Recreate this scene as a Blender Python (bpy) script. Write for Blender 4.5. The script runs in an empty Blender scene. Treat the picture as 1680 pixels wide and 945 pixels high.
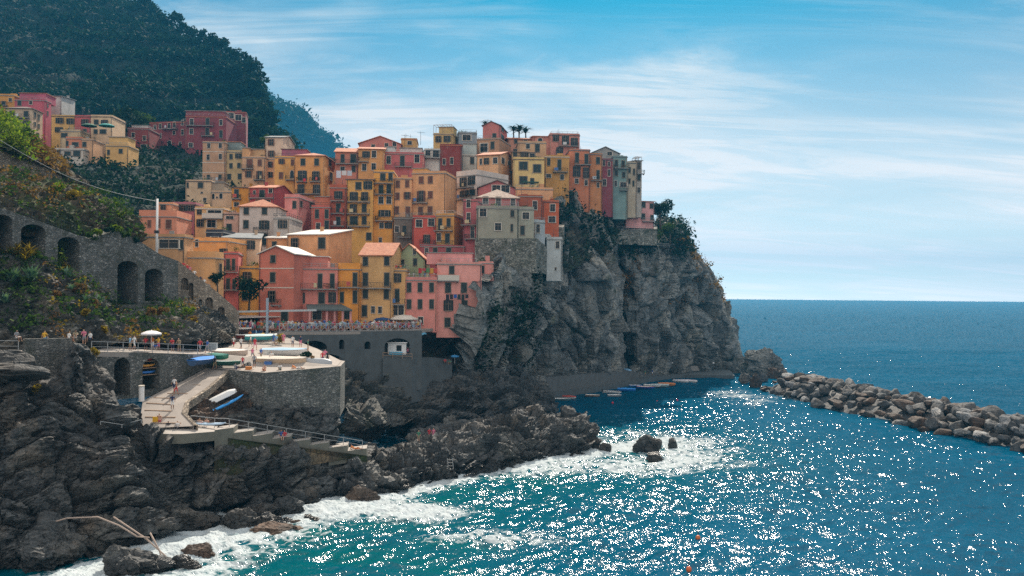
import bpy, math, random
import numpy as np
from mathutils import Vector, Matrix
from mathutils.geometry import tessellate_polygon
rnd = random.Random(7)
R = math.radians
sc = bpy.context.scene
COL = sc.collection
# ------------------------------------------------------------------ camera
F, HC, TH, HV = 1400.0, 25.0, 0.009, 12.9      # focal in photo pixels, eye height, roll, horizon offset
def un(u, v):
    du, dv = u - 840.0, v - 472.5
    return du + TH * dv, dv - TH * du - HV
def at(u, v, Y):
    a, b = un(u, v)
    return Vector((Y * a / F, Y, HC - Y * b / F))
def sea(u, v, z=0.0):
    a, b = un(u, v)
    Y = (HC - z) * F / b
    return Vector((Y * a / F, Y, z))
cam = bpy.data.cameras.new("camera"); camo = bpy.data.objects.new("camera", cam); COL.objects.link(camo)
camo.matrix_world = Matrix.Translation((0, 0, HC)) @ Matrix.Rotation(R(90), 4, 'X') @ Matrix.Rotation(TH, 4, 'Z')
cam.sensor_width = 36; cam.lens = 36 * F / 1680; cam.shift_y = HV / 1680
cam.clip_start = 1; cam.clip_end = 90000
sc.camera = camo
# ------------------------------------------------------------------ light
SUN_EL, SUN_AZ = 42.0, 8.0        # azimuth in degrees to the right of the view (+Y)
SKY_STRENGTH, SUN_STRENGTH, EXPOSURE = 0.15, 5.0, 0.62
sc.view_settings.view_transform = 'Standard'; sc.view_settings.look = 'None'
sc.view_settings.exposure = EXPOSURE; sc.view_settings.gamma = 1; sc.view_settings.use_curve_mapping = False
sun = bpy.data.lights.new("sun", 'SUN'); suno = bpy.data.objects.new("sun", sun); COL.objects.link(suno)
sun.energy = SUN_STRENGTH; sun.angle = R(0.5); sun.color = (1.0, 0.88, 0.74)
sd = Vector((math.sin(R(SUN_AZ)) * math.cos(R(SUN_EL)), math.cos(R(SUN_AZ)) * math.cos(R(SUN_EL)), math.sin(R(SUN_EL))))
suno.rotation_euler = sd.to_track_quat('Z', 'Y').to_euler(); suno.location = (0, 0, 300)
sc.cycles.max_bounces = 6; sc.cycles.diffuse_bounces = 3; sc.cycles.glossy_bounces = 2; sc.cycles.transmission_bounces = 2
sc.cycles.transparent_max_bounces = 8; sc.cycles.volume_bounces = 0; sc.cycles.use_denoising = False      # the sun glitter and the small windows stay crisp
sc.cycles.caustics_reflective = False; sc.cycles.caustics_refractive = False
HAZE_DENSITY, HAZE_AIR = 0.00022, (0.04, 0.29, 0.54)
world = bpy.data.worlds.new("World"); sc.world = world; world.use_nodes = True
class NT:
    """tiny node-tree helper"""
    def __init__(s, tree): s.t = tree; tree.nodes.clear()
    def n(s, kind, **kw):
        nd = s.t.nodes.new(kind)
        for k, val in kw.items():
            if k.startswith('i_'):
                key = k[2:]; key = int(key) if key.isdigit() else key.replace('_', ' ')
                tgt = nd.inputs[key]
                if isinstance(val, bpy.types.NodeSocket): s.t.links.new(val, tgt)
                else: tgt.default_value = val
            else: setattr(nd, k, val)
        return nd
    def l(s, a, b): s.t.links.new(a, b)
    def math(s, op, a, b=0.0, c=0.0, clamp=False):
        nd = s.t.nodes.new('ShaderNodeMath'); nd.operation = op; nd.use_clamp = clamp
        for i, x in enumerate((a, b, c)):
            if isinstance(x, bpy.types.NodeSocket): s.t.links.new(x, nd.inputs[i])
            else: nd.inputs[i].default_value = x
        return nd.outputs[0]
    def mix(s, f, a, b, mode='MIX'):
        nd = s.t.nodes.new('ShaderNodeMix'); nd.data_type = 'RGBA'; nd.blend_type = mode
        for i, x in ((0, f), (6, a), (7, b)):
            if isinstance(x, bpy.types.NodeSocket): s.t.links.new(x, nd.inputs[i])
            elif i == 0: nd.inputs[0].default_value = x
            else: nd.inputs[i].default_value = (*x, 1) if len(x) == 3 else x
        return nd.outputs[2]
    def ramp(s, f, stops):
        nd = s.t.nodes.new('ShaderNodeValToRGB'); e = nd.color_ramp.elements
        while len(e) < len(stops): e.new(0.5)
        for el, (p, c) in zip(e, stops):
            el.position = p; el.color = (c, c, c, 1) if isinstance(c, (int, float)) else (*c, 1)
        s.t.links.new(f, nd.inputs[0]); return nd.outputs[0]
    def noise(s, vec, scale, detail=4, rough=0.55, dist=0.0):
        nd = s.n('ShaderNodeTexNoise', i_Scale=scale, i_Detail=detail, i_Roughness=rough, i_Distortion=dist)
        if vec: s.l(vec, nd.inputs['Vector'])
        return nd.outputs[0]
    def mapping(s, vec, scale=(1, 1, 1), rot=(0, 0, 0), loc=(0, 0, 0)):
        nd = s.n('ShaderNodeMapping'); nd.inputs['Scale'].default_value = scale
        nd.inputs['Rotation'].default_value = rot; nd.inputs['Location'].default_value = loc
        s.l(vec, nd.inputs['Vector']); return nd.outputs[0]
def build_world():
    w = NT(world.node_tree)
    sky = w.n('ShaderNodeTexSky', sky_type='NISHITA', sun_disc=False, sun_elevation=R(SUN_EL), sun_rotation=R(SUN_AZ), altitude=50, air_density=1.0, dust_density=0.6, ozone_density=2.0)
    tc = w.n('ShaderNodeTexCoord')
    sep = w.n('ShaderNodeSeparateXYZ'); w.l(tc.outputs['Generated'], sep.inputs[0])
    x, y, z = sep.outputs
    zc = w.math('MAXIMUM', z, 0.0)
    den = w.math('ADD', zc, 0.16)
    px = w.math('DIVIDE', x, den); py = w.math('DIVIDE', y, den)
    cmb = w.n('ShaderNodeCombineXYZ'); w.l(px, cmb.inputs[0]); w.l(py, cmb.inputs[1])
    skyc = w.mix(1.0, sky.outputs[0], SKY_TINT, 'MULTIPLY')
    # thin high cloud: a veil, long wisps and a few denser tufts
    m1 = w.mapping(cmb.outputs[0], (0.5, 1.0, 1), (0, 0, R(50)), CLOUD_LOC)
    veil = w.ramp(w.noise(m1, 0.85, 5, 0.55, 0.5), CLOUD_VEIL)
    m2 = w.mapping(cmb.outputs[0], (0.36, 1.7, 1), (0, 0, R(-58)), (1.3, 0.4, 0))
    wisp = w.ramp(w.noise(m2, 1.9, 11, 0.70, 1.6), [(0.45, 0.0), (0.62, 1.0)])
    m3 = w.mapping(cmb.outputs[0], (1.0, 1.6, 1), (0, 0, R(12)), (9.3, 2.4, 0))
    tuft = w.ramp(w.noise(m3, 2.6, 9, 0.62, 0.6), [(0.56, 0.0), (0.76, 1.0)])
    low = w.ramp(zc, [(0.0, 1.0), (0.08, 0.92), (0.17, 0.60), (0.34, 0.0)])      # milky air near the horizon
    brk = w.math('ADD', 0.25, w.math('MULTIPLY', veil, 0.75))
    cl = w.math('ADD', w.math('MULTIPLY', veil, 0.60), w.math('MULTIPLY', w.math('MULTIPLY', wisp, 1.0), brk))
    cl = w.math('ADD', cl, w.math('MULTIPLY', w.math('MULTIPLY', tuft, 0.4), veil), clamp=True)
    # two openings in the veil where the deep blue shows
    nd = w.n('ShaderNodeTexNoise', i_Scale=2.2, i_Detail=6.0, i_Roughness=0.6); w.l(m2, nd.inputs['Vector'])
    for (du, dv, k0, k1, amt) in SKY_GAPS:
        d0 = Vector((du / F, 1.0, dv / F)).normalized()
        ax = w.n('ShaderNodeVectorMath', operation='SUBTRACT'); w.l(tc.outputs['Generated'], ax.inputs[0]); ax.inputs[1].default_value = d0
        sx = w.n('ShaderNodeVectorMath', operation='MULTIPLY'); w.l(ax.outputs[0], sx.inputs[0]); sx.inputs[1].default_value = (1.0 / k0, 0.3, 1.0 / k1)
        ln = w.n('ShaderNodeVectorMath', operation='LENGTH'); w.l(sx.outputs[0], ln.inputs[0])
        g = w.ramp(w.math('ADD', ln.outputs['Value'], w.math('MULTIPLY', w.math('SUBTRACT', nd.outputs[0], 0.5), 2.2)), [(0.25, 1.0), (1.0, 0.0)])
        cl = w.math('MULTIPLY', cl, w.math('SUBTRACT', 1.0, w.math('MULTIPLY', g, amt)))
    gain = w.math('ADD', 1.0, w.math('MULTIPLY', w.ramp(z, [(0.34, 0.0), (0.75, 1.0)]), CLOUD_GAIN))
    gain = w.math('ADD', gain, w.math('MULTIPLY', w.ramp(w.math('MULTIPLY', y, -1.0), [(0.0, 0.0), (0.7, 1.0)]), CLOUD_GAIN))   # unseen cloud overhead and behind the camera, brightened to light the facades
    warmc = w.mix(w.math('DIVIDE', w.math('SUBTRACT', gain, 1.0), CLOUD_GAIN, 0, True), CLOUD_COL, CLOUD_FILL)
    gv = w.n('ShaderNodeVectorMath', operation='SCALE'); w.l(warmc, gv.inputs[0]); w.l(gain, gv.inputs['Scale'])
    col1 = w.mix(w.math('MULTIPLY', cl, 0.85), skyc, gv.outputs[0])
    col2 = w.mix(w.math('MULTIPLY', low, 0.78), col1, HAZE_COL)
    lg = w.n('ShaderNodeVectorMath', operation='SCALE'); w.l(col2, lg.inputs[0])     # the bright milky band low over the sea
    w.l(w.math('MULTIPLY', w.ramp(zc, [(0.0, 1.0), (0.03, 0.80), (0.06, 0.62), (0.11, 0.49), (0.2, 0.40), (0.34, 0.36)]), 2.75), lg.inputs['Scale'])
    lo_ = w.mix(w.ramp(w.math('ADD', z, 0.5), [(0.485, 1.0), (0.5, 0.0)]), lg.outputs[0], (0.25, 0.3, 0.34))     # below the horizon: dim
    bg = w.n('ShaderNodeBackground', i_Strength=SKY_STRENGTH); w.l(lo_, bg.inputs[0])
    out = w.n('ShaderNodeOutputWorld'); w.l(bg.outputs[0], out.inputs[0])
SKY_TINT = (0.0, 0.275, 0.335)
CLOUD_COL = (3.7, 4.0, 4.1)
CLOUD_FILL = (3.5, 3.2, 2.9)  # warm white of the added unseen cloud that lights the facades
CLOUD_GAIN = 1.3
SKY_GAPS = ((110, 425, 0.13, 0.045, 0.95), (620, 350, 0.20, 0.09, 0.6))
CLOUD_LOC = (3.1, 7.7, 0)
HAZE_COL = (4.3, 3.7, 3.5)
CLOUD_VEIL = [(0.40, 0.0), (0.58, 1.0)]
build_world()
# ------------------------------------------------------------------ numpy noise
_p = np.random.RandomState(3).permutation(256); _p = np.concatenate([_p, _p, _p])
_g = np.random.RandomState(4).normal(size=(256, 3)); _g /= np.linalg.norm(_g, axis=1)[:, None]
def perlin(P):
    P = np.asarray(P, float); I = np.floor(P).astype(int); f = P - I; I &= 255
    u = f * f * f * (f * (f * 6 - 15) + 10); out = 0
    for dx in (0, 1):
        for dy in (0, 1):
            for dz in (0, 1):
                h = _p[_p[_p[I[:, 0] + dx] + I[:, 1] + dy] + I[:, 2] + dz]
                d = (_g[h] * (f - (dx, dy, dz))).sum(1)
                w = (u[:, 0] if dx else 1 - u[:, 0]) * (u[:, 1] if dy else 1 - u[:, 1]) * (u[:, 2] if dz else 1 - u[:, 2])
                out = out + w * d
    return out * 1.6
def fbm(P, o=4, gain=0.5):
    a, s, t = 1.0, 1.0, 0
    for i in range(o):
        t = t + a * perlin(P * s + i * 17.3); a *= gain; s *= 2.03
    return t
def ridged(P, o=4, gain=0.5):
    a, s, t = 1.0, 1.0, 0
    for i in range(o):
        t = t + a * (1 - 2 * np.abs(perlin(P * s + i * 11.7))); a *= gain; s *= 2.03
    return t
_r3 = np.random.RandomState(9).rand(256, 4); _rt = np.random.RandomState(10).normal(size=(256, 3))
def facets(P, tilt=1.0):
    """flat faced blocks: every cell is a plane with its own height and tilt"""
    I = np.floor(P).astype(int); f1 = np.full(len(P), 9.0); f2 = f1.copy(); val = np.zeros(len(P))
    for dx in (-1, 0, 1):
        for dy in (-1, 0, 1):
            for dz in (-1, 0, 1):
                J = (I + (dx, dy, dz)) & 255; h = _p[_p[_p[J[:, 0]] + J[:, 1]] + J[:, 2]]
                q = _r3[h]; o = P - (I + (dx, dy, dz) + q[:, :3]); d = np.linalg.norm(o, axis=1); m = d < f1
                f2 = np.where(m, f1, np.minimum(f2, d)); f1 = np.where(m, d, f1)
                val = np.where(m, (q[:, 3] - .5) + tilt * (o * _rt[h]).sum(1), val)
    return val, f2 - f1
def worley(P):
    """F1, F2 and the cell's random value"""
    I = np.floor(P).astype(int); f1 = np.full(len(P), 9.0); f2 = f1.copy(); idv = np.zeros(len(P))
    for dx in (-1, 0, 1):
        for dy in (-1, 0, 1):
            for dz in (-1, 0, 1):
                J = (I + (dx, dy, dz)) & 255
                h = _p[_p[_p[J[:, 0]] + J[:, 1]] + J[:, 2]]
                q = _r3[h]; d = np.linalg.norm(I + (dx, dy, dz) + q[:, :3] - P, axis=1)
                m = d < f1
                f2 = np.where(m, f1, np.minimum(f2, d)); idv = np.where(m, q[:, 3], idv); f1 = np.where(m, d, f1)
    return f1, f2, idv
# ------------------------------------------------------------------ objects
def tag(o, label=None, cat=None, group=None, kind=None):
    for k, val in (('label', label), ('category', cat), ('group', group), ('kind', kind)):
        if val: o[k] = val
    return o
def empty(name, loc=(0, 0, 0), rz=0.0, parent=None):
    o = bpy.data.objects.new(name, None); COL.objects.link(o)
    o.location = loc; o.rotation_euler = (0, 0, rz); o.empty_display_size = 0.5
    if parent: o.parent = parent
    return o
def link(name, me, parent=None, loc=None, rz=None, scale=None):
    o = bpy.data.objects.new(name, me); COL.objects.link(o)
    if parent: o.parent = parent
    if loc is not None: o.location = loc
    if rz is not None: o.rotation_euler = (0, 0, rz)
    if scale is not None: o.scale = scale
    return o
def copy_tree(o, parent=None):
    c = o.copy(); COL.objects.link(c); c.parent = parent
    for ch in list(o.children): copy_tree(ch, c)
    return c
def np_mesh(name, V, Q, mats=(), smooth=False, mi=None, attrs=None):
    V = np.asarray(V, np.float32).reshape(-1, 3); Q = np.asarray(Q, np.int32)
    me = bpy.data.meshes.new(name); k = Q.shape[1]
    me.vertices.add(len(V)); me.vertices.foreach_set('co', V.ravel())
    me.loops.add(Q.size); me.loops.foreach_set('vertex_index', Q.ravel())
    me.polygons.add(len(Q)); me.polygons.foreach_set('loop_start', np.arange(0, Q.size, k, dtype=np.int32))
    try: me.polygons.foreach_set('loop_total', np.full(len(Q), k, np.int32))
    except Exception: pass
    me.polygons.foreach_set('use_smooth', np.full(len(Q), bool(smooth)))
    for m in mats: me.materials.append(m)
    if mi is not None: me.polygons.foreach_set('material_index', np.asarray(mi, np.int32))
    for an, av in (attrs or {}).items():
        at_ = me.attributes.new(an, 'FLOAT', 'POINT'); at_.data.foreach_set('value', np.asarray(av, np.float32))
    me.update(calc_edges=True)
    return me
def grid_quads(n, m, close=False):
    i, j = np.meshgrid(np.arange(n - 1), np.arange(m if close else m - 1), indexing='ij')
    j2 = (j + 1) % m
    return np.stack([i * m + j, i * m + j2, (i + 1) * m + j2, (i + 1) * m + j], -1).reshape(-1, 4)
class MB:
    """collects polygons, then becomes ONE mesh"""
    def __init__(s): s.v = []; s.f = []; s.m = []; s.sm = []
    def poly(s, pts, m=0, sm=False):
        b = len(s.v); s.v += [tuple(p) for p in pts]; s.f.append(list(range(b, b + len(pts)))); s.m.append(m); s.sm.append(sm)
    def raw(s, V, Fs, m=0, sm=False):
        b = len(s.v); s.v += [tuple(p) for p in V]
        for f in Fs: s.f.append([b + i for i in f]); s.m.append(m); s.sm.append(sm)
    def box(s, x0, y0, z0, x1, y1, z1, m=0, M=None):
        V = [Vector(p) for p in ((x0, y0, z0), (x1, y0, z0), (x1, y1, z0), (x0, y1, z0), (x0, y0, z1), (x1, y0, z1), (x1, y1, z1), (x0, y1, z1))]
        if M is not None: V = [M @ p for p in V]
        s.raw(V, [(0, 3, 2, 1), (4, 5, 6, 7), (0, 1, 5, 4), (1, 2, 6, 5), (2, 3, 7, 6), (3, 0, 4, 7)], m)
    def bar(s, p, q, w, h=None, m=0):
        p, q = Vector(p), Vector(q); d = q - p; L = d.length
        if L < 1e-6: return
        h = h or w
        M = Matrix.Translation(p) @ d.to_track_quat('Y', 'Z').to_matrix().to_4x4()
        s.box(-w / 2, 0, -h / 2, w / 2, L, h / 2, m, M)
    def tube(s, pts, r, n=6, m=0, cap=True):
        pts = [Vector(p) for p in pts]; rs = r if isinstance(r, (list, tuple)) else [r] * len(pts)
        b = len(s.v)
        for i, p in enumerate(pts):
            d = (pts[min(i + 1, len(pts) - 1)] - pts[max(i - 1, 0)])
            if d.length < 1e-9: d = Vector((0, 0, 1))
            q = d.to_track_quat('Z', 'Y')
            for k in range(n):
                a = 2 * math.pi * k / n
                s.v.append(tuple(p + q @ Vector((math.cos(a) * rs[i], math.sin(a) * rs[i], 0))))
        for i in range(len(pts) - 1):
            for k in range(n):
                s.f.append([b + i * n + k, b + i * n + (k + 1) % n, b + (i + 1) * n + (k + 1) % n, b + (i + 1) * n + k]); s.m.append(m); s.sm.append(True)
        if cap:
            s.f.append([b + k for k in reversed(range(n))]); s.m.append(m); s.sm.append(False)
            e = b + (len(pts) - 1) * n
            s.f.append([e + k for k in range(n)]); s.m.append(m); s.sm.append(False)
    def prism(s, poly, z0, z1, m=0, mt=None):
        """poly: list of (x,y) counter-clockwise"""
        n = len(poly); b = len(s.v)
        s.v += [(p[0], p[1], z0) for p in poly] + [(p[0], p[1], z1) for p in poly]
        for i in range(n):
            j = (i + 1) % n; s.f.append([b + i, b + j, b + n + j, b + n + i]); s.m.append(m); s.sm.append(False)
        s.f.append([b + n + i for i in range(n)]); s.m.append(m if mt is None else mt); s.sm.append(False)
        s.f.append([b + i for i in reversed(range(n))]); s.m.append(m); s.sm.append(False)
    def mesh(s, name, mats):
        me = bpy.data.meshes.new(name); me.from_pydata(s.v, [], s.f)
        for m in (mats if isinstance(mats, (list, tuple)) else [mats]): me.materials.append(m)
        me.polygons.foreach_set('material_index', np.array(s.m, np.int32)); me.polygons.foreach_set('use_smooth', np.array(s.sm, bool))
        me.update(); return me
    def build(s, name, mats, parent=None, loc=None, rz=None):
        return link(name, s.mesh(name, mats), parent, loc, rz)
# ------------------------------------------------------------------ materials
def new_mat(name):
    m = bpy.data.materials.new(name); m.use_nodes = True
    t = NT(m.node_tree); out = t.n('ShaderNodeOutputMaterial'); b = t.n('ShaderNodeBsdfPrincipled'); t.l(b.outputs[0], out.inputs[0])
    return m, t, b, out
def bump(t, b, h, strength=0.5, dist=0.1):
    n = t.n('ShaderNodeBump', i_Strength=strength, i_Distance=dist); t.l(h, n.inputs['Height']); t.l(n.outputs[0], b.inputs['Normal'])
def simple(name, col, rough=0.7, metal=0.0, var=0.18, scale=3.0):
    m, t, b, _ = new_mat(name)
    tc = t.n('ShaderNodeTexCoord').outputs['Object']
    n = t.noise(tc, scale, 5)
    c = t.mix(n, tuple(max(0, x * (1 - var)) for x in col), tuple(min(1, x * (1 + var)) for x in col))
    t.l(c, b.inputs['Base Color']); b.inputs['Roughness'].default_value = rough; b.inputs['Metallic'].default_value = metal
    return m
def mat_plaster():
    m, t, b, _ = new_mat('plaster')
    oi = t.n('ShaderNodeObjectInfo'); tc = t.n('ShaderNodeTexCoord').outputs['Object']; geo = t.n('ShaderNodeNewGeometry').outputs['Position']
    big = t.noise(geo, 0.35, 5, 0.6); fine = t.noise(geo, 3.5, 5, 0.6)
    st = t.noise(t.mapping(geo, (0.9, 0.9, 0.22)), 1.0, 6, 0.65); pt = t.noise(geo, 0.9, 7, 0.7, 0.8)
    c = t.mix(t.ramp(big, [(0.3, 0.0), (0.7, 1.0)]), t.mix(1.0, oi.outputs['Color'], (0.74, 0.71, 0.68), 'MULTIPLY'), t.mix(1.0, oi.outputs['Color'], (1.08, 1.05, 1.02), 'MULTIPLY'))
    c = t.mix(t.math('MULTIPLY', t.ramp(st, [(0.50, 0.0), (0.75, 1.0)]), 0.26), c, (0.20, 0.16, 0.12))
    c = t.mix(t.math('MULTIPLY', t.ramp(fine, [(0.55, 0.0), (0.7, 1.0)]), 0.16), c, (0.55, 0.5, 0.44))
    c = t.mix(t.math('MULTIPLY', t.ramp(pt, [(0.60, 0.0), (0.66, 1.0)]), 0.32), c, (0.40, 0.34, 0.27))      # patched and bare plaster
    t.l(c, b.inputs['Base Color']); b.inputs['Roughness'].default_value = 0.92; b.inputs['Specular IOR Level'].default_value = 0.2
    bump(t, b, fine, 0.35, 0.05); return m
def mat_rock(name, dark, light, warm, scale=1.0, rough=0.75, wet=False, green=None):
    m, t, b, _ = new_mat(name)
    geo = t.n('ShaderNodeNewGeometry'); P = geo.outputs['Position']
    n1 = t.noise(P, 0.22 * scale, 6, 0.65, 0.6); n2 = t.noise(t.mapping(P, (0.5, 0.5, 2.4), (R(28), R(34), 0)), 0.8 * scale, 7, 0.68, 1.2)
    n3 = t.noise(P, 4.0 * scale, 6, 0.65)
    vor = t.n('ShaderNodeTexVoronoi', feature='DISTANCE_TO_EDGE', i_Scale=0.42 * scale)
    wv = t.n('ShaderNodeVectorMath', operation='ADD'); 
    nz = t.n('ShaderNodeTexNoise', i_Scale=0.5 * scale, i_Detail=4.0); t.l(P, nz.inputs['Vector'])
    sc2 = t.n('ShaderNodeVectorMath', operation='SCALE', i_Scale=3.0); t.l(nz.outputs['Color'], sc2.inputs[0])
    t.l(t.mapping(P, (1, 1, 0.55), (R(20), R(-30), 0)), wv.inputs[0]); t.l(sc2.outputs[0], wv.inputs[1]); t.l(wv.outputs[0], vor.inputs['Vector'])
    crack = t.ramp(vor.outputs['Distance'], [(0.0, 0.0), (0.06, 1.0)])
    c = t.mix(t.ramp(n2, [(0.34, 0.0), (0.68, 1.0)]), dark, light)
    c = t.mix(t.math('MULTIPLY', t.ramp(n1, [(0.48, 0.0), (0.68, 1.0)]), 0.75), c, warm)
    c = t.mix(t.math('MULTIPLY', t.ramp(n3, [(0.6, 0.0), (0.75, 1.0)]), 0.35), c, tuple(min(1, x * 1.9) for x in light))
    c = t.mix(t.ramp(n3, [(0.25, 0.75), (0.5, 0.0)]), c, tuple(x * 0.4 for x in dark))
    c = t.mix(t.math('MULTIPLY', t.math('SUBTRACT', 1.0, crack), 0.45), c, tuple(x * 0.35 for x in dark))
    if green:
        nsep = t.n('ShaderNodeSeparateXYZ'); t.l(geo.outputs['Normal'], nsep.inputs[0])
        g = t.math('MULTIPLY', t.ramp(t.noise(P, 0.16, 6, 0.65), [(green[1], 0.0), (green[1] + 0.13, 1.0)]), 0.9)
        c = t.mix(g, c, t.mix(t.noise(P, 1.4, 5), green[0], tuple(x * 2.2 for x in green[0])))
    if wet:
        zs = t.n('ShaderNodeSeparateXYZ'); t.l(P, zs.inputs[0])
        zz = t.math('ADD', zs.outputs[2], t.math('MULTIPLY', n1, -2.0))
        wf = t.ramp(zz, [(0.0, 1.0), (0.9, 0.0)])
        c = t.mix(t.math('MULTIPLY', wf, 0.6), c, tuple(x * 0.35 for x in dark))
        rr = t.math('SUBTRACT', rough, t.math('MULTIPLY', wf, 0.45)); t.l(rr, b.inputs['Roughness'])
    else: b.inputs['Roughness'].default_value = rough
    t.l(c, b.inputs['Base Color']); b.inputs['Specular IOR Level'].default_value = 0.35
    vc = t.n('ShaderNodeTexVoronoi', i_Scale=0.30 * scale); t.l(wv.outputs[0], vc.inputs['Vector']); vs = t.n('ShaderNodeSeparateColor'); t.l(vc.outputs['Color'], vs.inputs[0])
    c = t.mix(t.math('MULTIPLY', vs.outputs[0], 0.65), c, t.mix(1.0, c, (0.40, 0.40, 0.42), 'MULTIPLY'))       # each slab its own tone
    c = t.mix(t.math('MULTIPLY', t.ramp(vs.outputs[1], [(0.55, 0.0), (0.9, 1.0)]), 0.7), c, t.mix(1.0, c, (1.75, 1.62, 1.46), 'MULTIPLY'))
    t.l(c, b.inputs['Base Color'])
    h = t.math('ADD', t.math('MULTIPLY', n2, 0.7), t.math('ADD', t.math('MULTIPLY', n3, 0.35), t.math('MULTIPLY', crack, 0.3)))
    bump(t, b, h, 0.9, 0.5 / scale); return m
def mat_masonry(name, c1, c2, mortar, scale=1.5, flat=1.7, moss=0.0):
    m, t, b, _ = new_mat(name)
    P = t.n('ShaderNodeNewGeometry').outputs['Position']
    nz = t.n('ShaderNodeTexNoise', i_Scale=1.3, i_Detail=3.0); t.l(P, nz.inputs['Vector'])
    s2 = t.n('ShaderNodeVectorMath', operation='SCALE', i_Scale=0.35); t.l(nz.outputs['Color'], s2.inputs[0])
    ad = t.n('ShaderNodeVectorMath', operation='ADD'); t.l(t.mapping(P, (1, 1, flat)), ad.inputs[0]); t.l(s2.outputs[0], ad.inputs[1])
    v1 = t.n('ShaderNodeTexVoronoi', i_Scale=scale, i_Randomness=0.85); t.l(ad.outputs[0], v1.inputs['Vector'])
    v2 = t.n('ShaderNodeTexVoronoi', feature='DISTANCE_TO_EDGE', i_Scale=scale, i_Randomness=0.85); t.l(ad.outputs[0], v2.inputs['Vector'])
    sp = t.n('ShaderNodeSeparateColor'); t.l(v1.outputs['Color'], sp.inputs[0])
    big = t.noise(P, 0.25, 5, 0.6); fine = t.noise(P, 6, 5, 0.6)
    c = t.mix(sp.outputs[0], c1, c2)
    c = t.mix(t.ramp(sp.outputs[1], [(0.8, 0.0), (0.95, 0.8)]), c, tuple(min(1, x * 1.7) for x in c2))
    c = t.mix(t.math('MULTIPLY', t.ramp(big, [(0.35, 0.0), (0.65, 1.0)]), 0.5), c, tuple(x * 0.55 for x in c1))
    c = t.mix(t.ramp(v2.outputs['Distance'], [(0.0, 1.0), (0.07, 0.0)]), c, mortar)
    if moss: c = t.mix(t.math('MULTIPLY', t.ramp(t.noise(P, 0.5, 6, 0.65), [(0.5, 0.0), (0.66, 1.0)]), moss), c, (0.035, 0.05, 0.02))
    t.l(c, b.inputs['Base Color']); b.inputs['Roughness'].default_value = 0.9; b.inputs['Specular IOR Level'].default_value = 0.2
    bump(t, b, t.math('ADD', t.ramp(v2.outputs['Distance'], [(0.0, 0.0), (0.12, 1.0)]), t.math('MULTIPLY', fine, 0.5)), 0.8, 0.12); return m
def mat_tile(name, c1, c2, pale=0.25):
    m, t, b, _ = new_mat(name)
    tc = t.n('ShaderNodeTexCoord').outputs['Object']
    w = t.n('ShaderNodeTexWave', i_Scale=1.5, i_Distortion=0.6, i_Detail=1.0, bands_direction='X'); t.l(tc, w.inputs['Vector'])
    n = t.noise(tc, 1.6, 5, 0.7); v = t.n('ShaderNodeTexVoronoi', i_Scale=2.6); t.l(tc, v.inputs['Vector'])
    sp = t.n('ShaderNodeSeparateColor'); t.l(v.outputs['Color'], sp.inputs[0])
    c = t.mix(sp.outputs[0], c1, c2); c = t.mix(t.ramp(n, [(0.55, 0.0), (0.72, pale * 2)]), c, (0.55, 0.45, 0.36))
    c = t.mix(t.math('MULTIPLY', w.outputs[1], 0.3), c, tuple(x * 0.4 for x in c1))
    t.l(c, b.inputs['Base Color']); b.inputs['Roughness'].default_value = 0.85
    bump(t, b, w.outputs[1], 0.7, 0.08); return m
def mat_leaf(name, dark, mid, light, trans=0.25):
    m, t, b, out = new_mat(name)
    g = t.n('ShaderNodeNewGeometry')
    big = t.noise(g.outputs['Position'], 0.5, 3)
    f = t.math('ADD', t.math('MULTIPLY', g.outputs['Random Per Island'], 0.6), t.math('MULTIPLY', big, 0.4))
    c = t.ramp(f, [(0.15, dark), (0.5, mid), (0.85, light)])
    t.l(c, b.inputs['Base Color']); b.inputs['Roughness'].default_value = 0.8; b.inputs['Specular IOR Level'].default_value = 0.05
    tr = t.n('ShaderNodeBsdfTranslucent'); t.l(t.mix(1.0, c, (1.3, 1.5, 0.5), 'MULTIPLY'), tr.inputs[0])
    mx = t.n('ShaderNodeMixShader', i_Fac=trans); t.l(b.outputs[0], mx.inputs[1]); t.l(tr.outputs[0], mx.inputs[2]); t.l(mx.outputs[0], out.inputs[0])
    return m
def mat_shutter(name, col):
    m, t, b, _ = new_mat(name)
    tc = t.n('ShaderNodeTexCoord').outputs['Object']
    w = t.n('ShaderNodeTexWave', i_Scale=4.0, bands_direction='Z'); t.l(tc, w.inputs['Vector'])
    oi = t.n('ShaderNodeObjectInfo')
    c = t.mix(t.math('MULTIPLY', w.outputs[1], 0.55), col, tuple(x * 0.4 for x in col))
    c = t.mix(oi.outputs['Random'], c, t.mix(1.0, c, (1.7, 1.6, 1.5), 'MULTIPLY'))
    t.l(c, b.inputs['Base Color']); b.inputs['Roughness'].default_value = 0.6; return m
def mat_glass():
    m, t, b, _ = new_mat('window_glass')
    oi = t.n('ShaderNodeObjectInfo')
    c = t.mix(oi.outputs['Random'], (0.004, 0.007, 0.009), (0.018, 0.024, 0.028))
    t.l(c, b.inputs['Base Color']); b.inputs['Roughness'].default_value = 0.2; b.inputs['Specular IOR Level'].default_value = 0.25; return m
def mat_objcolor(name, rough=0.7, var=0.2):
    m, t, b, _ = new_mat(name)
    oi = t.n('ShaderNodeObjectInfo'); P = t.n('ShaderNodeTexCoord').outputs['Object']
    c = t.mix(t.math('MULTIPLY', t.noise(P, 2.0, 5), var * 2), oi.outputs['Color'], t.mix(1.0, oi.outputs['Color'], (0.45, 0.43, 0.4), 'MULTIPLY'))
    t.l(c, b.inputs['Base Color']); b.inputs['Roughness'].default_value = rough; return m
M = {}
M['plaster'] = mat_plaster()
M['rock'] = mat_rock('rock', (0.032, 0.036, 0.037), (0.145, 0.15, 0.148), (0.14, 0.118, 0.095), 1.2, 0.72, True)
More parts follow.
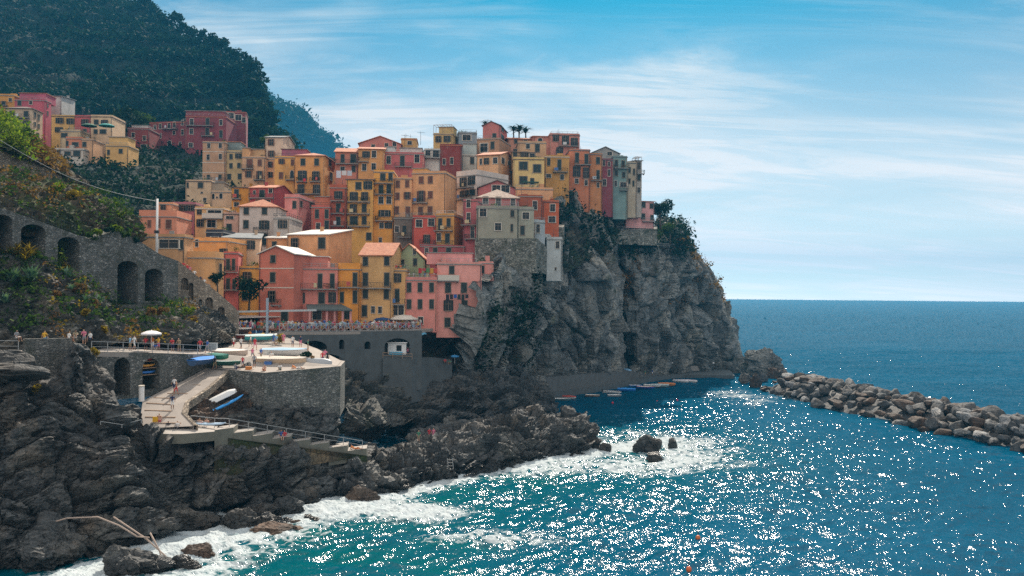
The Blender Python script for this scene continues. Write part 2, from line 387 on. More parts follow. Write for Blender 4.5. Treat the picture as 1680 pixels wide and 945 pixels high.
M['cliff'] = mat_rock('cliff_rock', (0.045, 0.048, 0.045), (0.16, 0.163, 0.152), (0.17, 0.145, 0.11), 0.7, 0.85, True, ((0.026, 0.034, 0.016), 0.55))
M['headland'] = mat_rock('headland_rock', (0.115, 0.125, 0.122), (0.32, 0.335, 0.325), (0.25, 0.24, 0.21), 0.6, 0.85, True, ((0.028, 0.036, 0.018), 0.58))
M['boulder_grey'] = mat_rock('boulder_grey', (0.042, 0.046, 0.048), (0.165, 0.172, 0.175), (0.145, 0.115, 0.09), 1.4, 0.8)
M['boulder_brown'] = mat_rock('boulder_brown', (0.05, 0.04, 0.034), (0.15, 0.118, 0.095), (0.19, 0.115, 0.075), 1.4, 0.8)
M['boulder_pale'] = mat_rock('boulder_pale', (0.13, 0.14, 0.145), (0.36, 0.37, 0.375), (0.32, 0.29, 0.25), 1.4, 0.8)
M['hill'] = mat_rock('hill_scrub', (0.006, 0.018, 0.016), (0.016, 0.036, 0.026), (0.035, 0.042, 0.028), 0.25, 0.95)
M['soil'] = mat_rock('garden_soil', (0.05, 0.045, 0.035), (0.14, 0.115, 0.08), (0.16, 0.11, 0.06), 1.5, 0.95, False, ((0.03, 0.045, 0.015), 0.46))
M['slope'] = mat_rock('village_slope', (0.035, 0.04, 0.034), (0.10, 0.10, 0.085), (0.10, 0.08, 0.06), 1.0, 0.95, False, ((0.02, 0.034, 0.016), 0.46))
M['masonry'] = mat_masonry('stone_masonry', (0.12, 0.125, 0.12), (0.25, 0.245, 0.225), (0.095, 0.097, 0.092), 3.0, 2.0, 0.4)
M['masonry_warm_lit'] = mat_masonry('warm_lit_masonry', (0.27, 0.22, 0.175), (0.46, 0.39, 0.31), (0.20, 0.17, 0.14), 3.0, 2.0, 0.25)  # warm stone, brightened: the stair wall's sunlight is put into the colour
M['masonry_base'] = mat_masonry('old_masonry', (0.12, 0.12, 0.105), (0.36, 0.35, 0.30), (0.12, 0.12, 0.105), 2.6, 1.3, 0.5)
M['quay_concrete'] = simple('quay_concrete', (0.10, 0.105, 0.105), 0.9, 0, 0.4, 0.7)
M['concrete'] = simple('concrete', (0.26, 0.25, 0.235), 0.9, 0, 0.25, 0.9)
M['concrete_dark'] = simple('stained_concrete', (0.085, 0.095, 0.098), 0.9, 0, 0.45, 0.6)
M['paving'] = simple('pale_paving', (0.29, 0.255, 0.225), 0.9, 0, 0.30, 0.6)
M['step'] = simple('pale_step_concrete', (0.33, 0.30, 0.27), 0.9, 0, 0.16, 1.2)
M['stepside'] = simple('olive_step_side', (0.135, 0.13, 0.105), 0.9, 0, 0.5, 0.7)  # darker olive concrete on the sides of the steps and landing
M['dark'] = simple('near_black', (0.012, 0.013, 0.014), 0.95)  # near-black wall of the restaurant shed
M['tile'] = mat_tile('terracotta_tiles', (0.42, 0.13, 0.06), (0.60, 0.24, 0.12))
M['tile_dark'] = mat_tile('old_dark_tiles', (0.12, 0.09, 0.08), (0.22, 0.16, 0.13), 0.15)
M['tile_grey'] = mat_tile('slate_roof', (0.13, 0.15, 0.16), (0.24, 0.26, 0.27), 0.2)
M['roof_pale'] = simple('pale_roof_sheet', (0.55, 0.52, 0.48), 0.8, 0, 0.15, 1.0)
M['trim'] = simple('pale_trim', (0.60, 0.54, 0.46), 0.85)
M['frame'] = simple('dull_frame', (0.26, 0.20, 0.15), 0.85)
M['tile_pale'] = mat_tile('pale_tiles', (0.30, 0.20, 0.15), (0.46, 0.36, 0.29), 0.4)
M['white'] = simple('white_paint', (0.75, 0.74, 0.72), 0.6, 0, 0.08)
M['sh_green'] = mat_shutter('green_shutter', (0.007, 0.019, 0.020))
M['sh_brown'] = mat_shutter('brown_shutter', (0.11, 0.035, 0.018))
M['glass'] = mat_glass()
M['iron'] = simple('dark_iron', (0.03, 0.033, 0.035), 0.6)
M['rail'] = simple('pale_rail_paint', (0.30, 0.31, 0.31), 0.6)
M['wood'] = simple('weathered_wood', (0.30, 0.20, 0.13), 0.8, 0, 0.35, 2)
M['bleached'] = simple('bleached_wood', (0.36, 0.28, 0.23), 0.8, 0, 0.4, 4)
M['trunk'] = simple('bark', (0.10, 0.075, 0.055), 0.9, 0, 0.3, 3)
M['leaf'] = mat_leaf('leaf_green', (0.012, 0.028, 0.012), (0.035, 0.07, 0.022), (0.08, 0.12, 0.03))
M['leaf_bright'] = mat_leaf('leaf_bright', (0.03, 0.06, 0.012), (0.09, 0.14, 0.02), (0.22, 0.25, 0.04), 0.4)
M['leaf_dark'] = mat_leaf('leaf_dark', (0.005, 0.017, 0.014), (0.011, 0.030, 0.022), (0.028, 0.058, 0.034), 0.12)
M['leaf_rust'] = mat_leaf('leaf_rust', (0.05, 0.028, 0.014), (0.15, 0.08, 0.035), (0.25, 0.14, 0.065), 0.3)
M['leaf_gold'] = mat_leaf('leaf_gold', (0.07, 0.055, 0.012), (0.19, 0.13, 0.02), (0.34, 0.23, 0.035), 0.35)
M['agave'] = mat_leaf('agave_leaf', (0.03, 0.07, 0.065), (0.07, 0.13, 0.11), (0.16, 0.24, 0.16), 0.15)
M['paint'] = mat_objcolor('boat_paint', 0.45, 0.12)
M['cloth'] = mat_objcolor('cloth', 0.85, 0.15)
# ------------------------------------------------------------------ terrain lofts
def cr(P, t):
    """Catmull-Rom through the rows of P at parameters t in [0, n-1]"""
    n = len(P); i = np.clip(np.floor(t).astype(int), 0, n - 2); f = (t - i).reshape((-1,) + (1,) * (P.ndim - 1))
    g = lambda k: P[np.clip(k, 0, n - 1)]
    p0, p1, p2, p3 = g(i - 1), g(i), g(i + 1), g(i + 2)
    c = 0.5 * (2 * p1 + (p2 - p0) * f + (2 * p0 - 5 * p1 + 4 * p2 - p3) * f ** 2 + (3 * p1 - p0 - 3 * p2 + p3) * f ** 3)
    l = p1 + (p2 - p1) * f
    return 0.45 * c + 0.55 * l
def rot_scale(P, s, rx=0.5, rz=0.6):
    m = np.array(Matrix.Rotation(rx, 3, 'X') @ Matrix.Rotation(rz, 3, 'Y')); return (P @ m.T) * np.array(s)
def rough_rock(P, N, amp=1.0, scale=1.0, seed=0.0, fine=1.0, strata=(0.22, 0.22, 0.8), bed=0.0, big=0.9):
    Q = P + seed
    w = np.stack([fbm(Q * 0.12 * scale + 31.0 * k, 2) for k in range(3)], 1) * 2.2 / scale
    st = np.array(strata) * scale
    v1, e1 = facets(rot_scale(Q + w, st), .55); v2, e2 = facets(rot_scale(Q + w * .7, st * 2.3, .7, .3), .55); v3, e3 = facets(rot_scale(Q + w * .5, st * 5.5, .3, .8), .5)
    d = big * ridged(Q * 0.07 * scale, 2) + 2.6 * v1 - 1.0 * (1 - np.clip(e1 * 5, 0, 1)) + fine * (1.15 * v2 - .4 * (1 - np.clip(e2 * 5, 0, 1)) + .5 * v3)
    sb = Q @ np.array([-.42, .25, .87]) * .55 * scale + 0.9 * fbm(Q * .15 * scale + 7, 3)
    fr = sb - np.floor(sb); d = d + bed * (fr ** 1.6 - .4) * (0.5 + 0.5 * np.clip(fbm(Q * .2 * scale + 3, 2) * 2 + .5, 0, 1))
    d = d + fine * 0.10 * fbm(Q * 2.2 * scale, 3)
    if big > 1: d = d - d.mean()
    return P + N * (amp * d)[:, None]
def loft_points(cols, nu, nm):
    L = []
    for c in cols:
        p = np.array([at(*q) for q in c])
        s = np.concatenate([[0], np.cumsum(np.linalg.norm(np.diff(p, axis=0), axis=1))]); s = s / s[-1]
        u = np.linspace(0, 1, nm)
        t = np.interp(u, 0.5 * s + 0.5 * np.linspace(0, 1, len(p)), np.arange(len(p)))
        L.append(cr(p, t))
    L = np.array(L)
    dm = np.linalg.norm(np.diff(L, axis=0), axis=2).mean(1); k = np.concatenate([[0], np.cumsum(dm)]); k /= k[-1]
    return cr(L, np.interp(np.linspace(0, 1, nu), k, np.arange(len(cols))))
def grid_normals(G):
    a = np.gradient(G, axis=0); b = np.gradient(G, axis=1)
    n = np.cross(a, b); n /= (np.linalg.norm(n, axis=2)[..., None] + 1e-9); return n
def loft(name, mat, cols, nu, nm, disp, smooth=False, parent=None, taper=None):
    G = loft_points(cols, nu, nm); N = grid_normals(G)
    P, n = G.reshape(-1, 3), N.reshape(-1, 3)
    D = disp(P, n)
    if taper: k = np.interp(np.linspace(0, 1, nm), taper[0], taper[1]); D = P + (D - P) * np.tile(k, nu)[:, None]
    P = D
    me = np_mesh(name, P, grid_quads(nu, nm)[:, ::-1] if False else grid_quads(nu, nm), [mat], smooth)
    o = link(name, me, parent); o['_grid'] = 0; del o['_grid']
    return o, P.reshape(nu, nm, 3)
def facing(P, N):
    """+1 where the normal looks to the camera side"""
    return N
# every loft runs left to right, foot to top, so a x b points outwards (towards the viewer); checked below
def rk(amp=1.0, scale=1.0, seed=0.0, fine=1.0, strata=(0.22, 0.22, 0.8), bed=0.0, big=0.9):
    return lambda P, N: rough_rock(P, N, amp, scale, seed, fine, strata, bed, big)
def structure(o): return tag(o, kind='structure')
# --- wooded mountain behind the village
def hill_disp(P, N):
    f1, f2, idv = worley(P * 0.10); g1, g2, idg = worley(P * 0.24 + 5)
    terr = np.sin(P[:, 2] * 0.42 + 2.2 * fbm(P * 0.012, 3)) * 1.8
    d = 6 * ridged(P * 0.010, 4) + 3.6 * (0.7 - f1) + 1.6 * (0.7 - g1) + terr - 12
    return P + N * d[:, None]
MOUNT = [
 [(-260, 262, 300), (-260, 160, 380), (-260, 40, 480), (-260, -20, 600), (-260, 60, 900)],
 [(0, 252, 300), (0, 165, 360), (0, 80, 450), (0, 0, 540), (0, -25, 620), (0, 60, 900)],
 [(120, 250, 300), (120, 185, 350), (120, 105, 430), (120, 20, 520), (130, -25, 600), (130, 60, 850)],
 [(230, 247, 310), (230, 185, 360), (230, 115, 430), (230, 45, 500), (232, 4, 560), (240, 20, 640)],
 [(300, 240, 320), (300, 190, 360), (300, 135, 420), (295, 88, 470), (292, 52, 520), (292, 62, 600)],
 [(360, 240, 330), (365, 205, 360), (370, 160, 400), (370, 122, 440), (372, 88, 480), (372, 100, 540)],
 [(420, 252, 340), (422, 225, 360), (418, 190, 390), (415, 155, 410), (412, 116, 430), (405, 130, 480)],
 [(470, 262, 350), (462, 250, 365), (452, 226, 380), (444, 200, 395), (436, 176, 410), (425, 190, 450)],
 [(560, 285, 370), (540, 280, 380), (510, 272, 390), (486, 258, 400), (470, 240, 408), (450, 240, 440)]]
mountain, GM = loft('mountain', M['hill'], MOUNT, 330, 240, hill_disp, True); structure(mountain)
FARH = [
 [(380, 330, 1600), (380, 200, 1800), (380, 110, 2000), (380, 120, 2600)],
 [(450, 330, 1600), (450, 240, 1760), (452, 172, 1920), (440, 180, 2400)],
 [(500, 330, 1600), (500, 260, 1740), (495, 194, 1860), (485, 200, 2300)],
 [(545, 330, 1600), (540, 280, 1720), (530, 222, 1800), (520, 230, 2200)],
 [(575, 330, 1600), (566, 290, 1700), (556, 246, 1760), (545, 255, 2100)],
 [(610, 330, 1600), (596, 300, 1680), (580, 282, 1720), (570, 290, 2000)]]
far_hill, GF = loft('far_hill', M['hill'], FARH, 160, 110, lambda P, N: P + N * (16 * ridged(P * 0.004, 4) - 20 + 12 * (0.7 - worley(P * 0.035)[0]))[:, None], True); structure(far_hill)
# --- dark terraced slope under the upper hamlet
def slope_disp(P, N):
    f1, _, _ = worley(P * 0.5); terr = np.sin(P[:, 2] * 1.5 + 1.2 * fbm(P * 0.05, 2)) * 0.5
    return P + N * (1.6 * fbm(P * 0.06, 4) + 0.9 * (0.6 - f1) + terr)[:, None]
SLOPE2 = [
 [(-60, 330, 185), (-60, 290, 215), (-60, 250, 245), (-60, 190, 275), (-60, 190, 330)],
 [(60, 345, 185), (60, 295, 212), (60, 262, 246), (60, 245, 270), (60, 240, 330)],
 [(150, 355, 186), (150, 300, 212), (150, 264, 248), (150, 240, 275), (150, 235, 330)],
 [(215, 375, 186), (215, 320, 208), (215, 280, 235), (215, 246, 268), (215, 240, 330)],
 [(290, 400, 186), (290, 345, 206), (290, 285, 236), (290, 247, 276), (290, 240, 330)],
 [(350, 410, 186), (350, 360, 206), (350, 300, 240), (360, 250, 280), (380, 236, 330)],
 [(430, 410, 188), (430, 360, 206), (440, 310, 236), (450, 268, 262), (450, 262, 300)]]
slope2, G2 = loft('terraced_hillside', M['hill'], SLOPE2, 200, 110, slope_disp, True); structure(slope2)
# --- the hill under the houses
VSLOPE = [
 [(225, 470, 150), (225, 420, 170), (225, 385, 190), (225, 355, 206), (225, 345, 240)],
 [(340, 540, 158), (340, 470, 170), (340, 400, 192), (340, 350, 218), (340, 330, 250)],
 [(440, 545, 163), (440, 470, 178), (440, 400, 200), (440, 330, 226), (440, 285, 250), (440, 275, 285)],
 [(560, 545, 168), (560, 470, 182), (560, 400, 206), (560, 330, 226), (560, 280, 250), (560, 262, 290)],
 [(680, 545, 172), (680, 470, 184), (680, 400, 206), (690, 330, 226), (700, 275, 254), (700, 250, 295)],
 [(770, 545, 172), (775, 480, 182), (780, 410, 200), (790, 330, 222), (800, 262, 254), (800, 245, 300)],
 [(850, 480, 195), (855, 430, 202), (860, 380, 212), (860, 320, 230), (870, 270, 254), (870, 250, 300)],
 [(925, 450, 208), (930, 400, 216), (930, 340, 230), (930, 290, 244), (930, 265, 262), (930, 262, 300)],
 [(1010, 400, 240), (1010, 360, 244), (1005, 325, 248), (1000, 300, 256), (1000, 290, 300)]]
vslope, G3 = loft('village_hillside', M['slope'], VSLOPE, 240, 130, rk(0.5, 1.6, 4.0, 0.6), False); structure(vslope)
# --- the headland cliff
HEAD = [
 [(735, 660, 172), (742, 600, 164), (758, 548, 155.5), (772, 506, 156), (790, 464, 158), (806, 438, 166), (810, 405, 190)],
 [(785, 640, 182), (786, 590, 174), (794, 545, 168), (802, 500, 167), (812, 455, 172), (822, 432, 182), (818, 400, 196)],
 [(835, 640, 200), (835, 590, 196), (840, 530, 186), (850, 482, 178.5), (858, 455, 176), (862, 443, 181), (865, 420, 198)],
 [(878, 635, 214), (880, 570, 209), (884, 510, 202), (888, 475, 196), (890, 460, 195), (892, 446, 200), (900, 400, 218)],
 [(925, 632, 226), (928, 565, 220), (932, 510, 216), (935, 465, 214), (935, 440, 218), (930, 385, 222), (925, 305, 232), (925, 292, 246)],
 [(968, 628, 232), (970, 560, 227), (972, 505, 224), (972, 455, 222), (965, 432, 227), (962, 380, 230), (955, 315, 237), (955, 300, 252)],
 [(1008, 622, 243), (1006, 550, 238), (1006, 490, 235), (1006, 455, 236), (1006, 430, 239), (1005, 395, 240), (1000, 335, 245), (1000, 308, 256)],
 [(1024, 618, 272), (1022, 560, 269), (1022, 500, 264), (1022, 460, 254), (1020, 435, 244), (1018, 408, 244), (1014, 392, 249), (1012, 372, 268)],
 [(1046, 618, 254), (1044, 550, 249), (1044, 490, 246), (1046, 455, 245), (1046, 430, 247), (1046, 408, 248), (1044, 392, 254), (1044, 376, 275)],
 [(1110, 614, 270), (1108, 550, 266), (1108, 490, 263), (1106, 450, 260), (1100, 424, 258), (1092, 406, 259), (1082, 392, 264), (1076, 376, 282)],
 [(1172, 612, 282), (1168, 560, 279), (1162, 505, 276), (1150, 460, 272), (1134, 430, 268), (1118, 405, 265), (1100, 385, 266), (1085, 360, 276)],
 [(1200, 612, 290), (1198, 570, 288), (1188, 515, 285), (1172, 475, 281), (1150, 438, 276), (1128, 408, 272), (1108, 390, 274), (1085, 372, 286)],
 [(1206, 612, 304), (1203, 575, 303), (1193, 520, 300), (1177, 482, 296), (1155, 446, 291), (1130, 416, 286), (1108, 398, 288), (1085, 380, 300)],
 [(1195, 605, 350), (1190, 570, 350), (1175, 530, 345), (1155, 490, 340), (1130, 455, 335), (1105, 425, 330), (1085, 405, 330), (1060, 395, 340)]]
def head_disp(P, N):
    A = rough_rock(P, N, 1.25, 0.30, 2.0, 0.42, (0.6, 0.5, 0.15))
    return A
headland, GH = loft('headland', M['headland'], HEAD, 420, 260, head_disp, False); structure(headland)
# --- rock in the middle of the harbour, ridge in front of it
MID = [
 [(618, 702, 150), (628, 692, 152), (640, 684, 158), (640, 690, 175)],
 [(655, 712, 147), (650, 685, 149), (655, 660, 154), (668, 640, 160), (680, 640, 180)],
 [(705, 714, 148), (698, 680, 150), (700, 645, 154), (712, 618, 161), (730, 606, 170), (745, 606, 188)],
 [(772, 708, 154), (768, 670, 157), (764, 625, 161), (766, 606, 167), (776, 597, 177), (790, 600, 195)],
 [(840, 705, 164), (845, 665, 167), (842, 638, 172), (834, 622, 180), (832, 616, 196)],
 [(898, 698, 174), (896, 672, 178), (882, 648, 184), (868, 632, 192), (862, 628, 206)],
 [(916, 690, 181), (912, 682, 184), (902, 665, 195), (892, 652, 206), (890, 645, 216)]]
midrock, _ = loft('harbour_rock', M['rock'], MID, 210, 120, rk(0.85, 0.6, 8.0, .6, bed=0.5), False); structure(midrock)
RIDGE = [
 [(535, 822, 104), (545, 806, 105), (560, 790, 109), (590, 774, 117), (610, 766, 125)],
 [(600, 828, 104.5), (610, 800, 106), (618, 776, 110), (640, 750, 118), (660, 738, 128), (670, 734, 140)],
 [(700, 794, 114), (702, 770, 115.5), (700, 754, 118), (690, 724, 126), (682, 718, 135), (695, 716, 145)],
 [(785, 778, 120), (785, 745, 121.5), (790, 722, 125), (800, 706, 130), (792, 702, 140), (782, 704, 150)],
 [(850, 768, 126), (850, 724, 128.5), (855, 694, 132), (865, 676, 135), (870, 680, 142), (870, 694, 155)],
 [(900, 760, 130), (905, 724, 132.5), (905, 705, 135), (897, 691, 139), (892, 696, 147), (895, 700, 160)],
 [(950, 753, 135), (950, 714, 136.5), (946, 694, 138), (940, 682, 141), (930, 694, 150), (930, 700, 160)],
 [(988, 743, 139), (982, 724, 140.5), (976, 710, 142), (965, 700, 144), (960, 706, 152), (950, 706, 160)]]
ridge, GR = loft('shore_ridge', M['rock'], RIDGE, 300, 130, rk(0.62, 0.9, 12.0, 0.8, (0.24, 0.24, 0.8), 0.9), False); structure(ridge)
# --- foreground cliff on the left
LEFT = [
 [(-330, 950, 74), (-330, 850, 76), (-330, 740, 79), (-330, 640, 82), (-330, 590, 84), (-330, 580, 90)],
 [(0, 945, 75.5), (0, 850, 77), (0, 750, 80), (8, 660, 82), (12, 600, 83), (10, 582, 85), (10, 578, 93)],
 [(60, 915, 78), (60, 845, 79), (52, 770, 81), (45, 690, 83), (32, 620, 85), (28, 605, 87), (28, 602, 94)],
 [(140, 895, 81), (140, 835, 82), (130, 765, 84), (112, 695, 85), (100, 650, 86), (92, 625, 87), (85, 610, 94)],
 [(200, 885, 82), (195, 815, 83.5), (180, 750, 85.5), (160, 690, 87), (145, 620, 88), (125, 566, 89), (122, 570, 95)],
 [(265, 880, 84.5), (248, 812, 86.5), (226, 760, 87.5), (198, 712, 88.5), (186, 665, 89.5), (158, 610, 91), (148, 582, 93), (146, 592, 98)],
 [(300, 866, 91), (290, 808, 90.5), (262, 762, 90), (234, 736, 90.3), (210, 708, 91), (200, 664, 92), (180, 628, 94), (172, 618, 98)],
 [(345, 856, 93.6), (334, 805, 92.8), (318, 764, 91.7), (302, 748, 91.0), (277, 738, 90.7), (248, 731, 90.5), (230, 724, 91.2), (214, 716, 94)],
 [(420, 852, 95.2), (404, 805, 95.2), (388, 768, 94.6), (374, 750, 93.6), (358, 736, 92.8), (350, 732, 97), (345, 722, 104)],
 [(490, 836, 99.5), (482, 802, 99.8), (472, 772, 99.6), (464, 754, 99.3), (454, 742, 98.8), (448, 740, 104), (445, 726, 110)],
 [(560, 814, 105.6), (560, 795, 105.6), (555, 772, 105.4), (548, 766, 105), (542, 759, 107), (540, 752, 112), (535, 730, 118)],
 [(612, 798, 111), (616, 782, 112), (613, 768, 111), (606, 758, 109), (602, 752, 112), (600, 742, 120), (600, 734, 128)],
 [(630, 792, 115), (630, 778, 118), (625, 764, 122), (620, 756, 128), (615, 745, 134), (612, 738, 140), (610, 733, 148)]]
leftcliff, GL = loft('shore_cliff', M['rock'], LEFT, 400, 250, rk(0.66, 0.75, 20.0, 0.75, (0.26, 0.30, 0.55), 0.7, 2.6), False, taper=((0, .62, .85, 1), (1, 1, .3, .12))); structure(leftcliff)
# --- rock under the boat square
UNDER = [
 [(296, 716, 93), (300, 690, 96), (305, 662, 100), (340, 632, 105), (362, 615, 108), (372, 612, 112)],
 [(350, 718, 97), (345, 692, 100), (345, 668, 102), (368, 640, 106), (380, 620, 108), (385, 612, 112)],
 [(412, 722, 99), (402, 694, 101), (396, 668, 103), (398, 650, 105), (400, 620, 107), (400, 608, 112)],
 [(470, 724, 103), (470, 698, 104.5), (470, 670, 105), (465, 652, 106.5), (460, 630, 108), (455, 610, 112)],
 [(552, 730, 108), (556, 702, 108.5), (552, 672, 109), (548, 660, 111), (545, 630, 112), (540, 610, 115)]]
under, _ = loft('quay_rock', M['rock'], UNDER, 130, 90, rk(0.5, 0.9, 27.0, .7), False); structure(under)
INLET = [
 [(545, 715, 114), (552, 700, 116), (556, 680, 119), (556, 640, 134), (556, 600, 147)],
 [(600, 705, 124), (600, 692, 126), (598, 660, 138), (600, 620, 147), (600, 590, 152)],
 [(640, 700, 135), (640, 690, 137), (640, 650, 146), (640, 615, 153), (640, 588, 158)],
 [(700, 690, 150), (700, 660, 156), (705, 625, 160), (710, 600, 163), (712, 565, 167), (712, 540, 172)],
 [(770, 650, 170), (770, 610, 172), (766, 580, 173), (764, 550, 174), (764, 530, 178), (764, 520, 184)]]
inlet, _ = loft('inlet_bank', M['cliff'], INLET, 150, 110, rk(0.7, 0.7, 33.0, .6), False); structure(inlet)
# --- planted slopes on the left
GARD = [
 [(-330, 580, 88), (-330, 540, 91), (-330, 480, 95), (-330, 430, 99), (-330, 425, 106)],
 [(-10, 575, 91), (-10, 540, 93), (-10, 480, 96), (-10, 430, 100), (-10, 425, 106)],
 [(60, 568, 94), (60, 535, 96), (60, 480, 99), (70, 436, 103), (75, 428, 109)],
 [(130, 562, 98), (138, 530, 100), (134, 490, 104), (130, 452, 108), (125, 440, 114)],
 [(185, 562, 102), (180, 545, 104), (176, 520, 107), (172, 496, 111), (168, 476, 117)],
 [(230, 563, 105), (230, 552, 107), (218, 536, 111), (212, 520, 115), (205, 510, 121)],
 [(335, 566, 112), (333, 548, 114), (318, 524, 118), (306, 506, 122), (300, 494, 128)],
 [(390, 560, 130), (385, 545, 132), (370, 528, 134), (350, 515, 136), (340, 505, 140)]]
garden, GG = loft('garden_slope', M['cliff'], GARD, 190, 90, rk(0.32, 1.8, 40.0, 1.0), False); structure(garden)
GARD2 = [
 [(-330, 270, 90), (-330, 240, 92), (-330, 225, 98), (-330, 205, 106), (-330, 195, 116)],
 [(-10, 365, 101), (-10, 326, 102.5), (-10, 305, 107), (-10, 285, 114), (-10, 275, 124)],
 [(80, 400, 108), (80, 356, 109.5), (80, 336, 112), (80, 305, 119), (80, 296, 128)],
 [(150, 420, 114.3), (154, 378, 115.5), (158, 358, 117), (150, 326, 122), (150, 318, 132)],
 [(200, 410, 119.2), (199, 372, 120.2), (198, 352, 122), (192, 340, 127), (188, 336, 138)],
 [(236, 430, 123.4), (235, 396, 124.5), (234, 386, 126), (230, 376, 132), (225, 366, 142)]]
garden2, GG2 = loft('upper_garden_slope', M['soil'], GARD2, 150, 60, rk(0.3, 1.8, 44.0, 1.0), False); structure(garden2)
GARD3 = [
 [(-330, 120, 106), (-330, 95, 118), (-330, 70, 132), (-330, 70, 155)],
 [(-10, 236, 119), (-10, 212, 126), (-10, 195, 136), (-10, 200, 155)],
 [(30, 252, 122), (30, 232, 128), (28, 215, 137), (25, 220, 155)],
 [(62, 268, 126), (60, 250, 131), (55, 240, 140), (50, 245, 155)],
 [(110, 292, 131), (108, 280, 136), (104, 274, 143), (100, 280, 155)],
 [(148, 312, 135), (146, 306, 139), (142, 303, 146), (140, 310, 155)]]
garden3, GG3 = loft('hilltop_slope', M['soil'], GARD3, 130, 50, rk(0.25, 1.8, 48.0, 1.0), False); structure(garden3)
# ------------------------------------------------------------------ water
def seg_dist(X, Yv, pts):
    d = np.full(X.shape, 1e9)
    for (a, b) in zip(pts[:-1], pts[1:]):
        ax, ay, bx, by = a[0], a[1], b[0], b[1]; L = (bx - ax) ** 2 + (by - ay) ** 2
        t = np.clip(((X - ax) * (bx - ax) + (Yv - ay) * (by - ay)) / L, 0, 1)
        d = np.minimum(d, np.hypot(X - ax - t * (bx - ax), Yv - ay - t * (by - ay)))
    return d
def build_water():
    ys = [58.0]
    while ys[-1] < 420: ys.append(ys[-1] * 1.0029)
    g = 1.0045
    while ys[-1] < 5000: ys.append(ys[-1] * g); g = min(1.09, g + 0.0006)
    ys = np.array(ys); xs = np.linspace(-0.62, 0.86, 860)
    Yg, K = np.meshgrid(ys, xs, indexing='ij'); Xg = K * Yg
    P = np.stack([Xg, Yg, np.zeros_like(Xg)], -1).reshape(-1, 3); X, Yv = P[:, 0], P[:, 1]
    fade = np.clip((900 - Yv) / 700, 0, 1); 
    sw = np.array([[0.80, 0.60], [-0.6, 0.8]])          # swell runs obliquely to the shore
    A = P[:, :2] @ sw.T; z = np.zeros(len(P)); t = np.stack([A[:, 0], A[:, 1], z], 1)
    cell = 0.0029 * Yv + np.clip(Yv - 420, 0, None) * 0.02
    h = np.zeros(len(P)); lam, k = 26.0, 0
    while lam > 1.0:                       # each octave of waves fades where the sheet is too coarse to carry it
        on = np.clip(lam / (2.6 * cell) - 0.6, 0, 1)
        if on.max() > 0:
            ii = np.where(on > 0)[0]
            q = t[ii] * (1.0 / lam * 0.62, 1.0 / lam, 1) + (k * 13.7, k * 5.1, k * 1.7)
            q[:, :2] += 0.25 * np.stack([fbm(q + 3, 1), fbm(q + 8, 1)], 1)
            w_ = 1 - 2 * np.abs(perlin(q)) if k % 2 else 1.4 * perlin(q)
            h[ii] += on[ii] * WAVE_SLOPE * lam * w_ * (0.16 if lam > 12 else 0.30 if lam > 5 else 0.5 if lam > 2.5 else 1.25)
        lam *= 0.58; k += 1
    h += np.random.RandomState(5).normal(size=len(P)) * cell * WAVE_CHOP * np.clip(420 / Yv, 0, 1) ** .5
    far_on = np.clip((Yv - 420) / 200, 0, 1)
    # foam: along the rocks, over the shoal, round the islet
    shore = [sea(*q) for q in ((150, 945), (270, 905), (320, 868), (400, 852), (480, 836), (545, 815), (600, 822), (700, 790), (785, 772), (850, 762), (985, 738))]
    d = seg_dist(X, Yv, shore)
    n1 = fbm(t * (0.10, 0.16, 1) + 40, 4); n2 = ridged(t * (0.35, 0.5, 1) + 50, 4)
    def blob(u, v, ru, rv):
        c = sea(u, v); e = sea(u + ru, v); q = sea(u, v + rv)
        return np.exp(-(((X - c.x) / max(0.1, abs(e.x - c.x))) ** 2 + ((Yv - c.y) / max(0.1, abs(q.y - c.y))) ** 2))
    f = 0.95 * np.exp(-(d / 2.6) ** 2) + 0.35 * np.exp(-(d / 7.0) ** 2)
    f += 0.85 * blob(425, 862, 120, 32) + 0.85 * blob(325, 925, 85, 36) + 0.62 * blob(560, 845, 120, 14) + 0.75 * blob(690, 845, 75, 14)
    f += 0.65 * blob(800, 882, 110, 14) + 0.75 * blob(1075, 728, 120, 22) + 0.6 * blob(980, 765, 120, 12) + 0.45 * blob(1130, 760, 110, 14) + 0.5 * blob(640, 700, 30, 14)
    bw = [sea(*q) for q in ((1262, 642), (1340, 662), (1430, 680), (1540, 706), (1690, 742))]
    f += 0.45 * np.exp(-(seg_dist(X, Yv, bw) / 1.3) ** 2) + 0.4 * blob(1215, 650, 60, 18) + 0.0 * np.exp(-(seg_dist(X, Yv, [sea(1210, 612), sea(1300, 612), sea(1400, 625), sea(1690, 668)]) / 3.0) ** 2)
    f = f * 0.78
    foam = np.clip(f + 0.42 * n1 * np.clip(f * 2, 0, 1) + 0.25 * (n2 - 0.6) * np.clip(f * 2, 0, 1), 0, 1)
    foam = np.where(Yv > 700, 0, foam)
    shal = np.clip(np.exp(-(d / 26) ** 2) + 0.9 * blob(560, 930, 260, 60), 0, 1)
    h = h * np.clip((2600 - Yv) / 1500, 0, 1) * (1 - 0.5 * shal * 0) + 0.18 * foam * (0.5 + n2) * fade
    P[:, 2] = h - 0.25 + 17 * np.clip((Yv - 900) / 4100, 0, 1) ** 1.5
    # no waves poking through at the far edge
    me = np_mesh('sea', P, grid_quads(len(ys), len(xs))[:, ::-1], [M['water']], False, attrs={'foam': foam, 'shallow': shal})
    return structure(link('sea', me))
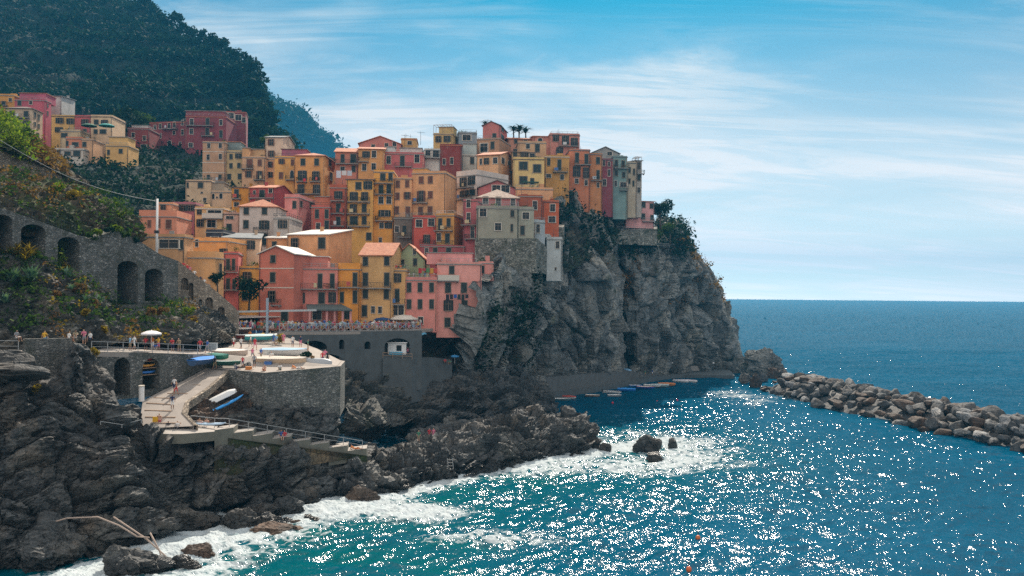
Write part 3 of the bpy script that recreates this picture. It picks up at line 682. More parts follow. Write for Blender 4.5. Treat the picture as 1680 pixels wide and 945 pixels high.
def mat_water():
    m, t, b, out = new_mat('sea_water')
    P = t.n('ShaderNodeNewGeometry').outputs['Position']
    foam = t.n('ShaderNodeAttribute', attribute_name='foam').outputs['Fac']; sh = t.n('ShaderNodeAttribute', attribute_name='shallow').outputs['Fac']
    w1 = t.noise(t.mapping(P, (0.55, 0.9, 1), (0, 0, R(-35))), 0.9, 6, 0.62, 0.4)
    w2 = t.noise(t.mapping(P, (0.5, 1.0, 1), (0, 0, R(20))), 0.22, 5, 0.6, 0.3)
    w3 = t.noise(P, 2.6, 4, 0.6, 0.2)
    patch = t.noise(t.mapping(P, (0.6, 1.6, 1)), 0.02, 5, 0.6)
    deep = t.mix(patch, WATER_A, WATER_B)
    c = t.mix(t.math('MULTIPLY', sh, t.ramp(w2, [(0.3, 0.35), (0.7, 1.0)])), deep, WATER_SHALLOW)
    fn = t.noise(P, 1.1, 8, 0.7, 1.0); fv = t.n('ShaderNodeTexVoronoi', feature='DISTANCE_TO_EDGE', i_Scale=0.55); dn = t.n('ShaderNodeTexNoise', i_Scale=0.8, i_Detail=4.0); t.l(P, dn.inputs['Vector']); ds = t.n('ShaderNodeVectorMath', operation='SCALE', i_Scale=2.4); t.l(dn.outputs['Color'], ds.inputs[0]); dv_ = t.n('ShaderNodeVectorMath', operation='ADD'); t.l(P, dv_.inputs[0]); t.l(ds.outputs[0], dv_.inputs[1]); t.l(dv_.outputs[0], fv.inputs['Vector'])
    ff = t.math('ADD', foam, t.math('ADD', t.math('MULTIPLY', t.math('SUBTRACT', fn, 0.5), 1.3), t.math('MULTIPLY', t.math('SUBTRACT', 0.20, fv.outputs['Distance']), 1.3)))
    fm = t.ramp(ff, [(0.40, 0.0), (0.55, 0.55), (0.80, 1.0)])
    fm = t.math('MULTIPLY', fm, t.ramp(foam, [(0.06, 0.0), (0.22, 1.0)]))
    h = t.math('ADD', t.math('MULTIPLY', w1, 0.55), t.math('ADD', t.math('MULTIPLY', w2, 1.2), t.math('MULTIPLY', w3, 0.16)))
    bn = t.n('ShaderNodeBump', i_Strength=1.0, i_Distance=WATER_BUMP); t.l(h, bn.inputs['Height'])
    b.inputs['Roughness'].default_value = 0.8; b.inputs['Specular IOR Level'].default_value = 0.0
    t.l(c, b.inputs['Base Color'])
    gl = t.n('ShaderNodeBsdfGlossy', i_Roughness=WATER_ROUGH); gl.inputs['Color'].default_value = (1, 1, 1, 1); t.l(bn.outputs[0], gl.inputs['Normal'])
    lw = t.n('ShaderNodeLayerWeight', i_Blend=0.5); t.l(bn.outputs[0], lw.inputs['Normal'])
    fac = t.math('ADD', WATER_SPEC, t.math('MULTIPLY', t.math('POWER', lw.outputs['Facing'], 3.0), 0.15))
    mx = t.n('ShaderNodeMixShader'); t.l(fac, mx.inputs[0]); t.l(b.outputs[0], mx.inputs[1]); t.l(gl.outputs[0], mx.inputs[2])
    fb = t.n('ShaderNodeBsdfDiffuse'); t.l(t.mix(fn, (0.30, 0.38, 0.41), (0.56, 0.58, 0.58)), fb.inputs[0])
    m2 = t.n('ShaderNodeMixShader'); t.l(fm, m2.inputs[0]); t.l(mx.outputs[0], m2.inputs[1]); t.l(fb.outputs[0], m2.inputs[2]); t.l(m2.outputs[0], out.inputs[0]); return m
WAVE_SLOPE, WAVE_CHOP = 0.085, 0.054
WATER_A, WATER_B, WATER_SHALLOW = (0.0, 0.034, 0.068), (0.0, 0.082, 0.155), (0.0, 0.080, 0.085)
WATER_ROUGH, WATER_SPEC, WATER_BUMP = 0.085, 0.026, 0.15
M['water'] = mat_water()
build_water()
nr = np.random.RandomState(21)
def leaf_quads(C, size, flat=0.0, aspect=0.6, rs=None):
    """one small four-sided leaf clump at each row of C"""
    rs = rs or nr; n = len(C)
    a = rs.normal(size=(n, 3)); a[:, 2] *= (1 - flat); a /= np.linalg.norm(a, axis=1)[:, None] + 1e-9
    b = rs.normal(size=(n, 3)); b -= a * (a * b).sum(1)[:, None]; b /= np.linalg.norm(b, axis=1)[:, None] + 1e-9
    s = (np.asarray(size) * rs.uniform(.6, 1.3, n))[:, None]
    a, b = a * s, b * s * aspect
    V = np.stack([C - a, C + b * .8 - a * .1, C + a, C - b * .8 + a * .1], 1).reshape(-1, 3)
    return V, np.arange(4 * n).reshape(-1, 4)
# ------------------------------------------------------------------ houses
def unit_window(kind):
    """meshes in a unit cell: x,z in [-.5,.5], y towards the street (negative)"""
    f = MB(); s = MB(); s2 = MB(); g = MB()
    swung = kind == 'p'; kind = 'o' if swung else kind
    if kind in 'ocfd':
        b = 0.10
        if kind == 'o': x0, x1 = -0.27, 0.27
        else: x0, x1 = -0.5, 0.5
        w = (x1 - x0) * b * (1.6 if kind == 'o' else 1.0)
        zb = -0.5
        f.box(x0 - w, -0.10, 0.5, x1 + w, 0, 0.5 + b * .7, 0); f.box(x0 - w, -0.10, zb, x0, 0, 0.5, 0); f.box(x1, -0.10, zb, x1 + w, 0, 0.5, 0)
        f.box(x0 - w * 1.4, -0.16, zb - b * .7, x1 + w * 1.4, 0, zb, 0)
        if kind in 'of':
            f.box((x0 + x1) / 2 - 0.02, -0.05, zb, (x0 + x1) / 2 + 0.02, -0.031, 0.5, 1)
            f.box(x0, -0.05, 0.12, (x0 + x1) / 2 - 0.025, -0.031, 0.155, 1); f.box((x0 + x1) / 2 + 0.025, -0.05, 0.12, x1, -0.031, 0.155, 1)
        g.box(x0, -0.03, zb, x1, 0, 0.5, 0)
        if kind == 'o' and swung:
            for q_, sg, xx in ((s, -1, x0), (s2, 1, x1)):
                V = [(xx + sg * .01, -.05, zb), (xx + sg * .15, -.36, zb), (xx + sg * .165, -.345, zb), (xx + sg * .025, -.035, zb)]; V += [(a_, b_, .5) for a_, b_, _ in V]
                q_.raw(V, [(0, 1, 5, 4), (1, 2, 6, 5), (2, 3, 7, 6), (3, 0, 4, 7), (4, 5, 6, 7), (3, 2, 1, 0)])
        elif kind == 'o':
            s.box(x0 - 0.255, -0.12, zb, x0 - 0.02, -0.104, 0.5, 0); s2.box(x1 + 0.02, -0.12, zb, x1 + 0.255, -0.104, 0.5, 0)
        if kind in 'cd':
            m = 0.012
            s.box(x0, -0.075, zb, -m, -0.035, 0.5, 0); s2.box(m, -0.075, zb, x1, -0.035, 0.5, 0)
        if kind == 'c':      # the lower flap of one leaf pushed out
            s.poly([(x0 + .02, -0.08, -0.08), (-m, -0.08, -0.08), (-m, -0.34, zb + .02), (x0 + .02, -0.34, zb + .02)], 0)
            s.poly([(x0 + .02, -0.06, -0.08), (x0 + .02, -0.32, zb + .02), (-m, -0.32, zb + .02), (-m, -0.06, -0.08)], 0)
            s.poly([(x0 + .02, -0.34, zb + .02), (-m, -0.34, zb + .02), (-m, -0.32, zb + .02), (x0 + .02, -0.32, zb + .02)], 0)
    if kind == 'a':          # arched dark opening
        pts = [(-0.5, -0.5), (0.5, -0.5)] + [(0.5 * math.cos(a), 0.22 + 0.28 * math.sin(a)) for a in np.linspace(0, math.pi, 9)]
        g.raw([(x, -0.03, z) for x, z in pts], [list(range(len(pts)))], 0)
        out = [(x * 1.22, z * 1.1) for x, z in pts]
        n = len(pts); V = [(x, -0.09, z) for x, z in pts] + [(x, -0.09, z) for x, z in out] + [(x, 0, z) for x, z in out] + [(x, 0, z) for x, z in pts]
        f.raw(V, [(i, (i + 1) % n, n + (i + 1) % n, n + i)[::-1] for i in range(n)] + [(n + i, n + (i + 1) % n, 2 * n + (i + 1) % n, 2 * n + i)[::-1] for i in range(n)] + [(3 * n + i, 3 * n + (i + 1) % n, (i + 1) % n, i)[::-1] for i in range(n)], 0)
    return f, g, s, s2
WMESH = {}
def wmesh(kind, fm, sm):
    key = (kind, fm, sm)
    if key not in WMESH:
        f, g, s, s2 = unit_window(kind)
        WMESH[key] = (f.mesh('window_frame', [M[fm], M['frame']]), g.mesh('pane', M['glass']), s.mesh('shutter', M[sm]) if s.f else None, s2.mesh('shutter', M[sm]) if s2.f else None)
    return WMESH[key]
def add_window(root, loc, rz, w, h, kind, fm='trim', sm='sh_green'):
    if kind == 'o' and rnd.random() < .4: kind = 'p'
    if kind == 'c' and rnd.random() < .25: kind = 'd'
    fr, gl, sh, sh2 = wmesh(kind, fm if kind in 'fa' or fm != 'trim' else 'frame', sm)
    name = 'door' if (kind == 'd' and h > 1.45 * w and h > 1.9) else 'window'
    o = link(name, fr, root, loc, rz, (w, 1, h))
    if kind != 'c' and kind != 'd': link('pane', gl, o)
    if sh: link('shutter', sh, o)
    if sh2: link('shutter', sh2, o)
    return o
def add_balcony(root, p0, p1, depth, kind='i', hgt=1.0, nrm=None):
    """p0,p1 local 3-D points at the wall, slab runs outwards along nrm"""
    p0, p1 = Vector(p0), Vector(p1); n = Vector(nrm) * depth
    d = (p1 - p0); L = d.length; d.normalize()
    b = MB(); Mx = Matrix((( d.x, -nrm[0], 0, p0.x), (d.y, -nrm[1], 0, p0.y), (0, 0, 1, p0.z), (0, 0, 0, 1)))
    b.box(0, -depth, -0.16, L, 0, 0, 0, Mx)
    for k in range(max(2, int(L / 2.2) + 1)):
        x = 0.2 + (L - 0.4) * k / max(1, int(L / 2.2))
        b.box(x - .06, -depth * .8, -0.4, x + .06, 0, -0.163, 0, Mx)
    o = b.build('balcony', M['concrete'], root)
    r = MB()
    if kind == 's':
        r.box(0, -depth, 0.003, L, -depth + .12, hgt, 0, Mx); r.box(0, -depth + .123, 0.003, .12, 0, hgt, 0, Mx); r.box(L - .12, -depth + .123, 0.003, L, 0, hgt, 0, Mx)
    else:
        r.box(0, -depth, hgt - .05, L, -depth + .06, hgt, 0, Mx)
        for e in (0, L - .06): r.box(e, -depth + .063, hgt - .05, e + .06, 0, hgt, 0, Mx)
        k = max(3, int(L / 0.28))
        for i in range(k + 1):
            x = i * (L - .035) / k; r.box(x, -depth + .01, 0.003, x + .035, -depth + .045, hgt - .053, 0, Mx)
        for e in (0.01, L - .045):
            for q in (0.33, 0.66): r.box(e, -depth * q, 0.003, e + .035, -depth * q + .035, hgt - .053, 0, Mx)
    if kind != 's' and rnd.random() < .6:
        C = np.array([[rnd.uniform(.2, L - .2), -depth + rnd.uniform(-.12, .1), rnd.uniform(.25, .95)] for _ in range(int(14 * L))]); cl = [rnd.uniform(.2, L - .2) for _ in range(max(1, int(L / 1.4)))]
        C[:, 0] = [min(L - .1, max(.1, cl[0] + rnd.gauss(0, .45))) for _ in C]
        V, Q = leaf_quads(C, .13); V = np.array([Mx @ Vector(p) for p in V]); link('flower_box', np_mesh('flower_box', V, Q, [M[rnd.choice(('leaf', 'leaf', 'leaf_dark', 'leaf_rust'))]]), o)
    if kind == 'i' and L > 2 and rnd.random() < .35:
        w0 = rnd.uniform(.5, 1.1); x = rnd.uniform(.2, L - w0 - .2); q = MB(); q.box(x, -depth - .05, .25, x + w0, -depth - .02, 1.02, 0, Mx); t_ = q.build('towel', M['cloth'], o); t_.color = (*rnd.choice(((.6, .6, .6), (.5, .1, .08), (.1, .2, .45), (.6, .5, .3), (.55, .6, .65))), 1)
    r.build('railing', root.get('_wallmat') and M['trim'] or M['rail' if kind == 'p' else 'iron'] if kind != 's' else M['trim'], o)
    return o
def roof_mesh(kind, W, D, z, rise, ov=0.35, th=0.18):
    b = MB(); x0, x1, y0, y1 = -ov, W + ov, -ov, D + ov
    if kind == 'flat':
        b.box(-.15, -.15, z, W + .15, D + .15, z + th)
    elif kind in ('gx', 'gy', 'shed', 'hip'):
        if kind == 'gx': top = [((x0, y0, z), (x1, y0, z), (x1, D / 2, z + rise), (x0, D / 2, z + rise)), ((x0, D / 2, z + rise), (x1, D / 2, z + rise), (x1, y1, z), (x0, y1, z))]
        elif kind == 'gy': top = [((x0, y0, z), (W / 2, y0, z + rise), (W / 2, y1, z + rise), (x0, y1, z)), ((W / 2, y0, z + rise), (x1, y0, z), (x1, y1, z), (W / 2, y1, z + rise))]
        elif kind == 'shed': top = [((x0, y0, z), (x1, y0, z), (x1, y1, z + rise), (x0, y1, z + rise))]
        else:
            k = min(W, D) / 2 + ov
            if W >= D: a, c = (x0 + k, D / 2, z + rise), (x1 - k, D / 2, z + rise)
            else: a, c = (W / 2, y0 + k, z + rise), (W / 2, y1 - k, z + rise)
            A, B_, C_, E = (x0, y0, z), (x1, y0, z), (x1, y1, z), (x0, y1, z)
            top = [(A, B_, c, a), (B_, C_, c), (C_, E, a, c), (E, A, a)] if W >= D else [(A, B_, a), (B_, C_, c, a), (C_, E, c), (E, A, a, c)]
        for f in top:
            b.poly([(p[0], p[1], p[2] + th) for p in f]); b.poly([p for p in reversed(f)])
        P = [p for f in top for p in f]
        edges = {}
        for f in top:
            for i in range(len(f)):
                e = (f[i], f[(i + 1) % len(f)])
                if (e[1], e[0]) in edges: del edges[(e[1], e[0])]
                else: edges[e] = 1
        for p, q in edges: b.poly([p, q, (q[0], q[1], q[2] + th), (p[0], p[1], p[2] + th)])
    return b
RAIL3 = 0
class House:
    def __init__(s, label, uL, uR, Y, vt, vb, yaw=0, d=9.0, uS=None, col=(.5, .3, .2), roof='flat', rise=1.6, rmat=None, ext=5.0, par=0.0, name='house', cat='house', sh='sh_green', fm='trim', chim=None, group='houses of the hillside village', band=()):
        s.c, s.sn = math.cos(R(yaw)), math.sin(R(yaw)); s.sh, s.fm = sh, fm
        p0 = at(uL, vt, Y); s.p0 = p0; s.yaw = R(yaw)
        s.W = s.ray(uR, vt)[0]
        if uS is not None:
            side = 'R' if uS > uR else 'L'
            for _ in range(14):
                d = s.ray(uS, vt, side)[0]
                if 3.0 < d < 12.5: break
                yaw += (4 if 0 < d <= 3.0 else -4) * (1 if side == 'R' else -1)
                s.c, s.sn = math.cos(R(yaw)), math.sin(R(yaw)); s.yaw = R(yaw); s.W = s.ray(uR, vt)[0]
            d = min(max(d, 3.0), 13.0)
        s.D = D = d
        zb = at(uL, vb, Y).z - ext; s.H = Hh = p0.z - zb
        s.root = r = empty(name, (p0.x, p0.y, zb), s.yaw); tag(r, label, cat, group)
        s.zb = zb; W = s.W
        b = MB(); b.box(0, 0, 0, W, D, Hh)
        if roof == 'gx': b.poly([(0, 0, Hh), (0, D / 2, Hh + rise), (0, D, Hh)]); b.poly([(W, 0, Hh), (W, D, Hh), (W, D / 2, Hh + rise)])
        if roof == 'gy': b.poly([(0, 0, Hh), (W, 0, Hh), (W / 2, 0, Hh + rise)]); b.poly([(0, D, Hh), (W / 2, D, Hh + rise), (W, D, Hh)])
        if roof == 'shed': b.poly([(0, 0, Hh), (0, D, Hh + rise), (0, D, Hh)]); b.poly([(W, 0, Hh), (W, D, Hh), (W, D, Hh + rise)]); b.poly([(0, D, Hh), (0, D, Hh + rise), (W, D, Hh + rise), (W, D, Hh)])
        lum = (col[0] + col[1] + col[2]) / 3 * 1.12; pale = min(col) / max(col) > .48; col = (col[0] * 1.03, col[1], col[2] * .95) if pale else (col[0] * .95 + lum * .05, col[1] * .93 * .94 + lum * .06, col[2] * .82 * .94 + lum * .05); w = b.build('wall', M['plaster'], r); w.color = (*col, 1); s.wall = w
        rm = rmat or ('tile' if roof in ('gx', 'gy', 'hip', 'shed') else 'concrete')
        rf = roof_mesh(roof, W, D, Hh + .004, rise).build('roof', M[rm], r); s.roof = rf
        if par:
            q = MB(); t = .22; z0, z1 = Hh + .19, Hh + .19 + par
            q.box(0, 0, z0, W, t, z1); q.box(0, D - t, z0, W, D, z1); q.box(0, t + .003, z0, t, D - t - .003, z1); q.box(W - t, t + .003, z0, W, D - t - .003, z1)
            o = q.build('parapet', M['plaster'], r); o.color = (*[x * 1.02 for x in col], 1)
        nch = chim if chim is not None else (1 if rnd.random() < .6 else 0)
        for k in range(nch):
            cx, cy = rnd.uniform(.15, .85) * W, rnd.uniform(.35, .8) * D
            if roof == 'gx': zz = Hh + rise * (1 - abs(cy - D / 2) / (D / 2))
            elif roof == 'gy': zz = Hh + rise * (1 - abs(cx - W / 2) / (W / 2))
            elif roof == 'shed': zz = Hh + rise * cy / D
            else: zz = Hh + .18
            q = MB(); q.box(cx - .28, cy - .28, zz - .35, cx + .28, cy + .28, zz + .9); q.box(cx - .36, cy - .36, zz + .903, cx + .36, cy + .36, zz + 1.02)
            o = q.build('chimney', M['plaster'], rf); o.color = (*[x * .8 for x in col], 1)
        if roof == 'flat' and not par:      # low kerb and the clutter of a lived-on flat roof
            q = MB(); z0, z1 = Hh + .19, Hh + .19 + rnd.uniform(.25, .5); t = .2
            q.box(0, 0, z0, W, t, z1); q.box(0, t + .003, z0, t, D, z1); q.box(W - t, t + .003, z0, W, D, z1); o = q.build('parapet', M['plaster'], r); o.color = (*[x * .95 for x in col], 1)
        if roof == 'flat':
            for k in range(rnd.randint(1, 3)):
                cx, cy = rnd.uniform(.12, .88) * W, rnd.uniform(.25, .6) * D; z0 = Hh + .19; kind = rnd.random()
                if kind < .35: q = MB(); q.tube([(cx, cy, z0), (cx, cy, z0 + rnd.uniform(1.4, 2.6))], .035, 5); q.bar((cx - .5, cy, z0 + 1.35), (cx + .5, cy + .1, z0 + 1.3), .04); q.build('aerial', M['iron'], rf)
                elif kind < .6:
                    C = np.array([[cx + rnd.gauss(0, .5), min(D, max(.2, cy + rnd.gauss(0, .3))), z0 + rnd.uniform(.3, 1.2)] for _ in range(50)]); V, Q = leaf_quads(C, .2); link('potted_plants', np_mesh('potted_plants', V, Q, [M[rnd.choice(('leaf', 'leaf_dark'))]]), rf)
                elif kind < .8: q = MB(); q.prism([(cx + .4 * math.cos(a), cy + .4 * math.sin(a)) for a in np.linspace(0, 2 * math.pi, 10, endpoint=False)], z0, z0 + 1.1); q.build('water_tank', M['concrete'], rf)
                else: q = MB(); w0, h0 = rnd.uniform(.8, 1.6), rnd.uniform(.8, 1.7); q.box(cx - w0 / 2, cy, z0, cx + w0 / 2, cy + .9, z0 + h0); o = q.build('roof_hut', M['plaster'], rf); o.color = (*[x * .85 for x in col], 1)
        # a downpipe and thin floor bands keep the fronts from reading as plain boxes
        q = MB(); x = .18 if rnd.random() < .5 else W - .18
        q.tube([(x, -.09, .2), (x, -.09, Hh - .05)], .055, 6); q.build('downpipe', M['iron'] if rnd.random() < .5 else M['wood'], r)
        for v in band:
            z = s.z(uL, v, 'F'); q = MB(); q.box(-.05, -.05, z, W + .05, 0, z + .16); q.build('floor_band', M['trim'], r)
    def ray(s, u, v, side='F'):
        """(distance along the face, height above the base) where the ray of a pixel meets that face"""
        a, b = un(u, v); k = a / F
        if side == 'F': X0, Y0, cx, cy = s.p0.x, s.p0.y, s.c, s.sn
        elif side == 'R': X0, Y0, cx, cy = s.p0.x + s.W * s.c, s.p0.y + s.W * s.sn, -s.sn, s.c
        else: X0, Y0, cx, cy = s.p0.x, s.p0.y, -s.sn, s.c
        t = (k * Y0 - X0) / (cx - k * cy); y = Y0 + t * cy
        s._scale = y / F / max(0.25, abs(cx - k * cy)); s._y = y
        return t, HC - y * b / F
    def z(s, u, v, side='F'): return s.ray(u, v, side)[1] - s.zb
    def win(s, rows, side='F', sh=None, fm=None):
        for (u, v, w, h, k) in rows:
            t, z = s.ray(u, v, side); ww, hh = w * s._scale, h * s._y / F
            lim = s.W if side == 'F' else s.D
            ww = min(ww, lim * .9); t = min(max(t, ww / 2 + .05), lim - ww / 2 - .05)
            loc = (t, -.003, z - s.zb) if side == 'F' else ((s.W + .003, t, z - s.zb) if side == 'R' else (-.003, t, z - s.zb))
            rz = {'F': 0, 'R': R(90), 'L': R(-90)}[side]
            add_window(s.root, loc, rz, ww, hh, k, fm or s.fm, sh or s.sh)
        return s
    def bal(s, rows, side='F'):
        for r in rows:
            u0, u1, v = r[:3]; kind = r[3] if len(r) > 3 else 'i'; dep = r[4] if len(r) > 4 else 1.0
            t0, z0 = s.ray(u0, v, side); t1, _ = s.ray(u1, v, side); z = z0 - s.zb
            if side == 'F': add_balcony(s.root, (t0, 0, z), (t1, 0, z), dep, kind, 1.0, (0, -1, 0))
            elif side == 'R': add_balcony(s.root, (s.W, t0, z), (s.W, t1, z), dep, kind, 1.0, (1, 0, 0))
            else: add_balcony(s.root, (0, t1, z), (0, t0, z), dep, kind, 1.0, (-1, 0, 0))
        return s
    def rooftop_rail(s, x0=0.0, x1=1.0, y1=1.0, h=1.0, mat='rail'):
        r = MB(); z = s.H + .186; a, b_ = x0 * s.W, x1 * s.W; yb = y1 * s.D
        def run(p, q):
            p, q = Vector(p), Vector(q); n = max(1, int((q - p).length / 1.4))
            for hh in (h, h * .55): r.bar(p + Vector((0, 0, hh)), q + Vector((0, 0, hh)), .05)
            for i in range(n + 1): r.bar(p + (q - p) * i / n, p + (q - p) * i / n + Vector((0, 0, h)), .05)
        run((a, .06, z), (b_, .06, z)); run((a, .06, z), (a, yb, z)); run((b_, .06, z), (b_, yb, z))
        r.build('roof_railing', M[mat], s.root); return s
    def pergola(s, x0, x1, h=2.3, mat='iron', cover=None, dep=3.5):
        r = MB(); z = s.H + .186; a, b_ = x0 * s.W, x1 * s.W
        for x in (a, (a + b_) / 2, b_):
            for y in (.2, dep): r.bar((x, y, z), (x, y, z + h), .09)
        for y in (.2, dep): r.bar((a, y, z + h), (b_, y, z + h), .1)
        for k in range(7): r.bar((a + (b_ - a) * k / 6, .2, z + h + .1), (a + (b_ - a) * k / 6, dep, z + h + .1), .06)
        r.build('pergola', M[mat], s.root)
        if cover:
            q = MB(); q.box(a - .1, .1, z + h + .16, b_ + .1, dep + .1, z + h + .2); o = q.build('awning', M['cloth'], s.root); o.color = (*cover, 1)
        return s
    def block(s, uL, uR, vt, y0=.3, dd=None, col=None, name='roof_room', rmat='concrete'):
        """a smaller storey set back on the flat roof, part of the house"""
        # shift the front back by y0 metres
        q0 = s.p0.copy(); s.p0 = Vector((q0.x - s.sn * y0, q0.y + s.c * y0, q0.z))
        t0, z1 = s.ray(uL, vt); t1, _ = s.ray(uR, vt); s.p0 = q0
        b = MB(); z0 = s.H + .187; D = dd or min(5, s.D - y0 - .3)
        b.box(t0, y0, z0, t1, y0 + D, max(z1 - s.zb, z0 + .8)); o = b.build(name, M['plaster'], s.root); o.color = (*(col or s.wall.color[:3]), 1)
        q = MB(); zt = max(z1 - s.zb, z0 + .8); q.box(t0 - .2, y0 - .25, zt + .003, t1 + .2, y0 + D + .2, zt + .16); q.build('roof', M[rmat], o)
        return s
    def gable_up(s): return s
ORANGE, YELLOW, PEACH, TAN = (.72, .31, .06), (.78, .47, .14), (.74, .42, .24), (.62, .38, .20)
PINK, SALMON, ROSE, MAG = (.74, .30, .29), (.78, .32, .23), (.80, .40, .40), (.48, .11, .17)
RED, DRED, CREAM, WHITE = (.52, .11, .07), (.24, .045, .055), (.72, .54, .38), (.70, .66, .64)
PALEY, GREY, BLUE = (.76, .60, .32), (.34, .35, .31), (.44, .54, .62)
H = House
# ---- front row by the harbour
h = H('salmon pink house above the harbour square with a long white sheet roof', 425, 482, 150, 418, 531, -12, uS=None, d=8, col=(.62, .20, .16), roof='gy', rise=1.5, rmat='roof_pale', ext=1, band=(441, 472.5), chim=0)
h.win([(448, 425, 8, 12, 'c'), (447.5, 455, 8, 16, 'd'), (447, 486.5, 14, 18, 'o'), (467, 519, 11, 16, 'd')]).bal([(447, 462, 500)])
h = H('rose pink house wing with a roof terrace above the dark green shop awning', 482.5, 554, 152, 442, 531, 8, d=9, col=(.72, .27, .25), ext=1, chim=0)
h.block(487, 538, 421, 2.6, 5.5, (.66, .24, .19), 'upper_storey', 'roof_pale').rooftop_rail(0, 1, .3, .95)
h.win([(492.5, 459, 7, 23, 'd'), (525, 461, 7, 23, 'd'), (545, 461, 7, 23, 'd'), (494.5, 489, 11, 17, 'o'), (527.5, 489, 10, 18, 'd'), (545, 488, 12, 17, 'o'), (492, 516, 7, 14, 'd'), (520, 517, 14, 15, 'f')]).bal([(483.5, 553, 473.5)])
h = H('peach house with a pale flat sloping roof behind the salmon pink house', 471, 539, 166, 386, 440, 4, uS=577, col=(.76, .42, .22), roof='shed', rise=1.8, rmat='roof_pale', ext=3, chim=1)
h.win([(484.5, 400, 14, 18, 'o'), (528, 399, 11, 18, 'd')])
h = H('small peach wing with a pale roof left of the peach house', 437, 471, 167, 391, 440, 4, d=8, col=(.78, .42, .22), roof='shed', rise=1.0, rmat='roof_pale', ext=3)
h.win([(450, 402, 7, 11, 'd')])
h = H('bright orange house between the rose pink wing and the tan house', 555, 591, 154, 443, 530, 0, d=9, col=(.82, .36, .06), ext=1, par=1.1)
h.win([(582.5, 459, 7, 22, 'd'), (582.5, 487, 7, 20, 'd'), (561, 488, 6, 17, 'd'), (570, 516, 10, 14, 'd')]).bal([(555.5, 590, 471)])
h = H('tan house under a patched orange tile roof beside the green gable', 591, 643, 155, 420, 530, 0, uS=663, col=(.70, .44, .20), roof='gx', rise=2.6, ext=1, chim=0)
h.win([(599.5, 429, 8, 14, 'c'), (634.5, 428.5, 8, 14, 'c'), (599.5, 458.5, 8, 21, 'd'), (634.5, 458.5, 8, 21, 'd'), (599.5, 482.5, 8, 14, 'd'), (634, 483, 8, 15, 'd'), (598, 510, 8, 18, 'd'), (612, 508, 6, 11, 'f'), (623.5, 508.5, 6, 11, 'f')]).bal([(587, 642, 472)])
h = H('green gabled house with a narrow window behind the restaurant terrace', 645, 697, 163, 428, 470, 0, d=9, col=(.35, .42, .27), roof='gy', rise=3.2, ext=3, chim=0)
h.win([(680, 413, 5, 10, 'f'), (660, 431, 6, 10, 'd'), (681, 430, 6, 12, 'd')])
h = H('yellow house with a railed restaurant terrace on its roof', 643.5, 665, 156.5, 445, 530, 0, d=6, col=(.76, .46, .20), ext=1, par=0, chim=0)
h.rooftop_rail(0, 1, .7).win([(651.5, 456, 13, 14, 'o'), (651.5, 485, 7, 21, 'd'), (647, 509, 9, 16, 'f'), (658, 509, 9, 16, 'f')]).bal([(632, 664.5, 499)])
h = H('pink house with three columns of green shutters and a terrace of diners', 665.5, 717, 157, 460.5, 536, 2, d=7, col=(.76, .30, .29), ext=1, chim=0)
h.rooftop_rail(0, 1, .6).win([(u, 471.5, 7, 15, 'c') for u in (671, 689, 708)] + [(u, 499, 7, 15, 'c') for u in (671, 689, 708)] + [(690, 526, 8, 12, 'f'), (672, 524, 6, 12, 'f')])
h = H('tall rose pink house with laundry hung under its windows beside the cliff', 717, 790, 158, 434, 536, 6, d=8, col=(.80, .37, .36), ext=2, chim=0)
h.block(700, 775, 415, 4.0, 4, (.80, .36, .34), 'roof_room').rooftop_rail(.1, .9, .4)
h.win([(735, 472, 9, 16, 'c'), (761, 472, 9, 16, 'c'), (735.5, 501, 15, 17, 'o'), (762, 501, 9, 16, 'd'), (734, 529, 9, 15, 'd'), (741, 443, 8, 13, 'd')]).bal([(718, 753, 460, 's', .8)])
h = H('small pink annexe wedged against the dark cliff', 785, 809, 164, 433, 452, 0, d=6, col=(.78, .36, .36), ext=1, chim=0).win([(792, 442, 5, 12, 'd')])
# ---- left lower cluster above the stone stair wall
h = H('low tan restaurant building with a wide window band behind the white pole', 228, 303, 138, 390, 421, -6, d=9, uS=317, col=(.66, .40, .22), ext=3, chim=0, rmat='tile_grey')
h.win([(277, 400, 31, 14, 'f'), (297, 402, 7, 16, 'd')])
h = H('blank ochre house wall beside the stone stair', 290, 353, 139, 424, 466, -3, d=10, uS=367, col=(.72, .41, .19), ext=5, par=1.0, chim=0).win([(361, 442, 4, 18, 'd')], 'R')
h = H('orange house with a flat terrace behind the ochre wall', 317, 374, 150, 397, 424, -3, d=9, col=(.80, .40, .14), ext=4, par=.6).win([(323, 399, 5, 12, 'f'), (369, 411, 13, 6, 'o')])
h = H('narrow red house with two small balconies beside the yellow one', 367, 391, 149, 417, 495, 12, d=9, col=(.62, .16, .16), ext=2, rmat='tile_grey')
h.win([(374, 434, 6, 18, 'd'), (383, 434, 5, 18, 'd'), (374, 466, 6, 18, 'd'), (384, 467, 5, 18, 'd')]).bal([(368, 390, 446), (368, 390, 475)])
h = H('yellow house with an orange front left of the salmon pink house', 391, 427, 151, 441, 500, 0, d=9, col=(.80, .44, .10), ext=2, rmat='tile_grey', band=(471,)).win([(406, 454, 17, 15, 'o'), (402, 486, 9, 14, 'd')])
h = H('large cream house with a slanting dark eave and green shutters', 366, 426, 158, 391, 440, 14, d=10, col=(.76, .56, .40), roof='shed', rise=1.6, rmat='tile_grey', ext=4)
h.win([(384, 400, 17, 14, 'o'), (410.5, 402, 15, 14, 'o'), (395, 428.5, 18, 15, 'o')])
h = H('dark slate clad box between the orange terrace and the cream house', 338, 366, 160, 382, 400, 0, d=7, col=(.05, .055, .08), ext=4, chim=0).win([(352, 392, 12, 7, 'f')])
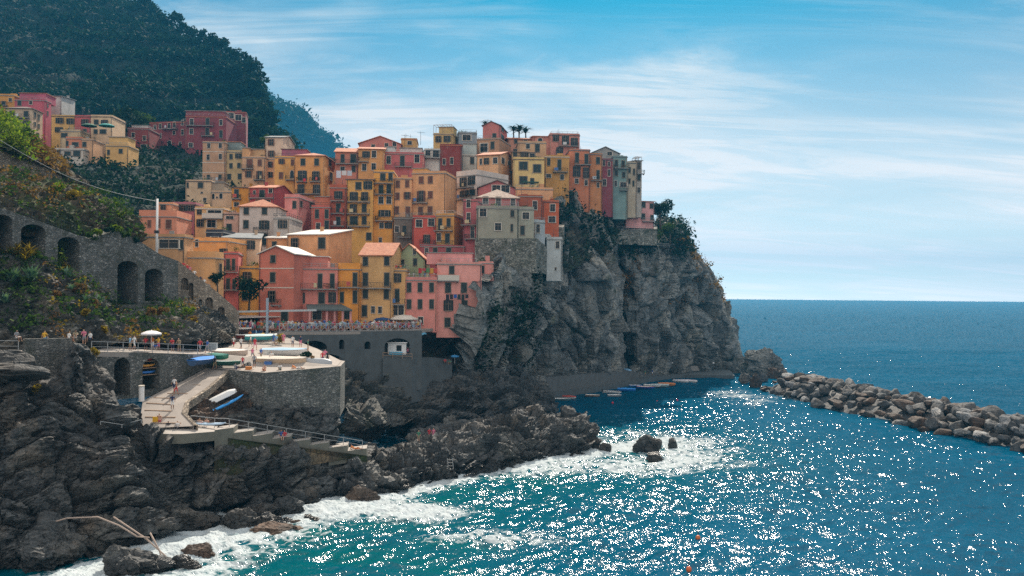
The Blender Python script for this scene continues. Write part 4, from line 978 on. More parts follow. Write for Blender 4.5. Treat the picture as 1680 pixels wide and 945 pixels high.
h = H('salmon house with three brown shutters behind the white pole', 228, 290, 166, 356, 388, 3, d=9, col=(.76, .31, .21), ext=5, par=1.2, sh='sh_brown').win([(245, 367, 5, 11, 'd'), (259.5, 366, 6, 13, 'd'), (276.5, 368, 8, 14, 'd')])
h = H('peach cube of a house left of the purple house', 258, 284, 180, 336, 362, 3, d=8, col=(.70, .36, .22), ext=5).win([(268.5, 340, 10, 9, 'o')])
h = H('purple house with a row of three shuttered windows', 282, 321, 184, 336, 364, 3, d=9, col=(.46, .18, .26), ext=5, rmat='tile_dark').win([(288, 341.5, 12, 9, 'o'), (300.5, 341.5, 12, 9, 'o'), (312.5, 341.5, 12, 9, 'o'), (299, 358.5, 6, 8, 'd'), (312, 358.5, 6, 8, 'd')])
h = H('cream house with a covered terrace under a pale canopy', 320, 367, 178, 343, 384, 2, d=9, col=(.74, .50, .26), ext=5, rmat='roof_pale', chim=0)
h.win([(327, 348, 8, 8, 'o'), (352, 351, 22, 12, 'f'), (329, 366, 14, 12, 'o'), (347, 367, 14, 12, 'f')]).bal([(333, 366, 358, 's', .8)])
h = H('pale pink house tucked left of the white house with the tiled hip roof', 367, 393, 178, 352, 388, 6, d=8, col=(.72, .46, .38), ext=5, rmat='tile_dark').win([(376, 373, 8, 11, 'd'), (377, 357, 12, 5, 'f')])
h = H('white house under an orange hip roof with a flowered balcony', 393, 456, 176, 339.5, 392, 4, d=9, col=(.66, .58, .55), roof='hip', rise=1.9, ext=4, chim=2)
h.win([(404, 346.5, 8, 11, 'd'), (434, 346.5, 8, 11, 'd'), (403.5, 368, 8, 13, 'c'), (433.5, 369, 16, 14, 'o'), (434, 393, 9, 18, 'd')]).bal([(417, 440, 381)])
h = H('lower grey wing of the white house with a glazed roof terrace', 449, 475, 175, 359.5, 396, 4, uS=496, col=(.50, .47, .46), ext=5, chim=0).win([(464, 368, 17, 13, 'o')]).rooftop_rail(0, 1, 1, 1.0, 'iron')
# ---- middle row
h = H('pink house with a flat parapet behind the glazed terrace', 467, 490, 188, 325, 362, 4, uS=517, col=(.72, .30, .32), ext=6, par=.7).win([(483, 336, 6, 12, 'd')]).win([(493.5, 335, 4, 10, 'd'), (510.5, 336, 5, 10, 'd')], 'R')
h = H('red house with a roof terrace and tall green shutters', 511, 541, 188, 341, 380, 2, d=9, col=(.56, .13, .11), ext=6, chim=0).block(517, 541, 323, 2.5, 5, (.62, .20, .12)).rooftop_rail(0, 1, .25, 1, 'iron')
h.win([(520, 351, 6, 14, 'd'), (536, 351, 6, 14, 'd'), (536, 369, 7, 14, 'd'), (522, 371, 7, 10, 'f')])
h = H('slim brick red house with three railed balconies', 541, 568, 190, 309, 388, 2, d=9, col=(.50, .13, .08), ext=6, par=.7)
h.win([(555, 320, 13, 12, 'o'), (555, 341, 7, 14, 'd'), (555, 363, 7, 14, 'd')]).bal([(543, 565, 329.5), (543, 565, 350), (543, 565, 370.5)])
h = H('tall yellow house with three long balconies of white chairs', 568.5, 612, 191, 295, 396, 2, d=10, col=(.80, .47, .13), roof='shed', rise=1.0, rmat='tile_dark', ext=6)
h.win([(603.5, 304, 14, 13, 'o'), (588, 305, 9, 12, 'd'), (580.5, 322, 13, 13, 'o'), (598.5, 322, 13, 13, 'o'), (580, 342, 13, 13, 'o'), (597.5, 341.5, 7, 13, 'd'), (580.5, 361.5, 12, 13, 'd'), (597.5, 361.5, 7, 13, 'd'), (573.5, 378, 6, 8, 'f'), (605, 388, 8, 12, 'd')]).bal([(570.5, 607, 331), (570, 606.5, 350.5), (570, 606.5, 371)])
h = H('tall bright orange house with a shop awning and brown balconies', 613.5, 645.5, 193, 283, 396, 2, d=10, col=(.84, .42, .08), ext=6)
h.win([(628, 290, 8, 11, 'd'), (641, 290, 7, 12, 'd'), (625, 311, 7, 14, 'd'), (638, 310.5, 7, 14, 'd'), (625, 328.5, 8, 12, 'f'), (638, 328.5, 8, 12, 'f'), (631, 350, 23, 10, 'o'), (626, 370, 7, 9, 'f'), (637.5, 370, 12, 9, 'o'), (624, 394, 5, 8, 'f')]).bal([(614.5, 645, 300.5, 'i'), (615, 644.5, 318.5), (616, 644.5, 362)])
h = H('narrow peach house with brown shutters left of the broad peach house', 646, 675.5, 194, 294, 362, 2, d=10, col=(.76, .42, .22), ext=6, sh='sh_brown', par=.3)
h.win([(652.5, 302, 6, 11, 'c'), (668, 301.5, 6, 11, 'c'), (652, 322, 6, 11, 'c'), (668, 321, 11, 11, 'o'), (651, 345, 6, 12, 'c'), (669, 347.5, 7, 16, 'd')]).bal([(655, 675, 357, 'p')])
h = H('broad peach house with a yellow roof terrace and brown shutters', 676, 731, 195, 286, 362, 2, uS=748, col=(.76, .43, .23), ext=6, sh='sh_brown', par=.5)
h.block(677, 700, 277, 2, 3, (.74, .40, .14), 'roof_wall').win([(691, 295.5, 7, 11, 'd'), (706, 295, 7, 11, 'd'), (691, 322, 13, 17, 'o'), (706, 319.5, 7, 11, 'c'), (690, 347, 7, 14, 'd'), (705.5, 346, 7, 14, 'd')]).bal([(678, 702, 333), (676.5, 716, 357, 'p')])
h = H('bare grey stone house under the narrow peach house', 646.5, 676, 192, 359.5, 398, 2, d=8, col=(.20, .18, .165), ext=5, chim=0).win([(651, 376, 7, 10, 'f'), (663.5, 377, 7, 14, 'd')]).bal([(653, 674, 389)])
h = H('crimson house with white framed windows under the broad peach house', 677, 715, 188, 358, 412, 2, d=9, col=(.62, .12, .10), ext=5, chim=0).win([(687.5, 366.5, 10, 12, 'f'), (707.5, 365, 10, 12, 'f'), (700, 392, 13, 13, 'o')]).bal([(689, 712, 401)])
h = H('ochre house with tall shutters and a blue screened roof terrace', 715.5, 745, 186, 355, 412, 2, uS=763, col=(.66, .36, .10), ext=5, chim=1).rooftop_rail(0, 1, .9, 1, 'white')
h.win([(722, 368, 6, 19, 'd'), (736, 365, 6, 13, 'd'), (720, 389, 7, 13, 'f'), (734, 391, 7, 15, 'd')]).bal([(713, 743, 378.5), (713, 743, 402)])
h = H('dark magenta ground floor behind the pink roof terraces', 690, 762, 183, 405, 432, 2, d=6, col=(.40, .10, .13), ext=4, chim=0).win([(714, 412, 7, 11, 'd'), (736, 412, 8, 11, 'd'), (700, 412, 6, 10, 'f')])
# ---- around the grey turret house
h = H('magenta house with a tiled hip roof and a white railed terrace', 760, 783, 184, 331, 412, -8, d=14, col=(.52, .15, .19), roof='flat', ext=6, chim=0, rmat='tile_dark')
h.win([(768.5, 334, 6, 13, 'f'), (768.5, 357, 6, 15, 'f'), (775, 381, 6, 19, 'f')]).bal([(757, 782, 369), (763, 782, 392)])
h = H('pink storey under a pale tiled hip roof above the grey turret house', 783.5, 851, 189, 325, 352, 4, d=10, col=(.58, .20, .22), roof='hip', rise=2.4, rmat='tile_pale', ext=2, chim=0).win([(796.5, 328.5, 9, 12, 'f'), (817.5, 330.5, 8, 15, 'f'), (841.5, 331.5, 7, 13, 'f')]).bal([(782, 850, 338.5, 'p', 1.6)])
h = H('magenta gable with a great arched picture window', 785, 846, 200, 309, 330, 4, d=9, col=(.50, .15, .17), roof='gy', rise=1.9, rmat='tile_dark', ext=4, chim=0).win([(814, 310, 13, 12, 'f'), (829, 310, 13, 12, 'f')])
h = H('white house with dark shutters and a white terrace parapet', 748.5, 782, 206, 291, 350, 2, d=13, uS=834, col=(.64, .58, .56), ext=8, par=1.2, chim=0)
h.win([(761, 299, 13, 15, 'o'), (774, 296, 11, 14, 'o'), (762, 318, 14, 10, 'o'), (775, 316, 9, 10, 'd')]).bal([(748, 778, 309.5), (748, 776, 328)])
h = H('peach house with a tiled gable and two pale blue windows', 783, 820, 216, 256, 300, 6, uS=843, col=(.72, .44, .26), roof='gx', rise=1.6, ext=8, chim=0)
h.win([(789, 265.5, 4, 10, 'f'), (798.5, 264.5, 10, 10, 'o'), (812.5, 263.5, 7, 10, 'f')]).win([(825, 264, 5, 10, 'f'), (834.5, 268, 3, 7, 'f')], 'R')
h = H('pale yellow house with paired dark shutters and a slate terrace roof', 842, 893, 214, 262, 306, 2, d=10, col=(.78, .60, .27), roof='flat', rmat='tile_dark', ext=8, chim=0)
h.win([(858.5, 272, 13, 13, 'd'), (881, 276.5, 12, 13, 'd'), (858.5, 295.5, 12, 12, 'd'), (873, 297.5, 6, 10, 'd')])
h = H('dark glazed attic storey above the pale yellow house', 840, 879, 219, 250, 266, 8, d=9, col=(.46, .34, .22), roof='shed', rise=1.6, rmat='tile_dark', ext=2, chim=0).win([(845, 250.5, 6, 12, 'o'), (860, 254, 14, 10, 'o'), (873, 257, 8, 10, 'f')]).bal([(842, 878, 262)])
h = H('peach terrace wall with a green awning above the brick red house', 846, 907, 200, 311, 328, 4, d=7, col=(.74, .42, .24), ext=3, chim=0).rooftop_rail(0, .6, .8).pergola(.18, .62, 1.6, 'iron', (.03, .22, .16), 3)
h = H('brick red house beside the grey turret house', 850.5, 890, 194, 323, 355, 4, d=8, col=(.42, .12, .07), ext=6, chim=0).win([(877.5, 337, 7, 14, 'f')])
h = H('small orange red house at the cliff edge', 890, 917, 197, 332, 368, 2, d=7, col=(.60, .15, .07), ext=6, rmat='tile_dark').win([(906.5, 341, 8, 12, 'f'), (905.5, 360, 11, 10, 'f')])
h = H('grey green turret house with patched plaster on the old bastion', 782, 848.5, 179, 342, 391, 3, d=10, col=(.33, .34, .29), ext=3, chim=0)
h.win([(792.5, 349, 11, 13, 'f'), (840.5, 350.5, 6, 11, 'd'), (817, 372, 10, 12, 'f'), (839.5, 374, 4, 12, 'd')]).rooftop_rail(0, 1, .4)
h = H('grey green annexe with two dark windows right of the turret house', 848.8, 876, 179.8, 344, 390, 6, d=9, col=(.34, .36, .31), ext=3, chim=0).win([(862.5, 354, 11, 11, 'f'), (857, 378, 7, 15, 'd')])
h = H('slim pale blue house front with a balcony of green tubs', 875.5, 894, 186, 366, 404, 4, d=6, col=(.42, .50, .58), ext=1, chim=0).win([(882.5, 375, 6, 14, 'f'), (881, 395, 4, 6, 'f')]).rooftop_rail(0, 1, .8)
h = H('white tower house standing on the bare cliff', 897, 922.5, 187, 393.5, 449.5, 4, d=6, col=(.52, .58, .62), ext=1.5, chim=1, name='tower_house').win([(914.5, 402, 6, 12, 'f'), (911.5, 441, 3, 5, 'f')])
# ---- upper middle
h = H('rose house with a long tiled roof and two green balcony doors', 550, 587, 214, 250, 290, 4, d=9, col=(.58, .23, .18), roof='gx', rise=1.7, ext=8)
h.win([(562, 260, 6, 13, 'd'), (579.5, 260, 9, 14, 'd'), (562, 277, 7, 7, 'f'), (580, 277, 6, 10, 'd')]).bal([(551, 588, 268.5)])
h = H('orange house with white framed windows and a patio roof', 588, 630, 214, 245, 290, 4, d=9, col=(.66, .36, .14), roof='gx', rise=1.2, ext=8)
h.win([(600.5, 253.5, 12, 10, 'o'), (613.5, 253, 7, 11, 'f'), (597.5, 274.5, 7, 11, 'f'), (613, 273.5, 7, 11, 'f')]).bal([(588, 605, 265)])
h = H('raspberry pink house with a glass walled roof terrace', 630, 695, 217, 253, 284, 3, d=9, col=(.56, .16, .19), ext=8, chim=0)
h.win([(637.5, 262.5, 7, 13, 'f'), (660, 264, 7, 17, 'd'), (684, 260.5, 8, 13, 'f')]).bal([(648, 676, 273.5)]).rooftop_rail(0, 1, .8, 1.0, 'white').block(632, 648, 241, 2, 3, (.6, .62, .62)).block(656, 692, 243, 3, 3, (.56, .50, .47))
h = H('pink gabled house on the skyline', 589, 658, 236, 236, 256, 5, d=10, col=(.56, .22, .21), roof='gy', rise=2.2, ext=8).win([(634, 238, 6, 6, 'f'), (647, 236.5, 6, 7, 'f'), (612, 240, 6, 6, 'f')])
h = H('small mustard house under television aerials', 658, 684, 240, 229, 252, 4, d=9, col=(.56, .38, .15), ext=8, rmat='tile').win([(672, 234.5, 7, 6, 'f')])
h = H('white walled house with a leafy balcony right of the raspberry pink house', 696, 722, 224, 247, 285, 4, d=9, col=(.60, .62, .62), ext=8, rmat='tile_grey').win([(715, 252.5, 10, 11, 'f'), (702, 251, 8, 9, 'f')]).bal([(698, 722, 259)])
h = H('dark red house with two small pale windows', 722, 757.5, 225, 239, 285, 4, d=9, col=(.27, .055, .055), ext=8, rmat='tile').win([(728.5, 265.5, 5, 10, 'f'), (741, 264, 5, 11, 'f')])
h = H('white and teal house with a planted roof terrace', 757.5, 782, 228, 256, 300, 4, d=9, col=(.54, .56, .53), ext=10, chim=0).block(760, 782, 236, 2, 5, (.45, .52, .50)).rooftop_rail(0, 1, .3).win([(774.5, 263.5, 6, 11, 'd')])
h = H('cream yellow house with a rooftop pergola on the skyline', 711, 742, 243, 221, 250, 5, d=9, uS=751, col=(.64, .47, .20), ext=8, chim=0).block(720, 744, 209, .8, 5, (.60, .45, .20)).pergola(.0, .95, 2.6, 'wood').win([(719.5, 228.5, 11, 10, 'o'), (733.5, 228, 11, 10, 'o')])
h = H('blue grey house with a dark garage like opening on the skyline', 751, 782, 246, 219, 245, 5, d=9, col=(.30, .36, .42), ext=8, chim=0).win([(765.5, 226, 13, 9, 'f')]).rooftop_rail(.1, 1, .4)
h = H('pink tower house with a chimney on the skyline', 792, 820, 244, 207, 240, 6, uS=832, col=(.58, .20, .20), roof='gy', rise=1.2, ext=8, rmat='tile_dark').win([(811, 223, 6, 8, 'd')]).win([(824, 212, 5, 8, 'd'), (824, 225, 6, 7, 'd')], 'R')
h = H('tan house with a dark doorway under the pink tower house', 782, 819, 234, 230, 268, 4, d=9, uS=838, col=(.48, .30, .20), ext=8, chim=0).win([(794, 242.5, 12, 14, 'f'), (808, 238.5, 6, 12, 'd')]).rooftop_rail(0, .6, .8)
h = H('small tiled roof house with a pale dormer right of the pink tower house', 834, 872, 246, 228, 250, 6, d=8, col=(.50, .26, .20), roof='gx', rise=1.0, ext=8).win([(846, 232, 5, 7, 'd'), (862, 233, 6, 6, 'f')])
h = H('cream house with a tall green door behind the pale yellow house', 850, 896, 232, 235, 270, 4, d=8, col=(.60, .40, .25), ext=8, chim=0).win([(881.5, 243, 7, 13, 'd'), (866, 240, 6, 8, 'f')])
# ---- right end of the village
h = H('large pink house with a railed flat roof on the skyline', 902, 951, 240, 222, 262, 5, d=10, uS=None, col=(.60, .26, .23), ext=8, chim=1, rmat='tile_dark').rooftop_rail(.05, .95, .8)
h.win([(911.5, 226.5, 12, 11, 'o'), (927.5, 230, 11, 14, 'o'), (942, 233, 11, 13, 'o'), (918, 247, 11, 10, 'o')]).bal([(916, 949, 239.5)])
h = H('pink lean-to left of the large pink house', 876, 902, 240.5, 224, 250, 5, d=9, col=(.60, .26, .22), roof='shed', rise=1.4, rmat='tile', ext=8, chim=0).win([(886, 230, 7, 7, 'a')])
h = H('ochre orange house with a bright green door and a pale ledge', 894, 934, 226, 258, 304, 3, d=9, col=(.58, .33, .10), ext=6, rmat='trim', chim=0)
h.win([(900, 265.5, 5, 12, 'd'), (917.5, 270.5, 6, 17, 'd'), (900, 288.5, 8, 6, 'f'), (922, 290.5, 6, 9, 'f')]).bal([(907, 931, 282)])
h = H('terracotta house with two floors of tall shutters', 934.5, 968, 230, 247, 312, 4, d=9, col=(.60, .22, .12), roof='flat', rmat='tile_grey', ext=6)
h.win([(946.5, 259, 6, 16, 'd'), (962, 261, 6, 16, 'd'), (946, 281.5, 12, 17, 'o'), (962, 284, 12, 17, 'o'), (961.5, 300, 5, 9, 'f'), (946, 297, 6, 8, 'f')]).bal([(942, 969, 270)])
h = H('orange house between the terracotta house and the purple one', 968.5, 988, 232, 254, 318, 5, d=9, col=(.60, .27, .12), ext=6, rmat='tile_grey').win([(981, 263.5, 6, 11, 'd'), (981, 286.5, 5, 14, 'd'), (981, 303.5, 4, 8, 'f')]).bal([(969, 987.5, 296)])
h = H('narrow purple house with white framed windows', 988.3, 1006, 234, 263, 320, 5, d=9, col=(.27, .07, .11), ext=6, rmat='tile_grey', chim=0).win([(990, 267.5, 4, 9, 'f'), (999, 269, 4, 7, 'f'), (999, 283.5, 4, 11, 'f'), (991.5, 299.5, 6, 11, 'f')])
h = H('grey gabled house at the top of the cliff row', 970, 1016, 246, 252, 275, 5, d=10, col=(.34, .36, .37), roof='gy', rise=2.0, rmat='tile_grey', ext=8).win([(1000, 252, 8, 6, 'f')])
h = H('teal house with turquoise shutters and a grey ground floor', 1006.3, 1029, 237, 258, 324, 6, d=9, col=(.22, .35, .36), ext=6, rmat='tile_grey')
h.win([(1011, 268, 5, 11, 'd'), (1022, 269, 5, 11, 'd'), (1011, 284, 5, 9, 'd'), (1023, 287, 5, 9, 'd'), (1010, 301, 4, 9, 'f'), (1023, 303, 11, 8, 'f')]).bal([(1007, 1031, 276), (1016, 1030, 312)])
h = H('cream house stepping back at the end of the cliff row', 1029.3, 1043, 241, 268, 322, 8, d=9, col=(.52, .45, .36), ext=6, rmat='tile_grey').win([(1032.5, 279, 4, 9, 'd'), (1040, 282, 3, 10, 'd'), (1032.5, 297, 3, 8, 'd'), (1039, 301, 3, 9, 'd')])
h = H('last narrow house of the cliff row with a blue glazed balcony', 1043.3, 1053, 244, 264, 322, 10, d=7, uS=None, col=(.44, .42, .40), ext=6, roof='shed', rise=.8, rmat='tile_dark', chim=0).win([(1048, 272, 5, 11, 'o'), (1048, 292, 5, 9, 'd'), (1048, 312, 5, 9, 'f')]).bal([(1044, 1056, 285)]).pergola(0, 1, 1.0, 'wood')
h = H('pink cliff house with white framed windows beside the tree', 1027, 1073, 246, 330, 367, 6, d=8, uS=1009, col=(.78, .42, .44), roof='shed', rise=1.2, rmat='tile', ext=1.2, chim=0)
h.win([(1037, 333.5, 11, 9, 'f'), (1055, 336, 7, 9, 'd'), (1069, 338, 6, 8, 'd'), (1042, 353, 7, 9, 'f'), (1055, 355, 6, 9, 'd'), (1069.5, 357, 5, 8, 'd')]).win([(1015.5, 338, 3, 8, 'f'), (1023, 335, 3, 8, 'f'), (1021, 353, 6, 10, 'd')], 'L').bal([(1029, 1052, 344, 'p'), (1053, 1073, 363, 'p')])
# ---- upper left of the village
h = H('old frescoed house with faded painted panels', 332.5, 370, 226, 234, 300, 3, d=9, col=(.56, .36, .25), ext=8, par=.2, chim=0, band=(249, 267, 283.5))
h.win([(342.5, 239, 5, 8, 'f'), (361.5, 239, 5, 8, 'f'), (341.5, 258, 5, 9, 'f'), (361.5, 257, 5, 9, 'f'), (342, 291, 5, 8, 'd'), (361, 290, 5, 7, 'd')]).bal([(347, 370, 298)])
h = H('olive cream house with a dark glazed roof terrace', 370.3, 397, 227, 250, 312, 3, d=9, col=(.56, .44, .25), ext=8, chim=0).block(371, 395, 233, 1.6, 5, (.24, .30, .30), 'winter_garden', 'tile').rooftop_rail(0, 1, .25, 1, 'iron')
h.win([(379, 257, 5, 8, 'd'), (391, 256, 10, 8, 'o'), (379, 272, 5, 8, 'd'), (392, 271.5, 5, 8, 'd'), (376, 290, 6, 9, 'd'), (394, 289.5, 6, 9, 'd')])
h = H('peach house with a set back yellow storey and a corner balcony', 397.3, 435, 226, 259, 315, 3, d=9, col=(.72, .46, .30), ext=8, sh='sh_brown', chim=0).block(397.5, 409, 243, .2, 6, (.74, .42, .20)).block(409, 434, 245, 3, 5, (.66, .42, .22))
h.win([(409.5, 268.5, 9, 14, 'd'), (426, 267, 6, 10, 'd'), (408, 286, 12, 10, 'o'), (426, 288, 12, 14, 'o')]).bal([(396.5, 416, 277), (417, 435, 295)])
h = H('tall cream tower of flats with brown shutters under a slate roof', 435.4, 464, 230, 226, 268, 3, uS=483, col=(.70, .56, .45), roof='gx', rise=1.4, rmat='tile_grey', ext=1, sh='sh_brown', chim=0).win([(445, 233.7, 12, 10, 'o'), (445.5, 252.5, 12, 10, 'o')])
h = H('lower peach part of the cream tower of flats', 435.4, 450.3, 229.5, 262, 312, 3, d=8, col=(.72, .46, .28), ext=8, sh='sh_brown', chim=0).win([(443, 270, 10, 9, 'o'), (443.5, 287, 11, 9, 'o')])
h = H('yellow orange house with an arched balcony niche', 450.6, 484, 215, 259, 318, 3, d=9, col=(.78, .44, .13), ext=8, chim=0, sh='sh_brown').block(462, 503, 245, 3, 5, (.42, .14, .20), 'penthouse', 'tile_dark').rooftop_rail(0, 1, .3, 1, 'iron')
h.win([(462, 265, 10, 8, 'o'), (480, 266.5, 5, 9, 'd'), (461, 288, 6, 10, 'd'), (479, 286, 6, 13, 'a')]).bal([(469, 483.5, 295)])
h = H('broad orange house with a low tiled hip roof and four balcony doors', 484.5, 532.7, 211, 256, 322, 3, uS=551, col=(.74, .38, .13), roof='hip', rise=1.2, ext=8)
h.win([(497, 266, 7, 11, 'd'), (519.5, 266, 7, 11, 'd'), (496, 288, 14, 15, 'o'), (518.5, 289, 14, 15, 'o'), (494, 311, 13, 16, 'o'), (519.5, 311.5, 13, 16, 'o')]).bal([(487, 504, 298), (509, 526, 298), (485.5, 526, 318)]).win([(541, 268, 4, 10, 'd'), (543, 290, 4, 12, 'd')], 'R')
h = H('low cream house with two blue shuttered windows at the village edge', 304.6, 346, 208, 298, 340, 3, d=8, col=(.64, .48, .33), ext=8, rmat='tile_dark').win([(307.5, 304, 4, 8, 'd'), (329, 304, 8, 9, 'd'), (331, 316, 4, 3, 'f'), (336, 327, 5, 5, 'f')]).rooftop_rail(.3, 1, .5)
h = H('cream house with two arched doors and a roof terrace', 346.5, 380, 206, 316, 340, 3, d=8, col=(.70, .50, .34), ext=8, chim=0).block(347, 368, 300, 3, 4, (.40, .32, .24)).win([(350, 322, 4, 9, 'a'), (362.5, 321.5, 5, 9, 'a'), (356, 324, 3, 3, 'f')])
h = H('amber house with tall dark shutters', 380.3, 410, 200, 308, 344, 3, d=9, col=(.70, .33, .04), roof='shed', rise=1.2, rmat='tile_dark', ext=6).win([(388, 318.5, 7, 15, 'd'), (388, 335.5, 8, 7, 'f')]).bal([(381, 396, 326)])
h = H('crimson house with a long dark balcony', 410.3, 450, 198, 309, 340, 3, d=9, uS=478, col=(.56, .10, .12), roof='gx', rise=1.3, ext=6).win([(417.5, 315.5, 4, 6, 'f'), (430, 318, 8, 12, 'd'), (444, 313, 6, 7, 'f'), (423, 331, 6, 6, 'f'), (440, 331, 7, 6, 'f')]).bal([(410, 450, 325)])
# ---- upper hamlet, far left
G2_ = dict(group='houses of the upper hamlet')
h = H('marigold house at the far end of the upper hamlet', -8, 23, 252, 157, 200, 2, d=9, col=(.66, .34, .08), ext=6, **G2_).win([(17, 164, 5, 6, 'f'), (6, 169, 6, 6, 'd')]).bal([(-4, 13, 173)])
h = H('magenta house with a roof terrace in the upper hamlet', 24, 75, 250, 165, 205, 2, d=9, uS=84, col=(.52, .11, .18), ext=6, chim=0, **G2_).block(32, 75, 153, 2, 6, (.50, .12, .18), 'roof_room', 'tile').rooftop_rail(.2, 1, .25).win([(32, 168.5, 6, 9, 'd'), (50.5, 168, 5, 7, 'f')]).win([(78, 173, 2, 6, 'd'), (78, 186, 2, 7, 'd')], 'R')
h = H('grey white cottage behind the magenta house of the upper hamlet', 84, 101, 262, 158, 190, 3, d=9, col=(.46, .48, .50), ext=6, roof='shed', rise=.8, rmat='tile_grey', **G2_).win([(86.5, 163, 4, 8, 'f')])
h = H('cream corner house with a balcony in the upper hamlet', 8.5, 53, 238, 178, 240, 3, uS=70, col=(.56, .44, .33), roof='hip', rise=1.0, rmat='tile_dark', ext=6, **G2_).win([(20, 186, 7, 8, 'd'), (43, 187, 7, 9, 'd'), (23.5, 202, 8, 9, 'd'), (43, 202.5, 12, 9, 'o')]).win([(57, 189, 3, 9, 'd'), (63, 193, 3, 9, 'd'), (57, 204, 3, 7, 'd'), (63, 207, 3, 7, 'd'), (62, 222, 3, 8, 'd')], 'R').bal([(16, 49, 193)])
h = H('yellow house at the left end of the upper hamlet terrace row', 84.6, 122.7, 246, 191, 224, 2, d=9, col=(.72, .47, .17), ext=5, rmat='tile_dark', **G2_).win([(98.5, 198, 15, 9, 'o'), (116, 199, 13, 9, 'o'), (97, 213, 13, 8, 'o')])
h = H('crimson house in the middle of the upper hamlet terrace row', 122.8, 149, 246, 192, 224, 2, d=9, col=(.54, .12, .14), ext=5, rmat='tile_dark', **G2_).win([(140, 200, 14, 8, 'o'), (139, 215, 6, 7, 'd')])
h = H('pale cream house at the right end of the upper hamlet terrace row', 149.1, 184, 246, 192, 224, 2, d=9, col=(.70, .52, .36), ext=5, rmat='tile_dark', **G2_).win([(158, 200.5, 7, 8, 'd'), (172, 201, 13, 8, 'o'), (157, 216, 6, 7, 'd'), (169, 216, 10, 7, 'd')])
h = H('low cream house under the upper hamlet terrace row', 99, 132, 240, 216, 236, 2, d=7, col=(.58, .46, .30), ext=5, chim=0, **G2_).win([(105.5, 222, 10, 7, 'd')]).rooftop_rail(.4, 1, .8)
h = H('coral house with a terracotta terrace in the upper hamlet', 108, 134, 236, 228, 248, 2, d=7, col=(.66, .25, .15), ext=3, chim=0, **G2_).win([(110, 235.5, 4, 8, 'd'), (123.5, 237, 10, 7, 'd')])
h = H('peach house right of the coral house in the upper hamlet', 134.2, 153, 236, 230, 250, 2, d=7, col=(.68, .43, .27), ext=3, chim=0, **G2_).win([(138.5, 237, 6, 8, 'd')])
h = H('low white garages along the upper hamlet lane', 78, 138, 233, 246, 259, 2, d=5, col=(.58, .54, .50), ext=2, chim=0, **G2_).win([(83, 251, 5, 9, 'd'), (96.5, 249.5, 6, 7, 'd'), (111, 252, 10, 7, 'd'), (126, 252, 11, 9, 'd')])
h = H('small yellow house with a corner terrace beside the dark red villa', 173.5, 210.5, 234, 240, 256, 2, d=7, col=(.72, .46, .18), ext=3, chim=0, **G2_).block(179, 210, 225, 1.6, 5, (.72, .46, .18)).win([(178, 250, 4, 8, 'd'), (198, 248, 6, 7, 'd')]).rooftop_rail(0, .9, .25, .9)
h = H('dark red house with pale window frames and a white roof hut', 209, 245, 262, 212, 244, 3, d=9, col=(.26, .055, .06), ext=4, chim=0, **G2_).block(216, 242, 206, 1.5, 5, (.62, .60, .58)).win([(218.5, 221.5, 5, 8, 'f'), (218.5, 235, 5, 8, 'f'), (237, 227, 5, 8, 'f'), (236, 240, 9, 6, 'f')])
h = H('long dark red villa wing under an orange cornice', 244.6, 304.4, 280, 203, 246, -10, d=11, col=(.27, .06, .09), ext=6, rmat='tile', chim=3, **G2_)
h.win([(254.5, 209, 4, 7, 'f'), (263, 207.5, 4, 8, 'f'), (277.5, 206, 4, 9, 'f'), (286, 204.5, 4, 9, 'f'), (299.5, 201.5, 4, 8, 'f'), (254.5, 224.5, 4, 8, 'f'), (263, 223, 4, 8, 'f'), (285.5, 218, 4, 6, 'f'), (299.5, 217, 4, 9, 'f'), (278, 235, 6, 9, 'a'), (295.5, 237, 4, 8, 'f')]).bal([(268, 292, 212)])
h = H('square dark red villa with a planted roof terrace', 304.6, 371, 272, 192, 246, 2, d=12, col=(.27, .06, .09), ext=6, rmat='tile', chim=1, **G2_)
h.block(305, 368, 182, 4, 6, (.26, .07, .09)).rooftop_rail(0, 1, .3).win([(314.5, 200, 6, 10, 'f'), (340.5, 199.5, 6, 11, 'd'), (362.5, 201, 5, 9, 'f'), (314, 215.5, 6, 9, 'f'), (340, 216, 6, 12, 'd'), (362.5, 220, 5, 12, 'd'), (313, 238, 7, 7, 'f')]).bal([(306, 351, 206), (331, 352, 223)])
h = H('upper dark red wing with a long glazed gallery', 371, 404, 286, 184, 222, 14, d=9, col=(.26, .06, .09), ext=4, rmat='tile', chim=0, **G2_).win([(379, 190, 9, 9, 'f'), (391, 193, 10, 9, 'f'), (400, 197, 6, 9, 'f')])
